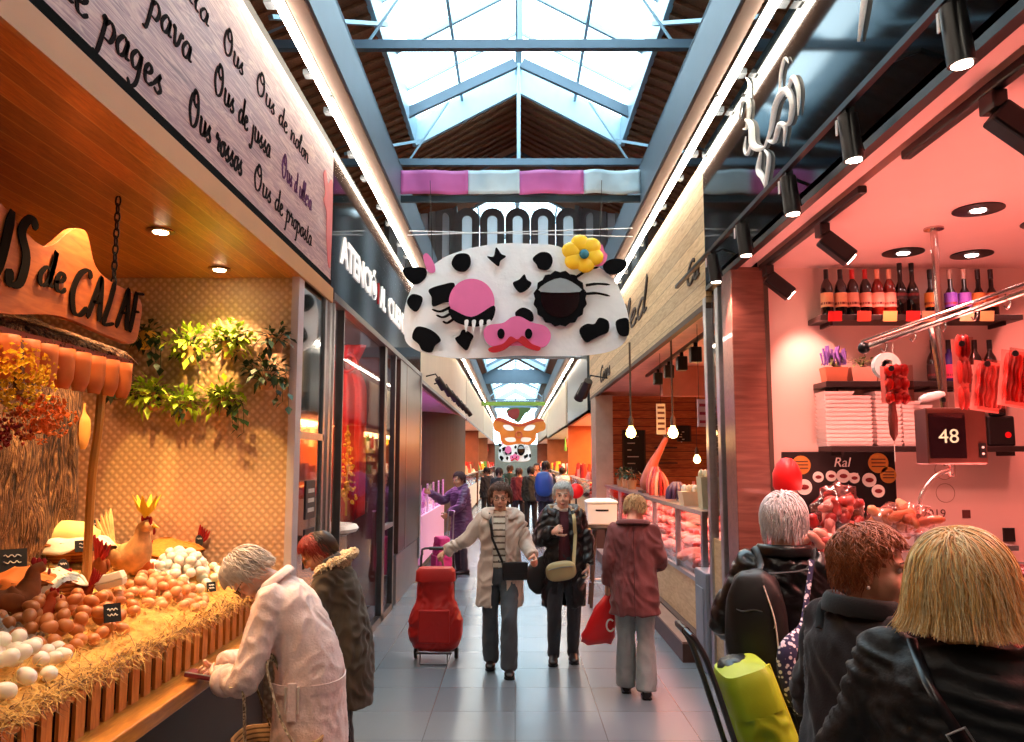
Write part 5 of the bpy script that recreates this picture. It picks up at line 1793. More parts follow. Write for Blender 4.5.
# ================================================================ RIGHT: butcher stall behind
m_redw = wood('orange_wood_wall', 'a04c24', 'd07a42', (.8, 6, 6), .5, boards=(2, .18), bw=.012, bcol='3a160a', grain=4)
st(MB().bb(XR + .05, 6.4, 7.0, 17.6, 3.2, 3.26).build('ceiling_butcher', mat('butcher_ceiling', 'd8a898', .6), smooth=0))
st(MB().bb(6.4, 6.48, 6.2, 17.6, 0, 3.3).build('wall_butcher_side', m_redw, smooth=0))
st(MB().bb(2.0, 6.4, 17.6, 17.7, 0, 3.3).build('wall_butcher_end', m_redw, smooth=0))
st(MB().bb(1.95, 6.4, YE + .12, YE + .2, 0, 3.3).build('wall_butcher_near', mat('dark_brown_wall', '2a170e'), smooth=0))
st(MB().bb(2.2, 6.4, 11.9, 12.1, 2.75, 3.2).build('trim_butcher_bulkhead', mat('rosy_bulkhead', 'b5705c', .6), smooth=0))
pc = thing('stall_pillar', 'square beige pillar at the far corner of the butcher stall', 'pillar', (XR + .15, 17.0, 0))
MB().bb(XR + .0, XR + .35, 16.4, 17.4, 0, 3.12).build('shaft', mat('beige_pillar', 'a58f7c', .5), pc, smooth=0)
MB().bb(XR - .01, XR + .36, 16.39, 17.41, 0, .5).build('base', m_brown, pc, smooth=0)
bc = thing('butcher_counter', 'long glass meat counter with pale wood base on the right of the aisle', 'counter', (1.75, 11, 0))
m_bir = wood('pale_birch', 'b59468', 'd4b98c')
MB().bb(1.72, 2.7, 7.4, 15.0, .2, .68).build('wood_base', m_bir, bc, smooth=0)
MB().bb(1.66, 2.7, 7.3, 15.1, .0, .2).build('dark_plinth', mat('brown_plinth', '3e2a22', .5), bc, smooth=0)
MB().bb(1.715, 1.725, 7.4, 15.0, .68, 1.3).build('front_glass', m_glass, bc, smooth=0)
MB().bb(1.7, 1.74, 7.4, 15.0, .66, .7).build('glass_sill', m_steel, bc, smooth=0)
MB().bb(1.68, 2.1, 7.3, 15.1, 1.3, 1.34).build('top_ledge', m_steel, bc, smooth=0)
MB().bb(2.65, 2.7, 7.4, 15.0, .68, 1.3).build('back_panel', mat('rosy_steel', 'b88a84', .35, .5), bc, smooth=0)
for y in (7.42, 8.6, 10.0, 11.6, 13.3, 15.0):
    MB().bb(1.7, 1.75, y - .035, y + .035, .68, 1.3).build('post', m_steel, bc, smooth=0)
gp = thing('grey_end_box', 'blue-grey metal box at the near end of the butcher counter', 'metal box', (1.72, 7.2, 0))
MB().bb(1.62, 1.95, 6.95, 7.38, .0, .84).build('housing', mat('blue_grey_metal', '77858f', .45, .3), gp, smooth=0, bevel=.012)
MB().bb(1.61, 1.62, 7.05, 7.3, .1, .7).build('cover_plate', mat('blue_grey_metal_light', '83919a', .45, .3), gp, smooth=0)
bgd = thing('kick_ledge', 'low dark brown ledge running along the foot of the butcher counter', 'ledge', (1.6, 10, 0))
MB().bb(1.5, 1.66, 7.4, 15, .0, .16).build('step', mat('brown_plinth', '3e2a22'), bgd, smooth=0)
MB().bb(1.5, 1.66, 7.4, 15, .16, .18).build('lighter_top', mat('lighter_brown', '8a6a5c', .5), bgd, smooth=0)  # top slab in a lighter brown than the step
kinds_ = [('meat_cut', 'pink meat cut', mtl[1]), ('meat_cut', 'dark red meat cut', m_meat), ('meat_cut', 'pale pork cut', mtl[2]), ('meat_cut', 'pale fatty meat cut', m_fat)]
protos = []
for k, (nm_, lb, mt_) in enumerate(kinds_):
    for v in range(2):
        mb = MB()
        sd = V((k * 3.1, v * 7.7, 0))
        mb.ell((0, 0, 0), (.09, .12, .05), nu=16, nv=10, fn=lambda p: p * (1 + .45 * noise.noise(p * 1.5 + sd)))
        me = mb.build('meat_cut', mt_, None, smooth=180)
        protos.append((me, lb))
n_ = 0
for iy in range(31):
    for ix in range(5):
        y = 7.55 + iy * .238 + R.uniform(-.04, .04)
        x = 1.84 + ix * .16 + R.uniform(-.02, .02)
        k = (iy // 2 + ix + R.randrange(2) * 3) % 8
        src, lb = protos[k]
        if n_ < 0:
            pass
        c = src.copy()
        COL.objects.link(c)
        c.location = (x, y, .8 + ix * .075 + R.uniform(0, .03))
        c.rotation_euler = (R.uniform(-.3, .3), R.uniform(-.4, .1), R.uniform(0, 6))
        c.scale = (R.uniform(.7, 1.15),) * 3
        tag(c, lb + ' lying inside the butcher glass counter', 'meat', lb + 's in the butcher counter')
        n_ += 1
for me, lb in protos:
    bpy.data.objects.remove(me)
MB().loft([[V((1.74, y, .7)), V((1.74, y, .74)), V((2.6, y, 1.1)), V((2.6, y, .7))] for y in (7.45, 14.95)]).build('display_bed', m_steel, bc, smooth=0)

# on the counter: ham leg stand, pots, boxes
hm = thing('ham_leg', 'cured ham leg standing upright on the butcher counter', 'ham', (1.9, 11.5, 1.34))
m_ham = mat('ham_skin', 'b8644a', .45, 0, .3, 6, .2)
MB().tube(cr([(1.93, 11.5, 1.36), (1.92, 11.5, 1.5), (1.96, 11.5, 1.72), (2.08, 11.5, 1.95), (2.18, 11.5, 2.14), (2.22, 11.5, 2.26)], 5), [.06, .1, .125, .14, .145, .14, .13, .12, .105, .09, .08, .07, .062, .055, .05, .046, .042, .04, .038, .036, .036, .038, .04, .042, .045, .03], 12).build('leg', m_ham, hm, smooth=180)
MB().cyl((2.17, 11.5, 2.12), (2.19, 11.5, 2.17), .048, n=10).build('hoof_band', m_brown, hm)
MB().bb(1.78, 2.1, 11.3, 11.7, 1.34, 1.37).build('board', m_brown, hm, smooth=0)
for k, (x, y, hh, lb) in enumerate(((1.82, 10.2, .3, 'cluster of pink sausages hanging from a stand, nearer than the ham'), (1.9, 10.9, .36, 'bunch of pink sausages standing just in front of the ham leg'), (1.84, 9.2, .2, 'heap of purple wrapped cuts on the butcher counter'))):
    o = thing('sausage_stand', lb, 'sausage stand', (x, y, 1.34))
    MB().cyl((x, y, 1.34), (x, y, 1.34 + hh), .01, n=6).build('rod', m_steel, o)
    for j in range(12):
        a = j * PI / 6
        MB().tube(cr([(x + .03 * math.cos(a), y + .03 * math.sin(a), 1.34 + hh), (x + .1 * math.cos(a), y + .1 * math.sin(a), 1.34 + hh * .6), (x + .11 * math.cos(a), y + .11 * math.sin(a), 1.36)], 4), .022, 7).build('sausage', mtl[(j + k) % 3] if k < 2 else mat('purple_wrap', '4a3058', .5), o)
for k, (x, y, w_, h_, c_, lb) in enumerate(((1.82, 8.3, .26, .14, 'e8c8a0', 'cream tray of packed goods near the silver posts'), (1.86, 7.75, .2, .3, 'c8b890', 'tall beige container at the near end of the counter'), (2.0, 8.9, .2, .1, 'f0e0d0', 'low white box on the butcher counter'))):
    o = thing('goods_box', lb, 'box', (x, y, 1.34))
    MB(M.Translation((x, y, 1.34))).loft([[V((a * w_ / 2 * s_, b * w_ / 2 * s_, z)) for a, b in ((-1, -1), (1, -1), (1, 1), (-1, 1))] for s_, z in ((.85, 0), (1, h_))]).build('box_body', mat('box_' + c_, c_, .6), o, smooth=0)
    for j in range(8):
        MB(M.Translation((x + R.uniform(-.4, .4) * w_, y + R.uniform(-.4, .4) * w_, 1.34 + h_))).ell((0, 0, .02), (.035, .04, .05), nu=8, nv=6).build('packet', mat('packet_' + 'abc'[j % 3], ['d8c8a0', 'e8e0d0', 'b0603a'][j % 3], .5), o)
for k, y in enumerate((12.8, 13.4, 14.1)):
    o = thing('counter_plant', ['small green plant at the far end of the butcher counter', 'middle small green plant on the butcher counter end', 'farthest small green plant on the butcher counter'][k], 'potted plant', (1.85, y, 1.34))
    MB(M.Translation((1.85, y, 1.34))).lathe([(0, 0), (.06, 0), (.08, .14), (.06, .14), (0, .1)], None, 14).build('pot', mat('pot_b8865a', 'b8865a', .7), o)
    foliage('foliage', (1.85, y, 1.58), (.12, .12, .1), 50, .08, m_leafd, o)
# pendant bulbs
for k, (px, py, Y, lb) in enumerate(((631, 432, 9.5, 'glowing pendant bulb nearest the pillar side of the butcher stall'), (673, 432, 9.2, 'glowing pendant bulb in the middle of the butcher stall'), (712, 432, 9.0, 'glowing pendant bulb half behind the silver post'), (697, 459, 13.0, 'small distant pendant bulb low at the back of the butcher stall'))):
    c = PY(px, py, Y)
    o = thing('pendant_bulb', lb, 'pendant lamp', c, group='pendant bulbs in the butcher stall')
    MB(M.Translation(c)).lathe([(0, -.07), (.04, -.06), (.06, -.02), (.05, .02), (.025, .06), (.025, .08), (0, .08)], None, 18).build('bulb', mat('bulb_glow', 'ffe8a0', var=0, emit='ffd070', es=14), o)
    MB(M.Translation(c)).lathe([(.0, .07), (.03, .07), (.03, .15), (.012, .19), (0, .19)], None, 14).build('socket', m_brown, o)
    MB().cyl(c + V((0, 0, .18)), V((c.x, c.y, 3.2)), .012 if k < 2 else .004, n=8).build('cord', m_brown, o)
    lamp('bulb_light', 'POINT', c + V((0, 0, -.1)), 12, 'ffc070', .06)
# black track heads hung in the stall: row
tb = thing('track_rail', 'black lighting rail under the butcher stall ceiling', 'track', (2.2, 9, 3.0))
ta, tb_ = PY(664, 362, 12), PY(712, 325, 8)
tb_.z = ta.z = 3.02
MB().bar(V((2.05, 12.4, 3.1)), V((1.95, 7.4, 3.1)), .04, .04).build('rail', m_dark, tb, smooth=0)
for k, y in enumerate((7.9, 8.7, 9.5, 10.4, 11.3)):
    x = 1.95 + .1 * (y - 7.4) / 5
    o = thing('track_spotlight', 'black box spotlight on the butcher stall rail', 'spotlight', (x, y, 3.08), group='box spotlights on the butcher stall rail')
    MB().bb(x - .06, x + .06, y - .06, y + .06, 2.86, 3.03).build('head', m_black, o, smooth=0, bevel=.01)
    MB().bb(x - .02, x + .02, y - .02, y + .02, 3.03, 3.09).build('neck', m_dark, o, smooth=0)
# hanging pink sign, boards on walls
c = PY(704, 413, 8.2)
o = thing('hanging_notice', 'pink and white notice hanging from the butcher stall ceiling', 'notice', c)
MB(M.Translation(c) @ M.Rotation(.3, 4, 'Z')).box((0, 0, 0), (.15, .012, .28)).build('card', mat('pink_white_card', 'f0c8c8', .6), o, smooth=0)
mb = MB(M.Translation(c) @ M.Rotation(.3, 4, 'Z'))
for k in range(3):
    mb.box((0, -.008, .08 - k * .085), (.11, .003, .03))
mb.build('printed_lines', mat('print_rose', 'b83a4a', .6), o, smooth=0)
for s_ in (-.05, .05):
    MB().cyl(c + V((s_, 0, .14)), (c.x + s_, c.y, 3.2), .003, n=4).build('string', m_dark, o)
c = PY(661, 419, 10.5)
o = thing('hanging_notice', 'narrow cream notice hanging between the pendant bulbs', 'notice', c)
MB(M.Translation(c)).box((0, 0, 0), (.12, .012, .4)).build('card', mat('cream_card', 'e8c8a8', .6), o, smooth=0)
mb = MB(M.Translation(c))
for k in range(5):
    mb.box((0, -.008, .15 - k * .07), (.09, .003, .03))
mb.build('printed_lines', mat('print_brown', '6a2a1a', .6), o, smooth=0)
MB().cyl(c + V((0, 0, .2)), (c.x, c.y, 3.2), .003, n=4).build('string', m_dark, o)
for x0, x1, z0, z1, lb in ((4.3, 6.0, 1.9, 2.7, 'wide black menu board on the far butcher stall wall'), (2.35, 2.85, 1.5, 2.45, 'tall black menu board near the beige pillar'), (3.55, 3.85, 2.2, 2.55, 'small dark framed picture on the butcher stall wall'), (4.4, 5.1, 1.3, 1.75, 'lower black board on the far butcher stall wall')):
    o = thing('menu_board', lb, 'menu board', ((x0 + x1) / 2, 17.58, z0))
    MB().bb(x0, x1, 17.55, 17.6, z0, z1).build('slate', mat('menu_slate', '171311', .6), o, smooth=0)
    for a, b in ((x0, x0 + .03), (x1 - .03, x1)):
        MB().bb(a, b, 17.53, 17.6, z0, z1).build('frame_side', m_brown, o, smooth=0)
    mb = MB()
    for k in range(5):
        mb.bb(x0 + .1, x1 - .15 - .08 * (k % 3), 17.545, 17.55, z1 - .15 - k * (z1 - z0) / 6.5, z1 - .13 - k * (z1 - z0) / 6.5)
    mb.build('chalk_lines', m_chalk, o, smooth=0)
# back counter and shelves of the butcher stall
bk = thing('back_counter', 'wooden back counter with shelves inside the butcher stall', 'counter', (5.0, 17.2, 0))
MB().bb(3.0, 6.3, 16.9, 17.55, 0, 1.0).build('cabinet', m_redw, bk, smooth=0)
MB().bb(2.95, 6.35, 16.85, 17.58, 1.0, 1.05).build('top', m_brown, bk, smooth=0)
for z in (2.05, 1.72):
    MB().bb(3.05, 3.5, 17.35, 17.6, z, z + .03).build('shelf', m_brown, bk, smooth=0)
for k in range(9):
    x = 3.1 + k * .34
    o = MB(M.Translation((x, 17.1, 1.05))).lathe([(0, 0), (.06, 0), (.06, .18), (.03, .24), (.03, .3), (0, .3)], None, 12).build('storage_jar', [mtl[1], m_brown, m_fat][k % 3], None)
    tag(o, 'jar standing on the back counter of the butcher stall', 'jar', 'jars on the butcher back counter')
for x, y, e in ((2.6, 8.6, 60), (2.6, 10.8, 60), (4.2, 9.6, 80), (4.4, 14.5, 130), (2.7, 14.0, 70)):
    lamp('butcher_spot_light', 'SPOT', (x, y, 3.15 if y < 11 else 3.15), e * 3.2, 'ff8a60', .1, (0, 0, 0), 140, .8)
lamp('counter_case_light', 'AREA', (2.0, 11.2, 1.28), 60, 'ff9a90', .2, (0, 0, 0), sy=7)
# clamp spotlight cluster on the timber sign corner
o = thing('clamp_spotlight', 'pair of black clamp spotlights on an arm at the far timber sign corner', 'spotlight', (XR - .1, 15.6, 3.0))
MB().tube([(XR, 14.2, 3.25), (XR - .3, 14.2, 3.3), (XR - .35, 15.4, 3.1)], .014, 6).build('arm', m_dark, o)
for y in (14.4, 15.2):
    MB().cyl((XR - .32, y, 3.22), (XR - .42, y + .25, 2.98), .08, .1, 14).build('head', m_black, o)
# white ticket box on stool
wb = thing('bar_stool', 'dark round bar stool under the white ticket box beside the far pillar', 'stool', (1.08, 10.2, 0))
for a in (0.8, 2.4, 3.9, 5.5):
    MB().cyl((1.08 + .2 * math.cos(a), 10.2 + .2 * math.sin(a), 0), (1.08 + .1 * math.cos(a), 10.2 + .1 * math.sin(a), .95), .018, n=8).build('leg', m_brown, wb)
MB().lathe([(0, .95), (.2, .95), (.21, .97), (.2, 1.0), (0, 1.0)], M.Translation((1.08, 10.2, 0)), 24).build('seat', m_brown, wb)
MB().tube([(1.08 + .17 * math.cos(a), 10.2 + .17 * math.sin(a), .3) for a in [2 * PI * k / 20 for k in range(20)]], .01, 6, closed=True).build('foot_ring', m_steel, wb)
tb2 = thing('ticket_box', 'white box with a rounded lid standing on the dark bar stool', 'box', (1.08, 10.2, 1.0))
MB(M.Translation((1.08, 10.2, 1.0))).loft([[V((a * .19 * s_, b * .14 * s_, z)) for a, b in ((-1, -1), (1, -1), (1, 1), (-1, 1))] for s_, z in ((.95, 0), (1, .26))]).build('body', m_white, tb2, smooth=0, bevel=.012)
MB(M.Translation((1.08, 10.2, 1.26))).loft([[V((a * .2 * s_, b * .15 * s_, z)) for a, b in ((-1, -1), (1, -1), (1, 1), (-1, 1))] for s_, z in ((1, 0), (1, .03), (.6, .06))]).build('lid', m_white, tb2, smooth=0, bevel=.01)
MB().bb(1.0, 1.16, 10.054, 10.06, 1.17, 1.19).build('slot', m_dark, tb2, smooth=0)

# stalls beyond on the right
far_stall('right', 18.2, 25, mat('cream_counter', 'd8b890', .5), g_or, 'ffa860', 'orange-lit stall just beyond the beige pillar on the right', sign=mat('dark_green_fascia', '1c2a30', .3), e=700, hz=2.85, wallc='a8582c')
far_stall('right', 26, 41, wht, g_gr, 'ffc080', 'warm-lit stall halfway down the hall on the right', sign=m_cream, e=700, hz=2.85, wallc='8a4a26')
MB
# ================================================================ hanging decorations
def cow_mask(Yc, fx, label, full=True):
    """felt cow face hung across the aisle; fx maps sketch coordinates to (x, z)"""
    o = thing('cow_mask_banner', label, 'hanging decoration', (fx(455, 500)[0], Yc, fx(455, 700)[1]))
    S = abs(fx(100, 0)[0] - fx(0, 0)[0]) / 100     # metres per sketch unit
    T = lambda d: face_cam(0, Yc - d, 0)
    W_ = mat('white_felt', 'eef6fb', .8, 0, .05, 4, .3, 9, dist=.03)
    K_ = mat('black_felt', '0c0d10', .95, 0, .1, spec=.1)
    P_ = mat('pink_felt', 'e070a8', .7, 0, .06)
    D_ = mat('red_felt_mouth', 'c01424', .7)

    def shp(name, pts, mt, d, th=.012, par=None, n=5):
        if name == 'black_patch':
            ax, ay = sum(p[0] for p in pts) / len(pts), sum(p[1] for p in pts) / len(pts)
            pts = [(ax + (p[0] - ax) * .9, ay + (p[1] - ay) * .9) for p in pts]
        P = cr([(*fx(*p), 0) for p in pts], n, True)
        return MB().prism([(p.x, p.y) for p in P], T(d), th).build(name, mt, par or o, smooth=0)

    out = [(50, 600), (62, 650), (120, 682), (220, 700), (330, 700), (450, 692), (560, 694), (700, 690), (790, 672), (835, 632), (842, 560), (822, 490), (795, 430), (745, 385), (690, 365), (640, 330), (580, 303), (480, 297), (390, 297), (290, 312), (205, 340), (150, 375), (105, 410), (70, 470), (52, 530)]
    rgt = out
    shp('face_sheet', rgt, W_, .0, .02)
    blobs = [[(215, 370), (235, 335), (280, 335), (290, 370), (270, 400), (235, 398)], [(340, 345), (365, 345), (375, 310), (395, 335), (413, 345), (392, 362), (385, 383), (365, 370)],
             [(500, 352), (530, 328), (565, 332), (578, 362), (560, 395), (525, 392), (515, 375)], [(430, 440), (455, 425), (475, 405), (485, 425), (503, 440), (485, 465), (455, 475)],
             [(60, 500), (80, 475), (118, 485), (115, 515), (95, 543), (68, 525)], [(135, 460), (190, 440), (235, 437), (225, 500), (190, 512), (150, 525), (145, 490)],
             [(75, 630), (90, 590), (125, 590), (165, 610), (187, 640), (165, 660), (150, 687), (115, 680), (100, 655)], [(228, 635), (245, 620), (260, 598), (298, 620), (290, 645), (275, 678), (255, 668)],
             [(440, 540), (470, 522), (505, 540), (508, 575), (470, 570), (445, 560)], [(663, 600), (690, 580), (720, 580), (740, 556), (775, 570), (775, 610), (745, 625), (715, 640), (690, 652), (670, 630)],
             [(792, 575), (815, 560), (840, 562), (845, 600), (838, 628), (805, 622)]]
    for b in blobs:
        shp('black_patch', b, K_, .045)
    # ears and horns
    shp('ear', [(45, 392), (75, 380), (125, 385), (128, 415), (100, 440), (70, 432)], K_, .0, .03)
    shp('ear', [(750, 380), (770, 360), (805, 356), (833, 366), (828, 390), (800, 408), (765, 405)], K_, .05, .03)
    shp('horn', [(118, 345), (132, 332), (150, 355), (160, 380), (158, 398), (135, 396)], P_, .0, .03)
    shp('horn', [(722, 378), (728, 345), (745, 305), (755, 330), (765, 345), (752, 375)], P_, .05, .03)
    # closed pink eye with lashes
    cxx, czz = 290, 507
    shp('eyelid', [(cxx + 80 * math.cos(a), czz - 82 * math.sin(a)) for a in [2 * PI * k / 14 for k in range(14)]], P_, .06)
    shp('lower_lid_piece', [(212, 530), (290, 560), (368, 520), (362, 570), (320, 592), (270, 590), (225, 570)], K_, .075)  # black felt piece below the pink lid
    for a0, b0, c0 in (((215, 525), (180, 540), (150, 532)), ((220, 545), (190, 560), (165, 552)), ((232, 562), (205, 580), (188, 574))):
        mb = MB()
        mb.tube(cr([V((fx(*q)[0], Yc - .07, fx(*q)[1])) for q in (a0, b0, c0)], 4), [S * 5] * 4 + [S * 4] * 4 + [S * 1], 6)
        mb.build('eyelash', K_, o)
    for k in range(4):
        x = 265 + 26 * k
        shp('tear_fringe', [(x, 575), (x + 14, 572), (x + 10, 600), (x + 5, 612)], W_, .085, .006)
    # open round eye
    shp('eye_ring', [(600 + (88 + 7 * (k % 2)) * math.cos(2 * PI * k / 32), 495 - (92 + 7 * (k % 2)) * math.sin(2 * PI * k / 32)) for k in range(32)], K_, .06, .02, n=2)
    shp('eye_glass', [(600 + 68 * math.cos(a), 492 - 70 * math.sin(a)) for a in [2 * PI * k / 16 for k in range(16)]], mat('dark_eye_gloss', '1c0d10', .08, coat=1), .075, .01)
    shp('eye_glint', [(532, 472), (545, 445), (600, 424), (652, 445), (668, 472)], mat('grey_felt_glint', '8e9aa0', .5), .082, .006, n=3)
    for q in (((690, 448), (730, 443), (775, 446)), ((690, 478), (730, 476), (775, 486)), ((655, 420), (700, 392), (735, 385))):
        MB().tube(cr([V((fx(*p)[0], Yc - .07, fx(*p)[1])) for p in q], 4), [S * 5] * 4 + [S * 4] * 4 + [S * 1], 6).build('eyelash', K_, o)
    # snout
    shp('snout', [(332, 612), (350, 590), (400, 582), (430, 562), (460, 560), (500, 580), (545, 592), (566, 618), (560, 650), (530, 668), (450, 660), (370, 664), (340, 645)], P_, .075, .03)
    for a in (393, 489):
        shp('nostril', [(a + 13 * math.cos(q), 620 - 18 * math.sin(q)) for q in [2 * PI * k / 8 for k in range(8)]], K_, .108, .006)
    shp('mouth', [(355, 668), (400, 655), (425, 630), (450, 640), (470, 628), (500, 655), (530, 668), (520, 680), (480, 668), (447, 648), (405, 676), (370, 686), (350, 680)], D_, .108, .012)
    if full:
        Yf = mat('yellow_satin', 'f2c21c', .4, 0, .08)
        for k in range(6):
            a = k * PI / 3 + .3
            x, z = fx(678 + 42 * math.cos(a), 340 + 38 * math.sin(a))
            MB().ell((x, Yc - .1, z), (S * 32, .03, S * 30), nu=14, nv=10).build('flower_petal', Yf, o)
        x, z = fx(682, 345)
        MB().ell((x, Yc - .14, z), (S * 17, .02, S * 17), nu=12, nv=8).build('flower_centre', mat('teal_felt', '1f6a78', .6), o)
    for a in (150, 740):
        x, z = fx(a, 370)
        MB().cyl((x, Yc, z), (x * 1.04, Yc, 4.6), .003, n=4).build('hanging_wire', m_dark, o)
    return o


def fx1(cx, cy):
    p = PY(390 + cx * .283, 160 + cy * .283, 7.8)
    return p.x, p.z


cow_mask(7.8, fx1, 'huge white felt cow mask with pink eyelid and yellow flower above the aisle')
cow_mask(46, lambda a, b: (.0 + (a - 455) * .00235, 2.35 - (b - 500) * .0033), 'far small cow mask banner at the end of the aisle, below the golden mask', False)

bn = thing('striped_banner', 'pink and white cloth banner stretched between the beams above the cow mask', 'banner', (.06, 8.4, 4.66))
xs = [PY(q, 182, 8.4).x for q in (405, 468, 519.5, 583.5, 637)]
xs[0], xs[-1] = -1.24, 1.36
for k in range(4):
    mb = MB()
    x0, x1 = xs[k], xs[k + 1]
    mb.sheet(lambda u, v: V((x0 + (x1 - x0) * u, 8.4 + .018 * math.sin(u * 9 + k) + .01 * noise.noise(V((u * 8 + k * 3, v * 3, 0))), 4.665 + .265 * v + .006 * math.sin(u * 7 + k * 2))), 20, 6)
    mb.build('pink_panel' if k % 2 == 0 else 'white_panel', mat('banner_pink', 'dd6fb4', .5, 0, .08, 3) if k % 2 == 0 else mat('banner_white', 'd8ecf2', .5, 0, .04), bn, solid=.006, smooth=180)
MB().bar((-1.24, 8.44, 4.62), (1.36, 8.44, 4.62), .04, .07).build('cross_bar', mat('dark_teal_steel', '2c3a40', .5, .3), bn, smooth=0)
wr = thing('crossing_wires', 'pair of thin pale wires crossing the aisle behind the cow mask', 'wires', (.06, 9, 4.2))
for a, b in (((-1.24, 9.0, 4.38), (1.36, 9.0, 4.46)), ((-1.24, 9.1, 4.46), (1.36, 9.0, 4.36))):
    MB().cyl(a, b, .006, n=5).build('wire', m_white, wr)

# golden mask banner further away
gm = thing('golden_mask_banner', 'golden orange carnival mask hung under a green band, far down the aisle', 'hanging decoration', (.05, 32, 2.3))


def fg(cx, cy):
    p = PY(440 + cx * .2425, 340 + cy * .2425, 32)
    return p.x, p.z


def gs(name, pts, mt, d, th=.03, n=4):
    P = cr([(*fg(*p), 0) for p in pts], n, True)
    return MB().prism([(p.x, p.y) for p in P], face_cam(0, 32 - d, 0), th).build(name, mt, gm, smooth=0)


go = mat('gold_orange_foil', 'c8782a', .4, .2, .2, 2)
MB().bb(fg(172, 0)[0], fg(432, 0)[0], 31.97, 32.0, fg(0, 271)[1], fg(0, 255)[1]).build('green_band', mat('olive_green_band', '6a8a2c', .6), gm, smooth=0)
gs('mask_face', [(222, 335), (250, 320), (325, 345), (400, 322), (432, 340), (432, 370), (400, 385), (395, 410), (370, 432), (325, 428), (275, 434), (250, 415), (245, 385), (225, 372)], go, 0)
gs('crest_feather', [(275, 300), (290, 280), (375, 282), (350, 305), (325, 340), (300, 325)], mat('dark_green_foil', '3c5a2a', .5), .04)
gs('crest_feather', [(278, 310), (285, 290), (325, 285), (322, 320), (300, 328)], mat('wine_red_foil', '7a1c1c', .5), .06)
for pts in ([(260, 352), (290, 352), (305, 372), (275, 372)], [(345, 372), (362, 352), (392, 352), (380, 372)], [(268, 405), (305, 402), (312, 418), (280, 420)], [(335, 418), (340, 402), (375, 405), (365, 420)]):
    gs('cutout', pts, m_white, .035, .01)
gs('rim_top', [(225, 330), (250, 322), (325, 350), (400, 324), (430, 334), (400, 338), (325, 358), (250, 336)], mat('red_foil', 'a83a1c', .5), .04, .02)
x, z = fg(325, 390)
MB(M.Translation((x, 31.93, z)) @ M.Rotation(PI / 2, 4, 'X')).tube([(.12 * math.cos(a), .12 * math.sin(a), 0) for a in [2 * PI * k / 20 for k in range(20)]], .03, 6, closed=True).build('nose_ring', mat('copper', 'c86a4a', .4, .5), gm)
for a in (178, 428):
    x, z = fg(a, 262)
    MB().cyl((x, 32, z), (x, 32, 4.6), .01, n=4).build('hanging_wire', m_dark, gm)
# ================================================================ people
m_skin = mat('skin_warm', 'd9a184', .5, 0, .06, 25, .1, 200, sss=.15)
m_skinp = mat('skin_pale', 'e0b098', .5, 0, .06, 25, .1, 200, sss=.15)
m_lip = mat('lips', 'b06a5e', .45)
m_eyew = mat('eye_white', 'b9aca2', .3)
m_iris = mat('iris_brown', '2a1a10', .15)


def remesh(mb, voxel, smooth=4):
    me = bpy.data.meshes.new('tmp')
    me.from_pydata([tuple(p) for p in mb.v], [], mb.f)
    ob = bpy.data.objects.new('tmp', me)
    COL.objects.link(ob)
    r = ob.modifiers.new('r', 'REMESH')
    r.mode = 'VOXEL'
    r.voxel_size = voxel
    s = ob.modifiers.new('s', 'SMOOTH')
    s.factor = .6
    s.iterations = smooth
    m2 = ev_mesh(ob)
    vs = [v.co.copy() for v in m2.vertices]
    ns = [v.normal.copy() for v in m2.vertices]
    fs = [tuple(p.vertices) for p in m2.polygons]
    bpy.data.objects.remove(ob)
    bpy.data.meshes.remove(me)
    bpy.data.meshes.remove(m2)
    return vs, ns, fs


def folds(vs, ns, amp, f=(9, 9, 3.5), seed=0.):
    out = []
    for p, n in zip(vs, ns):
        q = V((p.x * f[0] + seed, p.y * f[1], p.z * f[2]))
        w = noise.noise(V((p.x * 3 + seed, p.y * 3, p.z * 3)))
        q2 = V((q.x * .8 + w * 2.2, q.y * .8, q.z * 1.5 + q.x * .5))
        a = .8 * noise.noise(q) + .9 * (.5 - 2.2 * abs(noise.noise(q2 * 1.7 + V((5, 0, 0))))) + .25 * noise.noise(q * 3.1)
        out.append(p + n * amp * 1.5 * a)
    return out


def ringp(z, hw, fd, bd, yo=0., n=28, e=.85):
    out = []
    for j in range(n):
        t = 2 * PI * j / n
        c, s = math.cos(t), math.sin(t)
        x = hw * math.copysign(abs(c) ** e, c)
        y = (fd if s > 0 else bd) * math.copysign(abs(s) ** e, s)
        out.append(V((x, y + yo, z)))
    return out


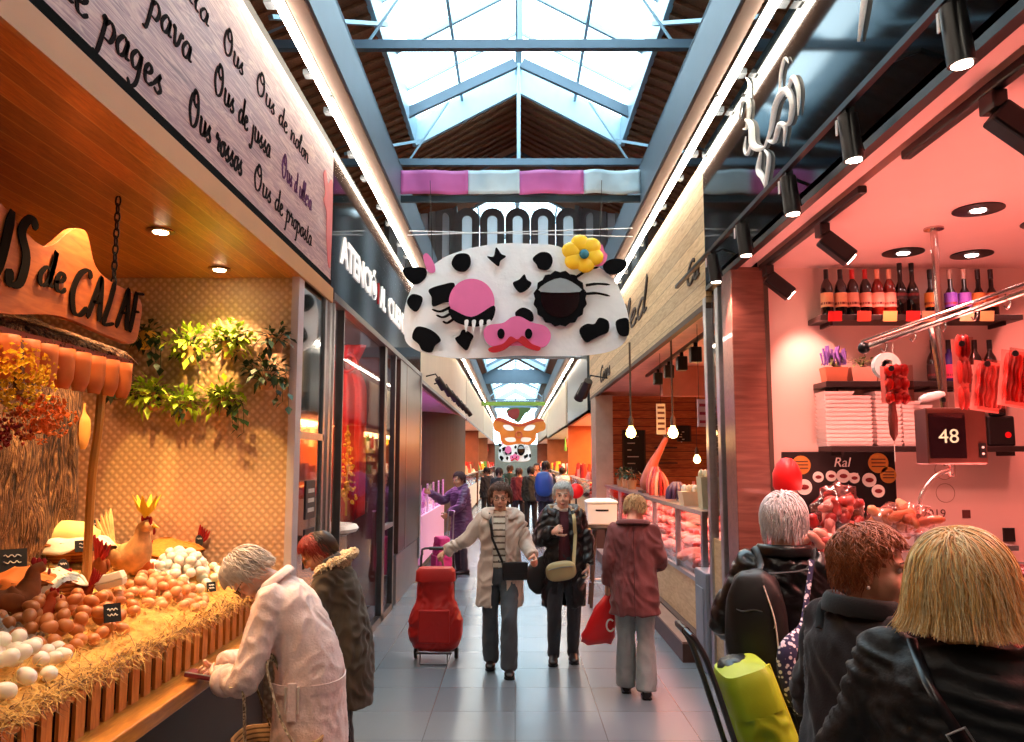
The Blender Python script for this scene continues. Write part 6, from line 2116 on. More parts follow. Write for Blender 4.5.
class Person:
    def __init__(s, label, loc, rz, h=1.6, stout=1., lean=0., head=(0, 0, 0), arms=None, legs=None, skin=None, voxel=.009, hands=(.5, .5), handrot=(0, 0), face=True):
        s.k = h / 1.62
        s.h, s.stout, s.lean = h, stout, math.radians(lean)
        s.o = thing('person', label, 'person', loc, rz)
        s.o.scale = (s.k,) * 3
        s.W = M.Translation(V(loc)) @ M.Rotation(rz, 4, 'Z') @ M.Scale(s.k, 4)
        s.hm = M.Translation(s.bend(V((0, .015, 1.49)))) @ M.Rotation(-s.lean, 4, 'X') @ M.Rotation(head[2], 4, 'Z') @ M.Rotation(head[0], 4, 'X') @ M.Rotation(head[1], 4, 'Y')
        piv = s.bend(V((0, -.01, 1.40)))
        # head turned about the top of the neck
        R_ = M.Rotation(-s.lean, 4, 'X') @ M.Rotation(head[2], 4, 'Z') @ M.Rotation(head[0], 4, 'X') @ M.Rotation(head[1], 4, 'Y')
        s.hm = M.Translation(piv) @ R_ @ M.Translation((0, .025, .09)) @ M.Scale(1.0, 4)
        s.hm = s.hm @ M.Diagonal((s.k, s.k, s.k, 1)) if False else s.hm
        sh = [s.bend(V((x * .143 * stout, -.01, 1.315))) for x in (-1, 1)]
        s.sh = sh
        s.el, s.wr = [], []
        for i, x in enumerate((-1, 1)):
            a = (arms or [None, None])[i]
            if a is None:
                e = sh[i] + V((x * .05, -.02, -.27))
                w_ = e + V((x * .0, .06, -.23))
            else:
                e, w_ = V(a[0]), V(a[1])
            s.el.append(e)
            s.wr.append(w_)
        s.kn, s.an, s.fy = [], [], []
        for i, x in enumerate((-1, 1)):
            l = (legs or [None, None])[i]
            if l is None:
                l = ((x * .095, .02, .46), (x * .1, -.02, .085), 0)
            s.kn.append(V(l[0]))
            s.an.append(V(l[1]))
            s.fy.append(l[2])
        s.hip = [V((x * .085 * stout, 0, .83)) for x in (-1, 1)]
        s.skin = skin or m_skin
        mb = MB()
        st_ = stout
        tors = [(.78, .12, .07, .08), (.88, .13 * st_, .08 * st_, .095 * st_), (.98, .12 * st_, .085 * st_, .08 * st_), (1.08, .125 * st_, .095 * st_, .082 * st_), (1.18, .15 * st_, .115 * st_, .095), (1.26, .155 * st_, .11 * st_, .095), (1.32, .13 * st_, .085, .09), (1.36, .075, .06, .065), (1.39, .05, .05, .052)]
        mb.loft([[s.bend(p) for p in ringp(*r)] for r in tors])
        for i in (0, 1):
            mb.tube([s.hip[i] + V((0, 0, .04)), s.hip[i] * .5 + s.kn[i] * .5, s.kn[i], s.kn[i] * .5 + s.an[i] * .5, s.an[i], s.an[i] - V((0, 0, .02))], [.07, .062, .045, .042, .028, .026], 12)
            mb.tube([sh[i], sh[i] * .5 + s.el[i] * .5, s.el[i], s.el[i] * .4 + s.wr[i] * .6, s.wr[i]], [.05, .043, .037, .034, .023], 10)
            mb.ell(sh[i], .052)
        mb.tube([piv - (s.hm.to_3x3() @ V((0, .01, .08))) * .6, piv + s.hm.to_3x3() @ V((0, -.0, .05))], [.052, .05], 14)
        H_ = s.hm
        mb.ell((0, -.014, .03), (.077, .094, .085), H_)
        mb.ell((0, .022, -.03), (.06, .066, .078), H_)
        mb.ell((0, .052, -.088), (.03, .028, .026), H_)
        if face:
            for x in (-1, 1):
                mb.ell((x * .034, .055, -.034), (.026, .027, .03), H_)
                mb.ell((x * .028, .078, .022), (.024, .012, .009), H_)
                mb.ell((x * .011, .099, -.034), (.009, .012, .008), H_)
                mb.ell((x * .08, -.004, -.012), (.009, .019, .032), H_)
            mb.tube([H_ @ V((0, .086, .018)), H_ @ V((0, .1, -.01)), H_ @ V((0, .108, -.03))], [.008, .01, .012], 8)
            mb.ell((0, .085, -.062), (.024, .012, .006), H_)
            mb.ell((0, .083, -.071), (.02, .012, .007), H_)
        vs, ns, fs = remesh(mb, voxel, 3)
        b = MB()
        b.v, b.f = vs, fs
        Hi = H_.inverted()
        for f in fs:
            c = Hi @ vs[f[0]]
            b.mi.append(1 if (face and abs(c.x) < .021 and c.y > .08 and -.075 < c.z < -.059) else 0)
        for i, x in enumerate((-1, 1)):
            s.hand(b, i, x, hands[i], handrot[i])
        b.build('body', [s.skin, m_lip], s.o, world=False, smooth=180)
        if face:
            for x in (-1, 1):
                e = MB().ell(H_ @ V((x * .03, .0745, .006)), .0095, nu=12, nv=8).build('eye', m_eyew, s.o, world=False)
                MB().ell(H_ @ V((x * .03, .0795, .006)), .0062, nu=10, nv=6).build('iris', m_iris, e, world=False)

    def bend(s, p):
        p = V(p)
        hz = .86
        t = p.z - hz
        if t <= 0 or s.lean == 0:
            return p
        T_ = .34
        y = z = 0.
        n = 10
        for i in range(n):
            u = (i + .5) / n * t
            a = s.lean * min(1, u / T_)
            y += math.sin(a) * t / n
            z += math.cos(a) * t / n
        a = s.lean * min(1, t / T_)
        return V((p.x, y + p.y * math.cos(a), hz + z - p.y * math.sin(a)))

    def hand(s, b, i, x, curl, rot):
        w_ = s.wr[i]
        d = (w_ - s.el[i]).normalized()
        z = d
        # palm faces the body by default; rot turns it about the forearm
        pal = V((-x, 0, 0))
        pal = (pal - z * pal.dot(z))
        if pal.length < .1:
            pal = V((0, 0, -1)) - z * (-z.z)
        pal.normalize()
        pal = M.Rotation(rot, 3, z) @ pal
        lat = pal.cross(z)            # towards one edge of the palm
        fwd = V((0, 1, 0))
        if lat.dot(fwd + V((0, 0, .5))) < 0:
            lat = -lat                # thumb side forward/up
        fr = M((lat, pal, z)).transposed().to_4x4()
        m = M.Translation(w_) @ fr
        sv = b.m
        b.m = m
        k0 = b.k
        b.k = 0
        rings = []
        for t, ww, th in ((-.02, .024, .02), (.0, .026, .018), (.03, .036, .016), (.065, .04, .014), (.085, .036, .011)):
            rings.append([V((ww * math.cos(a), th * math.sin(a), t)) for a in [2 * PI * j / 12 for j in range(12)]])
        b.loft(rings)
        for j, (bx, L) in enumerate(((.028, .068), (.0095, .076), (-.0095, .07), (-.027, .055))):
            p = V((bx, 0, .078))
            a = .15 + curl * .2
            P = [p.copy()]
            for q in range(3):
                a += curl * (1.1 if q else .6) + .04 * j
                seg = L * (.42, .32, .26)[q]
                p = p + V((bx * .12, math.sin(a), math.cos(a))) * seg
                P.append(p.copy())
            b.tube(P, [.0095, .0088, .008, .0058], 8)
        P = [V((.026, .004, .02)), V((.046, .014, .045)), V((.05, .014 + .022 * (1 + curl), .068)), V((.042, .02 + .035 * (1 + curl * .6), .085))]
        b.tube(P, [.013, .0115, .0095, .006], 8)
        b.m = sv
        b.k = k0
        s.palm = getattr(s, 'palm', {})
        s.palm[i] = s.W @ (m @ V((0, .03, .075)))

    # ---- clothing
    def torso(s, st, extra=None):
        return [[s.bend(p) for p in ringp(*r)] for r in st]

    def top(s, name, mt, hem=.5, grow=.03, flare=1.1, sleeve=(.068, .062, .05), cuff=.94, gap=None, gz=(0, 2), amp=.007, voxel=.012, seed=0., solid=0., f=(9, 9, 3.5), mats=None, mfn=None, neck=1.375, sl=True, smooth=4, belly=0.):
        st_ = s.stout
        g = grow
        st = []
        if hem < .8:
            st.append((hem, (.165 * st_ + g) * flare, (.11 * st_ + g) * flare, (.125 * st_ + g) * flare))
            st.append(((hem + .86) / 2, (.165 * st_ + g) * (1 + flare) / 2, (.11 * st_ + g) * (1 + flare) / 2, (.128 * st_ + g) * (1 + flare) / 2))
        st += [(max(.88, hem), .165 * st_ + g, .108 * st_ + g + belly, .125 * st_ + g), (1.0, .15 * st_ + g, .112 * st_ + g + belly, .105 * st_ + g), (1.1, .148 * st_ + g, .118 * st_ + g, .1 * st_ + g), (1.2, .16 * st_ + g, .125 * st_ + g * .8, .105 * st_ + g * .8), (1.27, .16 * st_ + g * .8, .115 * st_ + g * .6, .1 * st_ + g * .8), (1.33, .125 * st_ + g * .6, .085 + g * .5, .09 + g * .6), (neck, .07 + g * .4, .06 + g * .4, .068 + g * .4)]
        if hem > .88:
            st = [r for r in st if r[0] >= hem]
        mb = MB()
        mb.loft(s.torso(st))
        if sl:
            for i in (0, 1):
                a, e, w_ = s.sh[i], s.el[i], s.wr[i]
                w2 = e + (w_ - e) * cuff
                P = cr([a + (a - e).normalized() * .01, a * .5 + e * .5, e, e * .5 + w2 * .5, w2], 3)
                r0, r1, r2 = sleeve
                rs = [r0 + (r1 - r0) * min(1, 2 * k / (len(P) - 1)) + (r2 - r1) * max(0, 2 * k / (len(P) - 1) - 1) for k in range(len(P))]
                mb.tube(P, rs, 14)
                mb.ell(a + V((0, 0, -.01)), r0 * 1.0)
        vs, ns, fs = remesh(mb, voxel, smooth)
        vs = folds(vs, ns, amp, f, seed)
        if gap:
            fs = [q for q in fs if not (lambda c: c.y > .0 and abs(c.x) < gap(c.z) and gz[0] < c.z < gz[1])((vs[q[0]] + vs[q[2]]) / 2)]
        b = MB()
        b.v, b.f = vs, fs
        b.mi = [0] * len(fs) if mfn is None else [mfn(vs[q[0]]) for q in fs]
        return b.build(name, mats or mt, s.o, world=False, smooth=180, solid=solid or (.008 if gap else 0))

    def trousers(s, mt, r=(.09, .068, .058), amp=.005, flare=0., name='trousers', seed=3.):
        mb = MB()
        st_ = s.stout
        mb.loft([ringp(*q) for q in ((.74, .15 * st_, .095, .11), (.84, .165 * st_, .11 * st_, .125 * st_), (.95, .15 * st_, .108 * st_, .11 * st_), (1.0, .145 * st_, .105 * st_, .1))])
        for i in (0, 1):
            a = s.an[i] - V((0, 0, .035))
            mb.tube([s.hip[i] + V((0, 0, .02)), s.hip[i] * .5 + s.kn[i] * .5, s.kn[i], s.kn[i] * .5 + a * .5, a], [r[0], r[0] * .92, r[1], (r[1] + r[2]) / 2 + flare, r[2] + flare], 14)
        vs, ns, fs = remesh(mb, .012, 4)
        vs = folds(vs, ns, amp, (10, 10, 4), seed)
        b = MB()
        b.v, b.f, b.mi = vs, fs, [0] * len(fs)
        return b.build(name, mt, s.o, world=False, smooth=180)

    def shoes(s, mt, hh=.07, name='shoe'):
        for i in (0, 1):
            a = s.an[i]
            m = M.Translation((a.x, a.y, a.z - .085)) @ M.Rotation(s.fy[i], 4, 'Z')
            mb = MB(m)
            mb.loft([[V((w_ * math.cos(t), y, .012 + hz * (.5 + .5 * math.sin(t)))) for t in [2 * PI * k / 12 for k in range(12)]] for y, w_, hz in ((-.075, .02, .04), (-.065, .034, hh), (-.02, .037, hh + .02), (.04, .036, hh * .9), (.1, .044, .05), (.145, .038, .04), (.165, .02, .025))])
            o = mb.build(name, mt, s.o, world=False, smooth=60)
            mb = MB(m)
            mb.loft([[V((w_ * math.cos(t), y, z)) for t, z in ((0, .0), (PI, .0), (PI, .015), (0, .015))] for y, w_ in ((-.075, .024), (-.05, .037), (.04, .036), (.1, .046), (.15, .036), (.168, .018))])
            mb.build('sole', m_dark, o, world=False, smooth=0)

    def hair(s, mt, n=420, length=.08, lift=1.06, curl=.004, r=.0034, zmin=-.2, crown=(0, -.35, .93), shell=True, mats=None, mfn=None, seed=1, vol=(1, 1, 1), fringe=.42, flip=0., name='hair', grav=.25, spread=0., ends=0.):
        rr = random.Random(seed)
        H_ = s.hm
        c = V((0, -.016, .034))
        ra = V((.083 * vol[0], .099 * vol[1], .092 * vol[2]))
        cw = V(crown).normalized()
        mb = MB(H_)
        if shell:
            def fn(p):
                k = 1 + .05 * noise.noise(p * 4 + V((seed, 0, 0)))
                if p.y > .35 and p.z < fringe:
                    k *= .86
                if p.z < -.35:
                    k *= .9
                return p * k
            mb.ell(c, tuple(ra), nu=36, nv=24, fn=fn)
        cnt = 0
        while cnt < n:
            d = V((rr.gauss(0, 1), rr.gauss(0, 1), rr.gauss(0, 1))).normalized()
            if d.z < -.45 or (d.y > .2 and d.z < fringe - .1 + .25 * (d.y < .5)) or (abs(d.x) > .75 and d.z < -.1 and d.y > -.1):
                continue
            cnt += 1
            up = rr.uniform(1.0, lift)
            p = V((d.x * ra.x, d.y * ra.y, d.z * ra.z)) * 1.0
            P = [c + p * .97]
            L = length * rr.uniform(.75, 1.15)
            step = .013
            ns_ = max(3, int(L / step))
            ph = rr.uniform(0, 6)
            side = V((rr.gauss(0, .35), rr.gauss(0, .35), rr.gauss(0, .35)))
            dirv = None
            zm = zmin + ends * rr.random() ** 2
            for q in range(ns_):
                u = V((p.x / ra.x, p.y / ra.y, p.z / ra.z))
                nrm = V((p.x / ra.x ** 2, p.y / ra.y ** 2, p.z / ra.z ** 2)).normalized()
                fl = (u.normalized() - cw * u.normalized().dot(cw))
                fl = fl - cw * .5 + side * .4
                fl = fl - nrm * fl.dot(nrm)
                if fl.length < 1e-4:
                    fl = V((0, 1, 0))
                fl.normalize()
                g = V((0, 0, -1)) * (grav if u.z > 0 else .9)
                nd = (fl * (1 if u.z > -.1 else .15) + g)
                if spread and u.z < .1:
                    nd += V((nrm.x, nrm.y, 0)) * spread
                if flip and p.z + c.z < zmin + .05:
                    nd += V((nrm.x, nrm.y, 0)) * flip
                nd.normalize()
                dirv = nd if dirv is None else (dirv * .5 + nd * .5).normalized()
                p = p + dirv * step + dirv.cross(nrm) * curl * math.sin(ph + q * 1.1)
                u = V((p.x / ra.x, p.y / ra.y, p.z / ra.z))
                if u.length < up:
                    p = p * (up / u.length)
                un = u.normalized()
                if p.z + c.z < zm or (un.y > .5 and un.z < .3 and abs(un.x) < .68):
                    break
                P.append(c + p)
            if len(P) < 3:
                continue
            rs = [r * (1.1 - .85 * (k / (len(P) - 1)) ** 2) for k in range(len(P))]
            mb.k = mfn(d, rr) if mfn else 0
            mb.tube(P, rs, 4, caps=False)
        return mb.build(name, mats or mt, s.o, world=False, smooth=180)

    def collar(s, mt, r=.085, h_=.06, flare=.03, open_=.6, name='collar', z0=1.345, th=.012, fur=0, tilt=.0):
        mb = MB()
        n = 30
        prof = ((0, 0), (.6, .25), (1, 1), (.75, 1.35), (.15, 1.5)) if not fur else ((0, 0), (1, .6), (1, 1.2))

        def f(u, v):
            a = PI / 2 + open_ / 2 + u * (2 * PI - open_)
            k = v * (len(prof) - 1)
            i = min(int(k), len(prof) - 2)
            t = k - i
            hh = prof[i][0] * (1 - t) + prof[i + 1][0] * t
            ff = prof[i][1] * (1 - t) + prof[i + 1][1] * t
            rr_ = r + flare * ff
            front = max(0, math.sin(a))
            return s.bend(V((rr_ * 1.12 * math.cos(a), rr_ * math.sin(a) - .01, z0 + hh * h_ - front * (.06 + tilt))))
        mb.sheet(f, n, 10)
        if fur:
            rr = random.Random(5)
            for k in range(fur):
                u, v = rr.random(), rr.random()
                p = f(u, v)
                q = f(u, v) - s.bend(V((0, -.01, z0)))
                d = (q.normalized() + V((rr.gauss(0, .4), rr.gauss(0, .4), rr.gauss(0, .4)))).normalized()
                mb.tube([p, p + d * .02, p + d * .04 + V((0, 0, -.006))], [.004, .003, .0008], 4)
        return mb.build(name, mt, s.o, world=False, smooth=180, solid=th)

    def scarf(s, mt, r=.075, th=.028, z=1.36, name='scarf', n=2):
        mb = MB()
        for k in range(n):
            P = [s.bend(V(((r + .006 * k) * 1.15 * math.cos(a), r * math.sin(a) + .0, z - k * .028 - .025 * max(0, math.sin(a))))) for a in [2 * PI * j / 20 for j in range(20)]]
            mb.tube(P, th, 8, closed=True)
        return mb.build(name, mt, s.o, world=False, smooth=180)

    def glasses(s, mt=None, w_=.021):
        H_ = s.hm
        mb = MB(H_)
        for x in (-1, 1):
            mb.tube([(x * .031 + w_ * 1.1 * math.cos(a), .098 - .006 * abs(math.cos(a)), .004 + w_ * .8 * math.sin(a)) for a in [2 * PI * k / 16 for k in range(16)]], .0022, 5, closed=True)
            mb.tube([(x * .055, .094, .01), (x * .08, .05, .008), (x * .086, -.01, .0)], .002, 5)
        mb.tube([(-.01, .099, .008), (0, .102, .011), (.01, .099, .008)], .002, 5)
        return mb.build('glasses', mt or m_brown, s.o, world=False)

    def brows(s, mt):
        for x in (-1, 1):
            MB(s.hm).tube(cr([(x * .014, .092, .025), (x * .03, .09, .031), (x * .046, .08, .026)], 3), .0028, 5).build('eyebrow', mt, s.o, world=False)

    def button_line(s, mt, n, z0, z1, x=.02, yo=.0, r=.011):
        for k in range(n):
            z = z0 + (z1 - z0) * k / max(1, n - 1)
            MB().cyl(s.bend(V((x, yo, z))), s.bend(V((x, yo + .006, z))), r, n=10).build('button', mt, s.o, world=False)

    def band(s, mt, a, b, r=.012, name='strap', off=.0, sag=None):
        pass


def strap(name, pts, mt, par, w_=.018, flat=.3):
    """flat strap through world points"""
    return MB().tube(cr(pts, 5), w_, 8, flat=flat).build(name, mt, par)


def wrap_strap(P, z_from, x_from, z_to, x_to, g, back=False, n=10):
    """world points of a strap lying over a person's front (or back) from shoulder to hip"""
    out = []
    for k in range(n + 1):
        t = k / n
        x = x_from + (x_to - x_from) * t
        z = z_from + (z_to - z_from) * t
        hw = .17 * P.stout + g
        dy = (.125 * P.stout + g) * math.sqrt(max(.0, 1 - (x / (hw * 1.15)) ** 2))
        if z > 1.27:
            dy *= max(.15, 1 - ((z - 1.27) / .13) ** 1.5)
        out.append(P.W @ P.bend(V((x, -dy if back else dy, z))))
    return out


def fab(name, col, **k):
    a = dict(rough=.85, var=.14, vs=9, bump=.25, bs=160, sheen=.15)
    a.update(k)
    return mat(name, col, **a)


# ---------------- A: woman in beige coat pulling a red trolley
A = Person('woman in an open beige coat and striped jumper pulling a red shopping trolley', (-.13, 7.1, 0), PI - .05, 1.6, .98, 0, (-.05, 0, .05),
           arms=[((-.23, .03, 1.1), (-.3, .2, 1.0)), ((.27, -.02, 1.14), (.5, -.1, 1.0))],
           legs=[((-.09, .16, .47), (-.085, .12, .085), .1), ((.09, -.02, .46), (.085, -.1, .1), 0)], voxel=.007, hands=(.9, 1.3))
A.trousers(fab('grey_slacks', '4b5258'), (.088, .068, .066), flare=.008)
A.shoes(mat('black_leather', '0e0e10', .35))
A.top('striped_jumper', stripes('cream_brown_stripe_knit', '6b5a48', 'e2d8c6', 2, .055, .3), hem=.8, grow=.0, flare=1.0, sl=False, amp=.003, neck=1.38)
A.top('coat', fab('beige_wool', 'cbb8a8', bump=.5), hem=.56, grow=.026, flare=1.1, sleeve=(.068, .06, .054), gap=lambda z: .05 + .02 * (1.3 - z), amp=.011, seed=2.)
A.collar(fab('beige_wool', 'cbb8a8'), .085, .05, .045, 1.0)
m_hbr = mat('brown_hair', '5a3826', .5, 0, .3, 60)
A.hair(m_hbr, 520, .1, 1.2, .004, .0036, zmin=-.07, vol=(1.08, 1.05, 1.05), fringe=.55)
A.glasses()
A.brows(m_hbr)
bg_ = thing('handbag', 'small black shoulder bag across the beige-coated woman', 'handbag', PY(515, 580, 6.97))
c = PY(515, 571, 6.98)
MB(M.Translation(c) @ M.Rotation(.1, 4, 'Z')).box((0, 0, 0), (.22, .06, .15)).build('pouch', mat('black_nylon', '141416', .5, 0, .1), bg_, smooth=0, bevel=.015)
MB(M.Translation(c) @ M.Rotation(.1, 4, 'Z')).box((0, -.033, .03), (.21, .01, .09)).build('flap', mat('black_nylon', '141416'), bg_, smooth=0, bevel=.004)
pts = wrap_strap(A, 1.36, .085, 1.08, .045, .03)
strap('shoulder_strap', pts[:9] + [c + V((-.1, -.01, .06))], mat('black_nylon', '141416'), bg_, .012)


def trolley(loc, rz, tilt, h_, w_, d_, m_b, m_f, label, handle_h, rounded=.5, mfl=None, prof=None):
    """two-wheel shopping trolley: bag in a light frame, wheels on an axle"""
    o = thing('shopping_trolley', label, 'shopping trolley', loc, rz)
    m = M.Translation((0, 0, .08)) @ M.Rotation(tilt, 4, 'X')
    n = 24
    mb = MB(m)
    prof = prof or [(.05, .8), (.08, .93), (.2, 1.06), (.4, 1.1), (.65, 1.02), (.85, .92), (1.0, .86)]
    mb.loft([[V((w_ / 2 * k * math.copysign(abs(math.cos(a)) ** rounded, math.cos(a)), d_ / 2 + d_ / 2 * k * math.copysign(abs(math.sin(a)) ** rounded, math.sin(a)), h_ * z)) for a in [2 * PI * j / n for j in range(n)]] for z, k in prof])
    vs, ns, fs = remesh(mb, .012, 3)
    vs = folds(vs, ns, .008, (8, 8, 5), rz)
    b = MB()
    b.v, b.f, b.mi = vs, fs, [0] * len(fs)
    b.build('bag', m_b, o, world=False, smooth=180)
    mb = MB(m)
    mb.loft([[V((w_ / 2 * k * math.copysign(abs(math.cos(a)) ** .5, math.cos(a)), d_ / 2 + d_ / 2 * k * math.copysign(abs(math.sin(a)) ** .5, math.sin(a)), z)) for a in [2 * PI * j / n for j in range(n)]] for z, k in ((h_ * .88, .9), (h_ * 1.0, .88), (h_ * 1.04, .75), (h_ * 1.05, .3))])
    mb.build('flap', mfl or m_b, o, world=False)
    mb = MB(m)
    mb.box((0, d_ + .012, h_ * .35), (w_ * .7, .03, h_ * .4))
    mb.build('front_pocket', m_b, o, world=False, smooth=0, bevel=.012)
    mb = MB(m)
    mb.tube(cr([(-w_ * .38, -.015, -.02), (-w_ * .38, -.015, h_), (-w_ * .36, -.03, handle_h - .05), (-w_ * .3, -.05, handle_h), (w_ * .3, -.05, handle_h), (w_ * .36, -.03, handle_h - .05), (w_ * .38, -.015, h_), (w_ * .38, -.015, -.02)], 3), .011, 8)
    mb.tube([(-w_ * .38, -.015, .02), (-w_ * .38, d_, .02), (w_ * .38, d_, .02), (w_ * .38, -.015, .02)], .009, 8)
    mb.build('frame', m_f, o, world=False)
    MB(m).tube([(-w_ * .2, -.05, handle_h), (w_ * .2, -.05, handle_h)], .016, 10).build('grip', m_black, o, world=False)
    for x in (-1, 1):
        wm = M.Translation((x * (w_ * .46), .0, .08)) @ M.Rotation(PI / 2, 4, 'Y')
        wh = MB(wm).lathe([(.0, -.015), (.03, -.016), (.055, -.012), (.078, -.014), (.08, 0), (.078, .014), (.055, .012), (.03, .016), (0, .015)], None, 28).build('wheel', m_black, o, world=False)
        MB(wm).lathe([(0, -.02), (.02, -.02), (.02, .02), (0, .02)], None, 12).build('hub', m_steel, wh, world=False)
    MB().cyl((-w_ * .46, 0, .08), (w_ * .46, 0, .08), .009, n=8).build('axle', m_f, o, world=False)
    MB(m).tube([(-w_ * .3, d_ - .02, .02), (-w_ * .3, d_ + .02, -.07), (w_ * .3, d_ + .02, -.07), (w_ * .3, d_ - .02, .02)], .008, 8).build('stand_foot', m_f, o, world=False)
    return o


m_rnyl = mat('red_nylon', 'b01812', .45, 0, .1, 6, .1, 80)
trolley((-.72, 7.55, 0), PI, -.0, .72, .4, .24, m_rnyl, mat('dark_alloy', '4a4a4c', .35, .8), 'plump red shopping trolley pulled by the woman in the beige coat', .9, .8, prof=[(.03, .7), (.08, 1.0), (.2, 1.2), (.4, 1.22), (.56, 1.0), (.64, .84), (.8, .8), (1.0, .76)])

# ---------------- B: woman in black coat
B = Person('grey-haired woman in a long black coat walking with a beige bag', (.44, 7.45, 0), PI + .03, 1.6, .98, 0, (-.02, 0, -.1),
           arms=[((-.22, -.02, 1.08), (-.22, .06, .86)), ((.22, .02, 1.08), (.1, .2, 1.18))],
           legs=[((-.09, .04, .46), (-.085, -.02, .085), 0), ((.09, .1, .46), (.1, .05, .085), -.1)], voxel=.007, hands=(.5, 1.3), handrot=(0, 0), skin=m_skinp)
B.trousers(fab('charcoal_trousers', '30333a'), (.088, .066, .056))
B.shoes(mat('black_leather', '0e0e10'), .1, 'boot')
B.top('maroon_top', fab('maroon_knit', '4a1220'), hem=.8, grow=.0, flare=1.0, sl=False, amp=.004)
m_puff = mat('glossy_black_coat', '101318', .35, 0, .2, 8, .5, 30, dist=.01)
B.top('coat', m_puff, hem=.5, grow=.03, flare=1.02, sleeve=(.07, .064, .055), gap=lambda z: .04 + .03 * (1.35 - z), amp=.014, seed=8., f=(8, 8, 6))
B.collar(m_puff, .085, .06, .04, 1.0)
B.scarf(fab('white_scarf', 'd8d4ce'), .06, .02, 1.385, 'undershirt_collar', 1)
m_hgr = mat('silver_grey_hair', 'b9bdbb', .5, 0, .15, 60)
B.hair(m_hgr, 520, .075, 1.1, .004, .0036, zmin=-.05, vol=(1.06, 1.05, 1.08), fringe=.45)
B.brows(mat('grey_brow', '6a625c', .7))
bb_ = thing('handbag', 'beige crossbody bag worn by the woman in the black coat', 'handbag', PY(562, 584, 7.2))
c = PY(561, 571, 7.2)
m_bei = mat('olive_beige_leather', 'b3a374', .45, 0, .1)
mb = MB(M.Translation(c) @ M.Rotation(-.15, 4, 'Y'))
mb.ell((0, 0, 0), (.135, .05, .085), nu=24, nv=16, fn=lambda p: V((math.copysign(abs(p.x) ** .7, p.x), math.copysign(abs(p.y) ** .7, p.y), math.copysign(abs(p.z) ** .7, p.z))))
mb.build('pouch', m_bei, bb_, smooth=180)
MB(M.Translation(c) @ M.Rotation(-.15, 4, 'Y')).tube([(-.11, -.045, .03), (0, -.056, .04), (.11, -.045, .03)], .004, 5).build('zip', m_steel, bb_)
pts = wrap_strap(B, 1.37, -.085, 1.08, -.1, .045)
strap('shoulder_strap', pts[:9] + [c + V((.11, -.0, .05))], m_bei, bb_, .016)
hb = thing('black_tote', 'black bag hanging at the left side of the woman in the black coat', 'bag', PY(543, 610, 7.45))
c = PY(541, 575, 7.45)
MB(M.Translation(c) @ M.Rotation(.2, 4, 'Y')).ell((0, 0, 0), (.13, .07, .17), nu=20, nv=14, fn=lambda p: p * (1 + .1 * noise.noise(p * 2))).build('pouch', mat('black_nylon', '141416'), hb, smooth=180)
strap('handle', [c + V((-.05, 0, .14)), c + V((-.02, 0, .25)), c + V((.05, 0, .14))], mat('black_nylon', '141416'), hb, .01)

# ---------------- C: woman in maroon coat walking away
C_ = Person('woman in a maroon coat and grey trousers seen from behind', (.93, 6.4, 0), -.12, 1.55, 1.03, 7, (-.5, 0, -.35),
            arms=[((-.2, -.03, 1.06), (-.22, .06, .86)), ((.22, .0, 1.06), (.15, .22, .98))],
            legs=[((-.07, .06, .46), (-.075, .1, .085), 0), ((.085, .0, .46), (.085, -.06, .085), 0)], voxel=.009, hands=(1.4, .8))
C_.trousers(fab('grey_flannel', '8d9798'), (.088, .072, .076), flare=.008)
C_.shoes(mat('black_leather', '0e0e10'))
m_mar = fab('maroon_wool', '703a3a', bump=.35)
C_.top('coat', m_mar, hem=.64, grow=.022, flare=1.08, sleeve=(.068, .06, .052), amp=.01, seed=14.)
C_.collar(m_mar, .08, .04, .03, 1.2)
MB().tube([C_.bend(V((0, -.145, 1.3))), C_.bend(V((0, -.15, 1.1))), V((0, -.17, .9)), V((0, -.19, .64))], .0035, 5).build('back_seam', mat('maroon_seam', '4a1c20', .9), C_.o, world=False)
C_.hair(mat('ash_blond_hair', 'b58f5e', .5, 0, .3, 60), 480, .075, 1.14, .005, .0038, zmin=-.1, fringe=.4, vol=(1.04, 1.04, 1.02))
pb = thing('carrier_bag', 'bright red plastic carrier bag held by the woman in the maroon coat', 'carrier bag', PY(598, 642, 6.5))
top_ = C_.palm[0]
cb = PY(597, 622, 6.55)
mb = MB()
rings = []
for t, hw, d_ in ((0, .02, .01), (.12, .05, .03), (.3, .085, .045), (.6, .115, .055), (.85, .12, .055), (1, .11, .045)):
    c = top_.lerp(PY(596, 643, 6.55), t)
    rings.append([c + V((hw * math.cos(a) * (1 + .12 * math.sin(a * 4 + t * 9)), d_ * math.sin(a), .01 * math.sin(a * 3 + t * 5))) for a in [2 * PI * k / 24 for k in range(24)]])
mb.loft(rings)
mb.build('bag', mat('red_film', 'd0161a', .3, 0, .1), pb, smooth=180)
mb = MB(M.Translation(top_.lerp(PY(602, 643, 6.55), .62) + V((.035, -.062, 0))) @ M.Rotation(PI / 2, 4, 'X'))
mb.tube([(.03 * math.cos(a), .045 * math.sin(a), 0) for a in [PI * .25 + 1.6 * PI * k / 20 for k in range(21)]], .007, 6)
mb.build('printed_letter', m_chalk, pb)

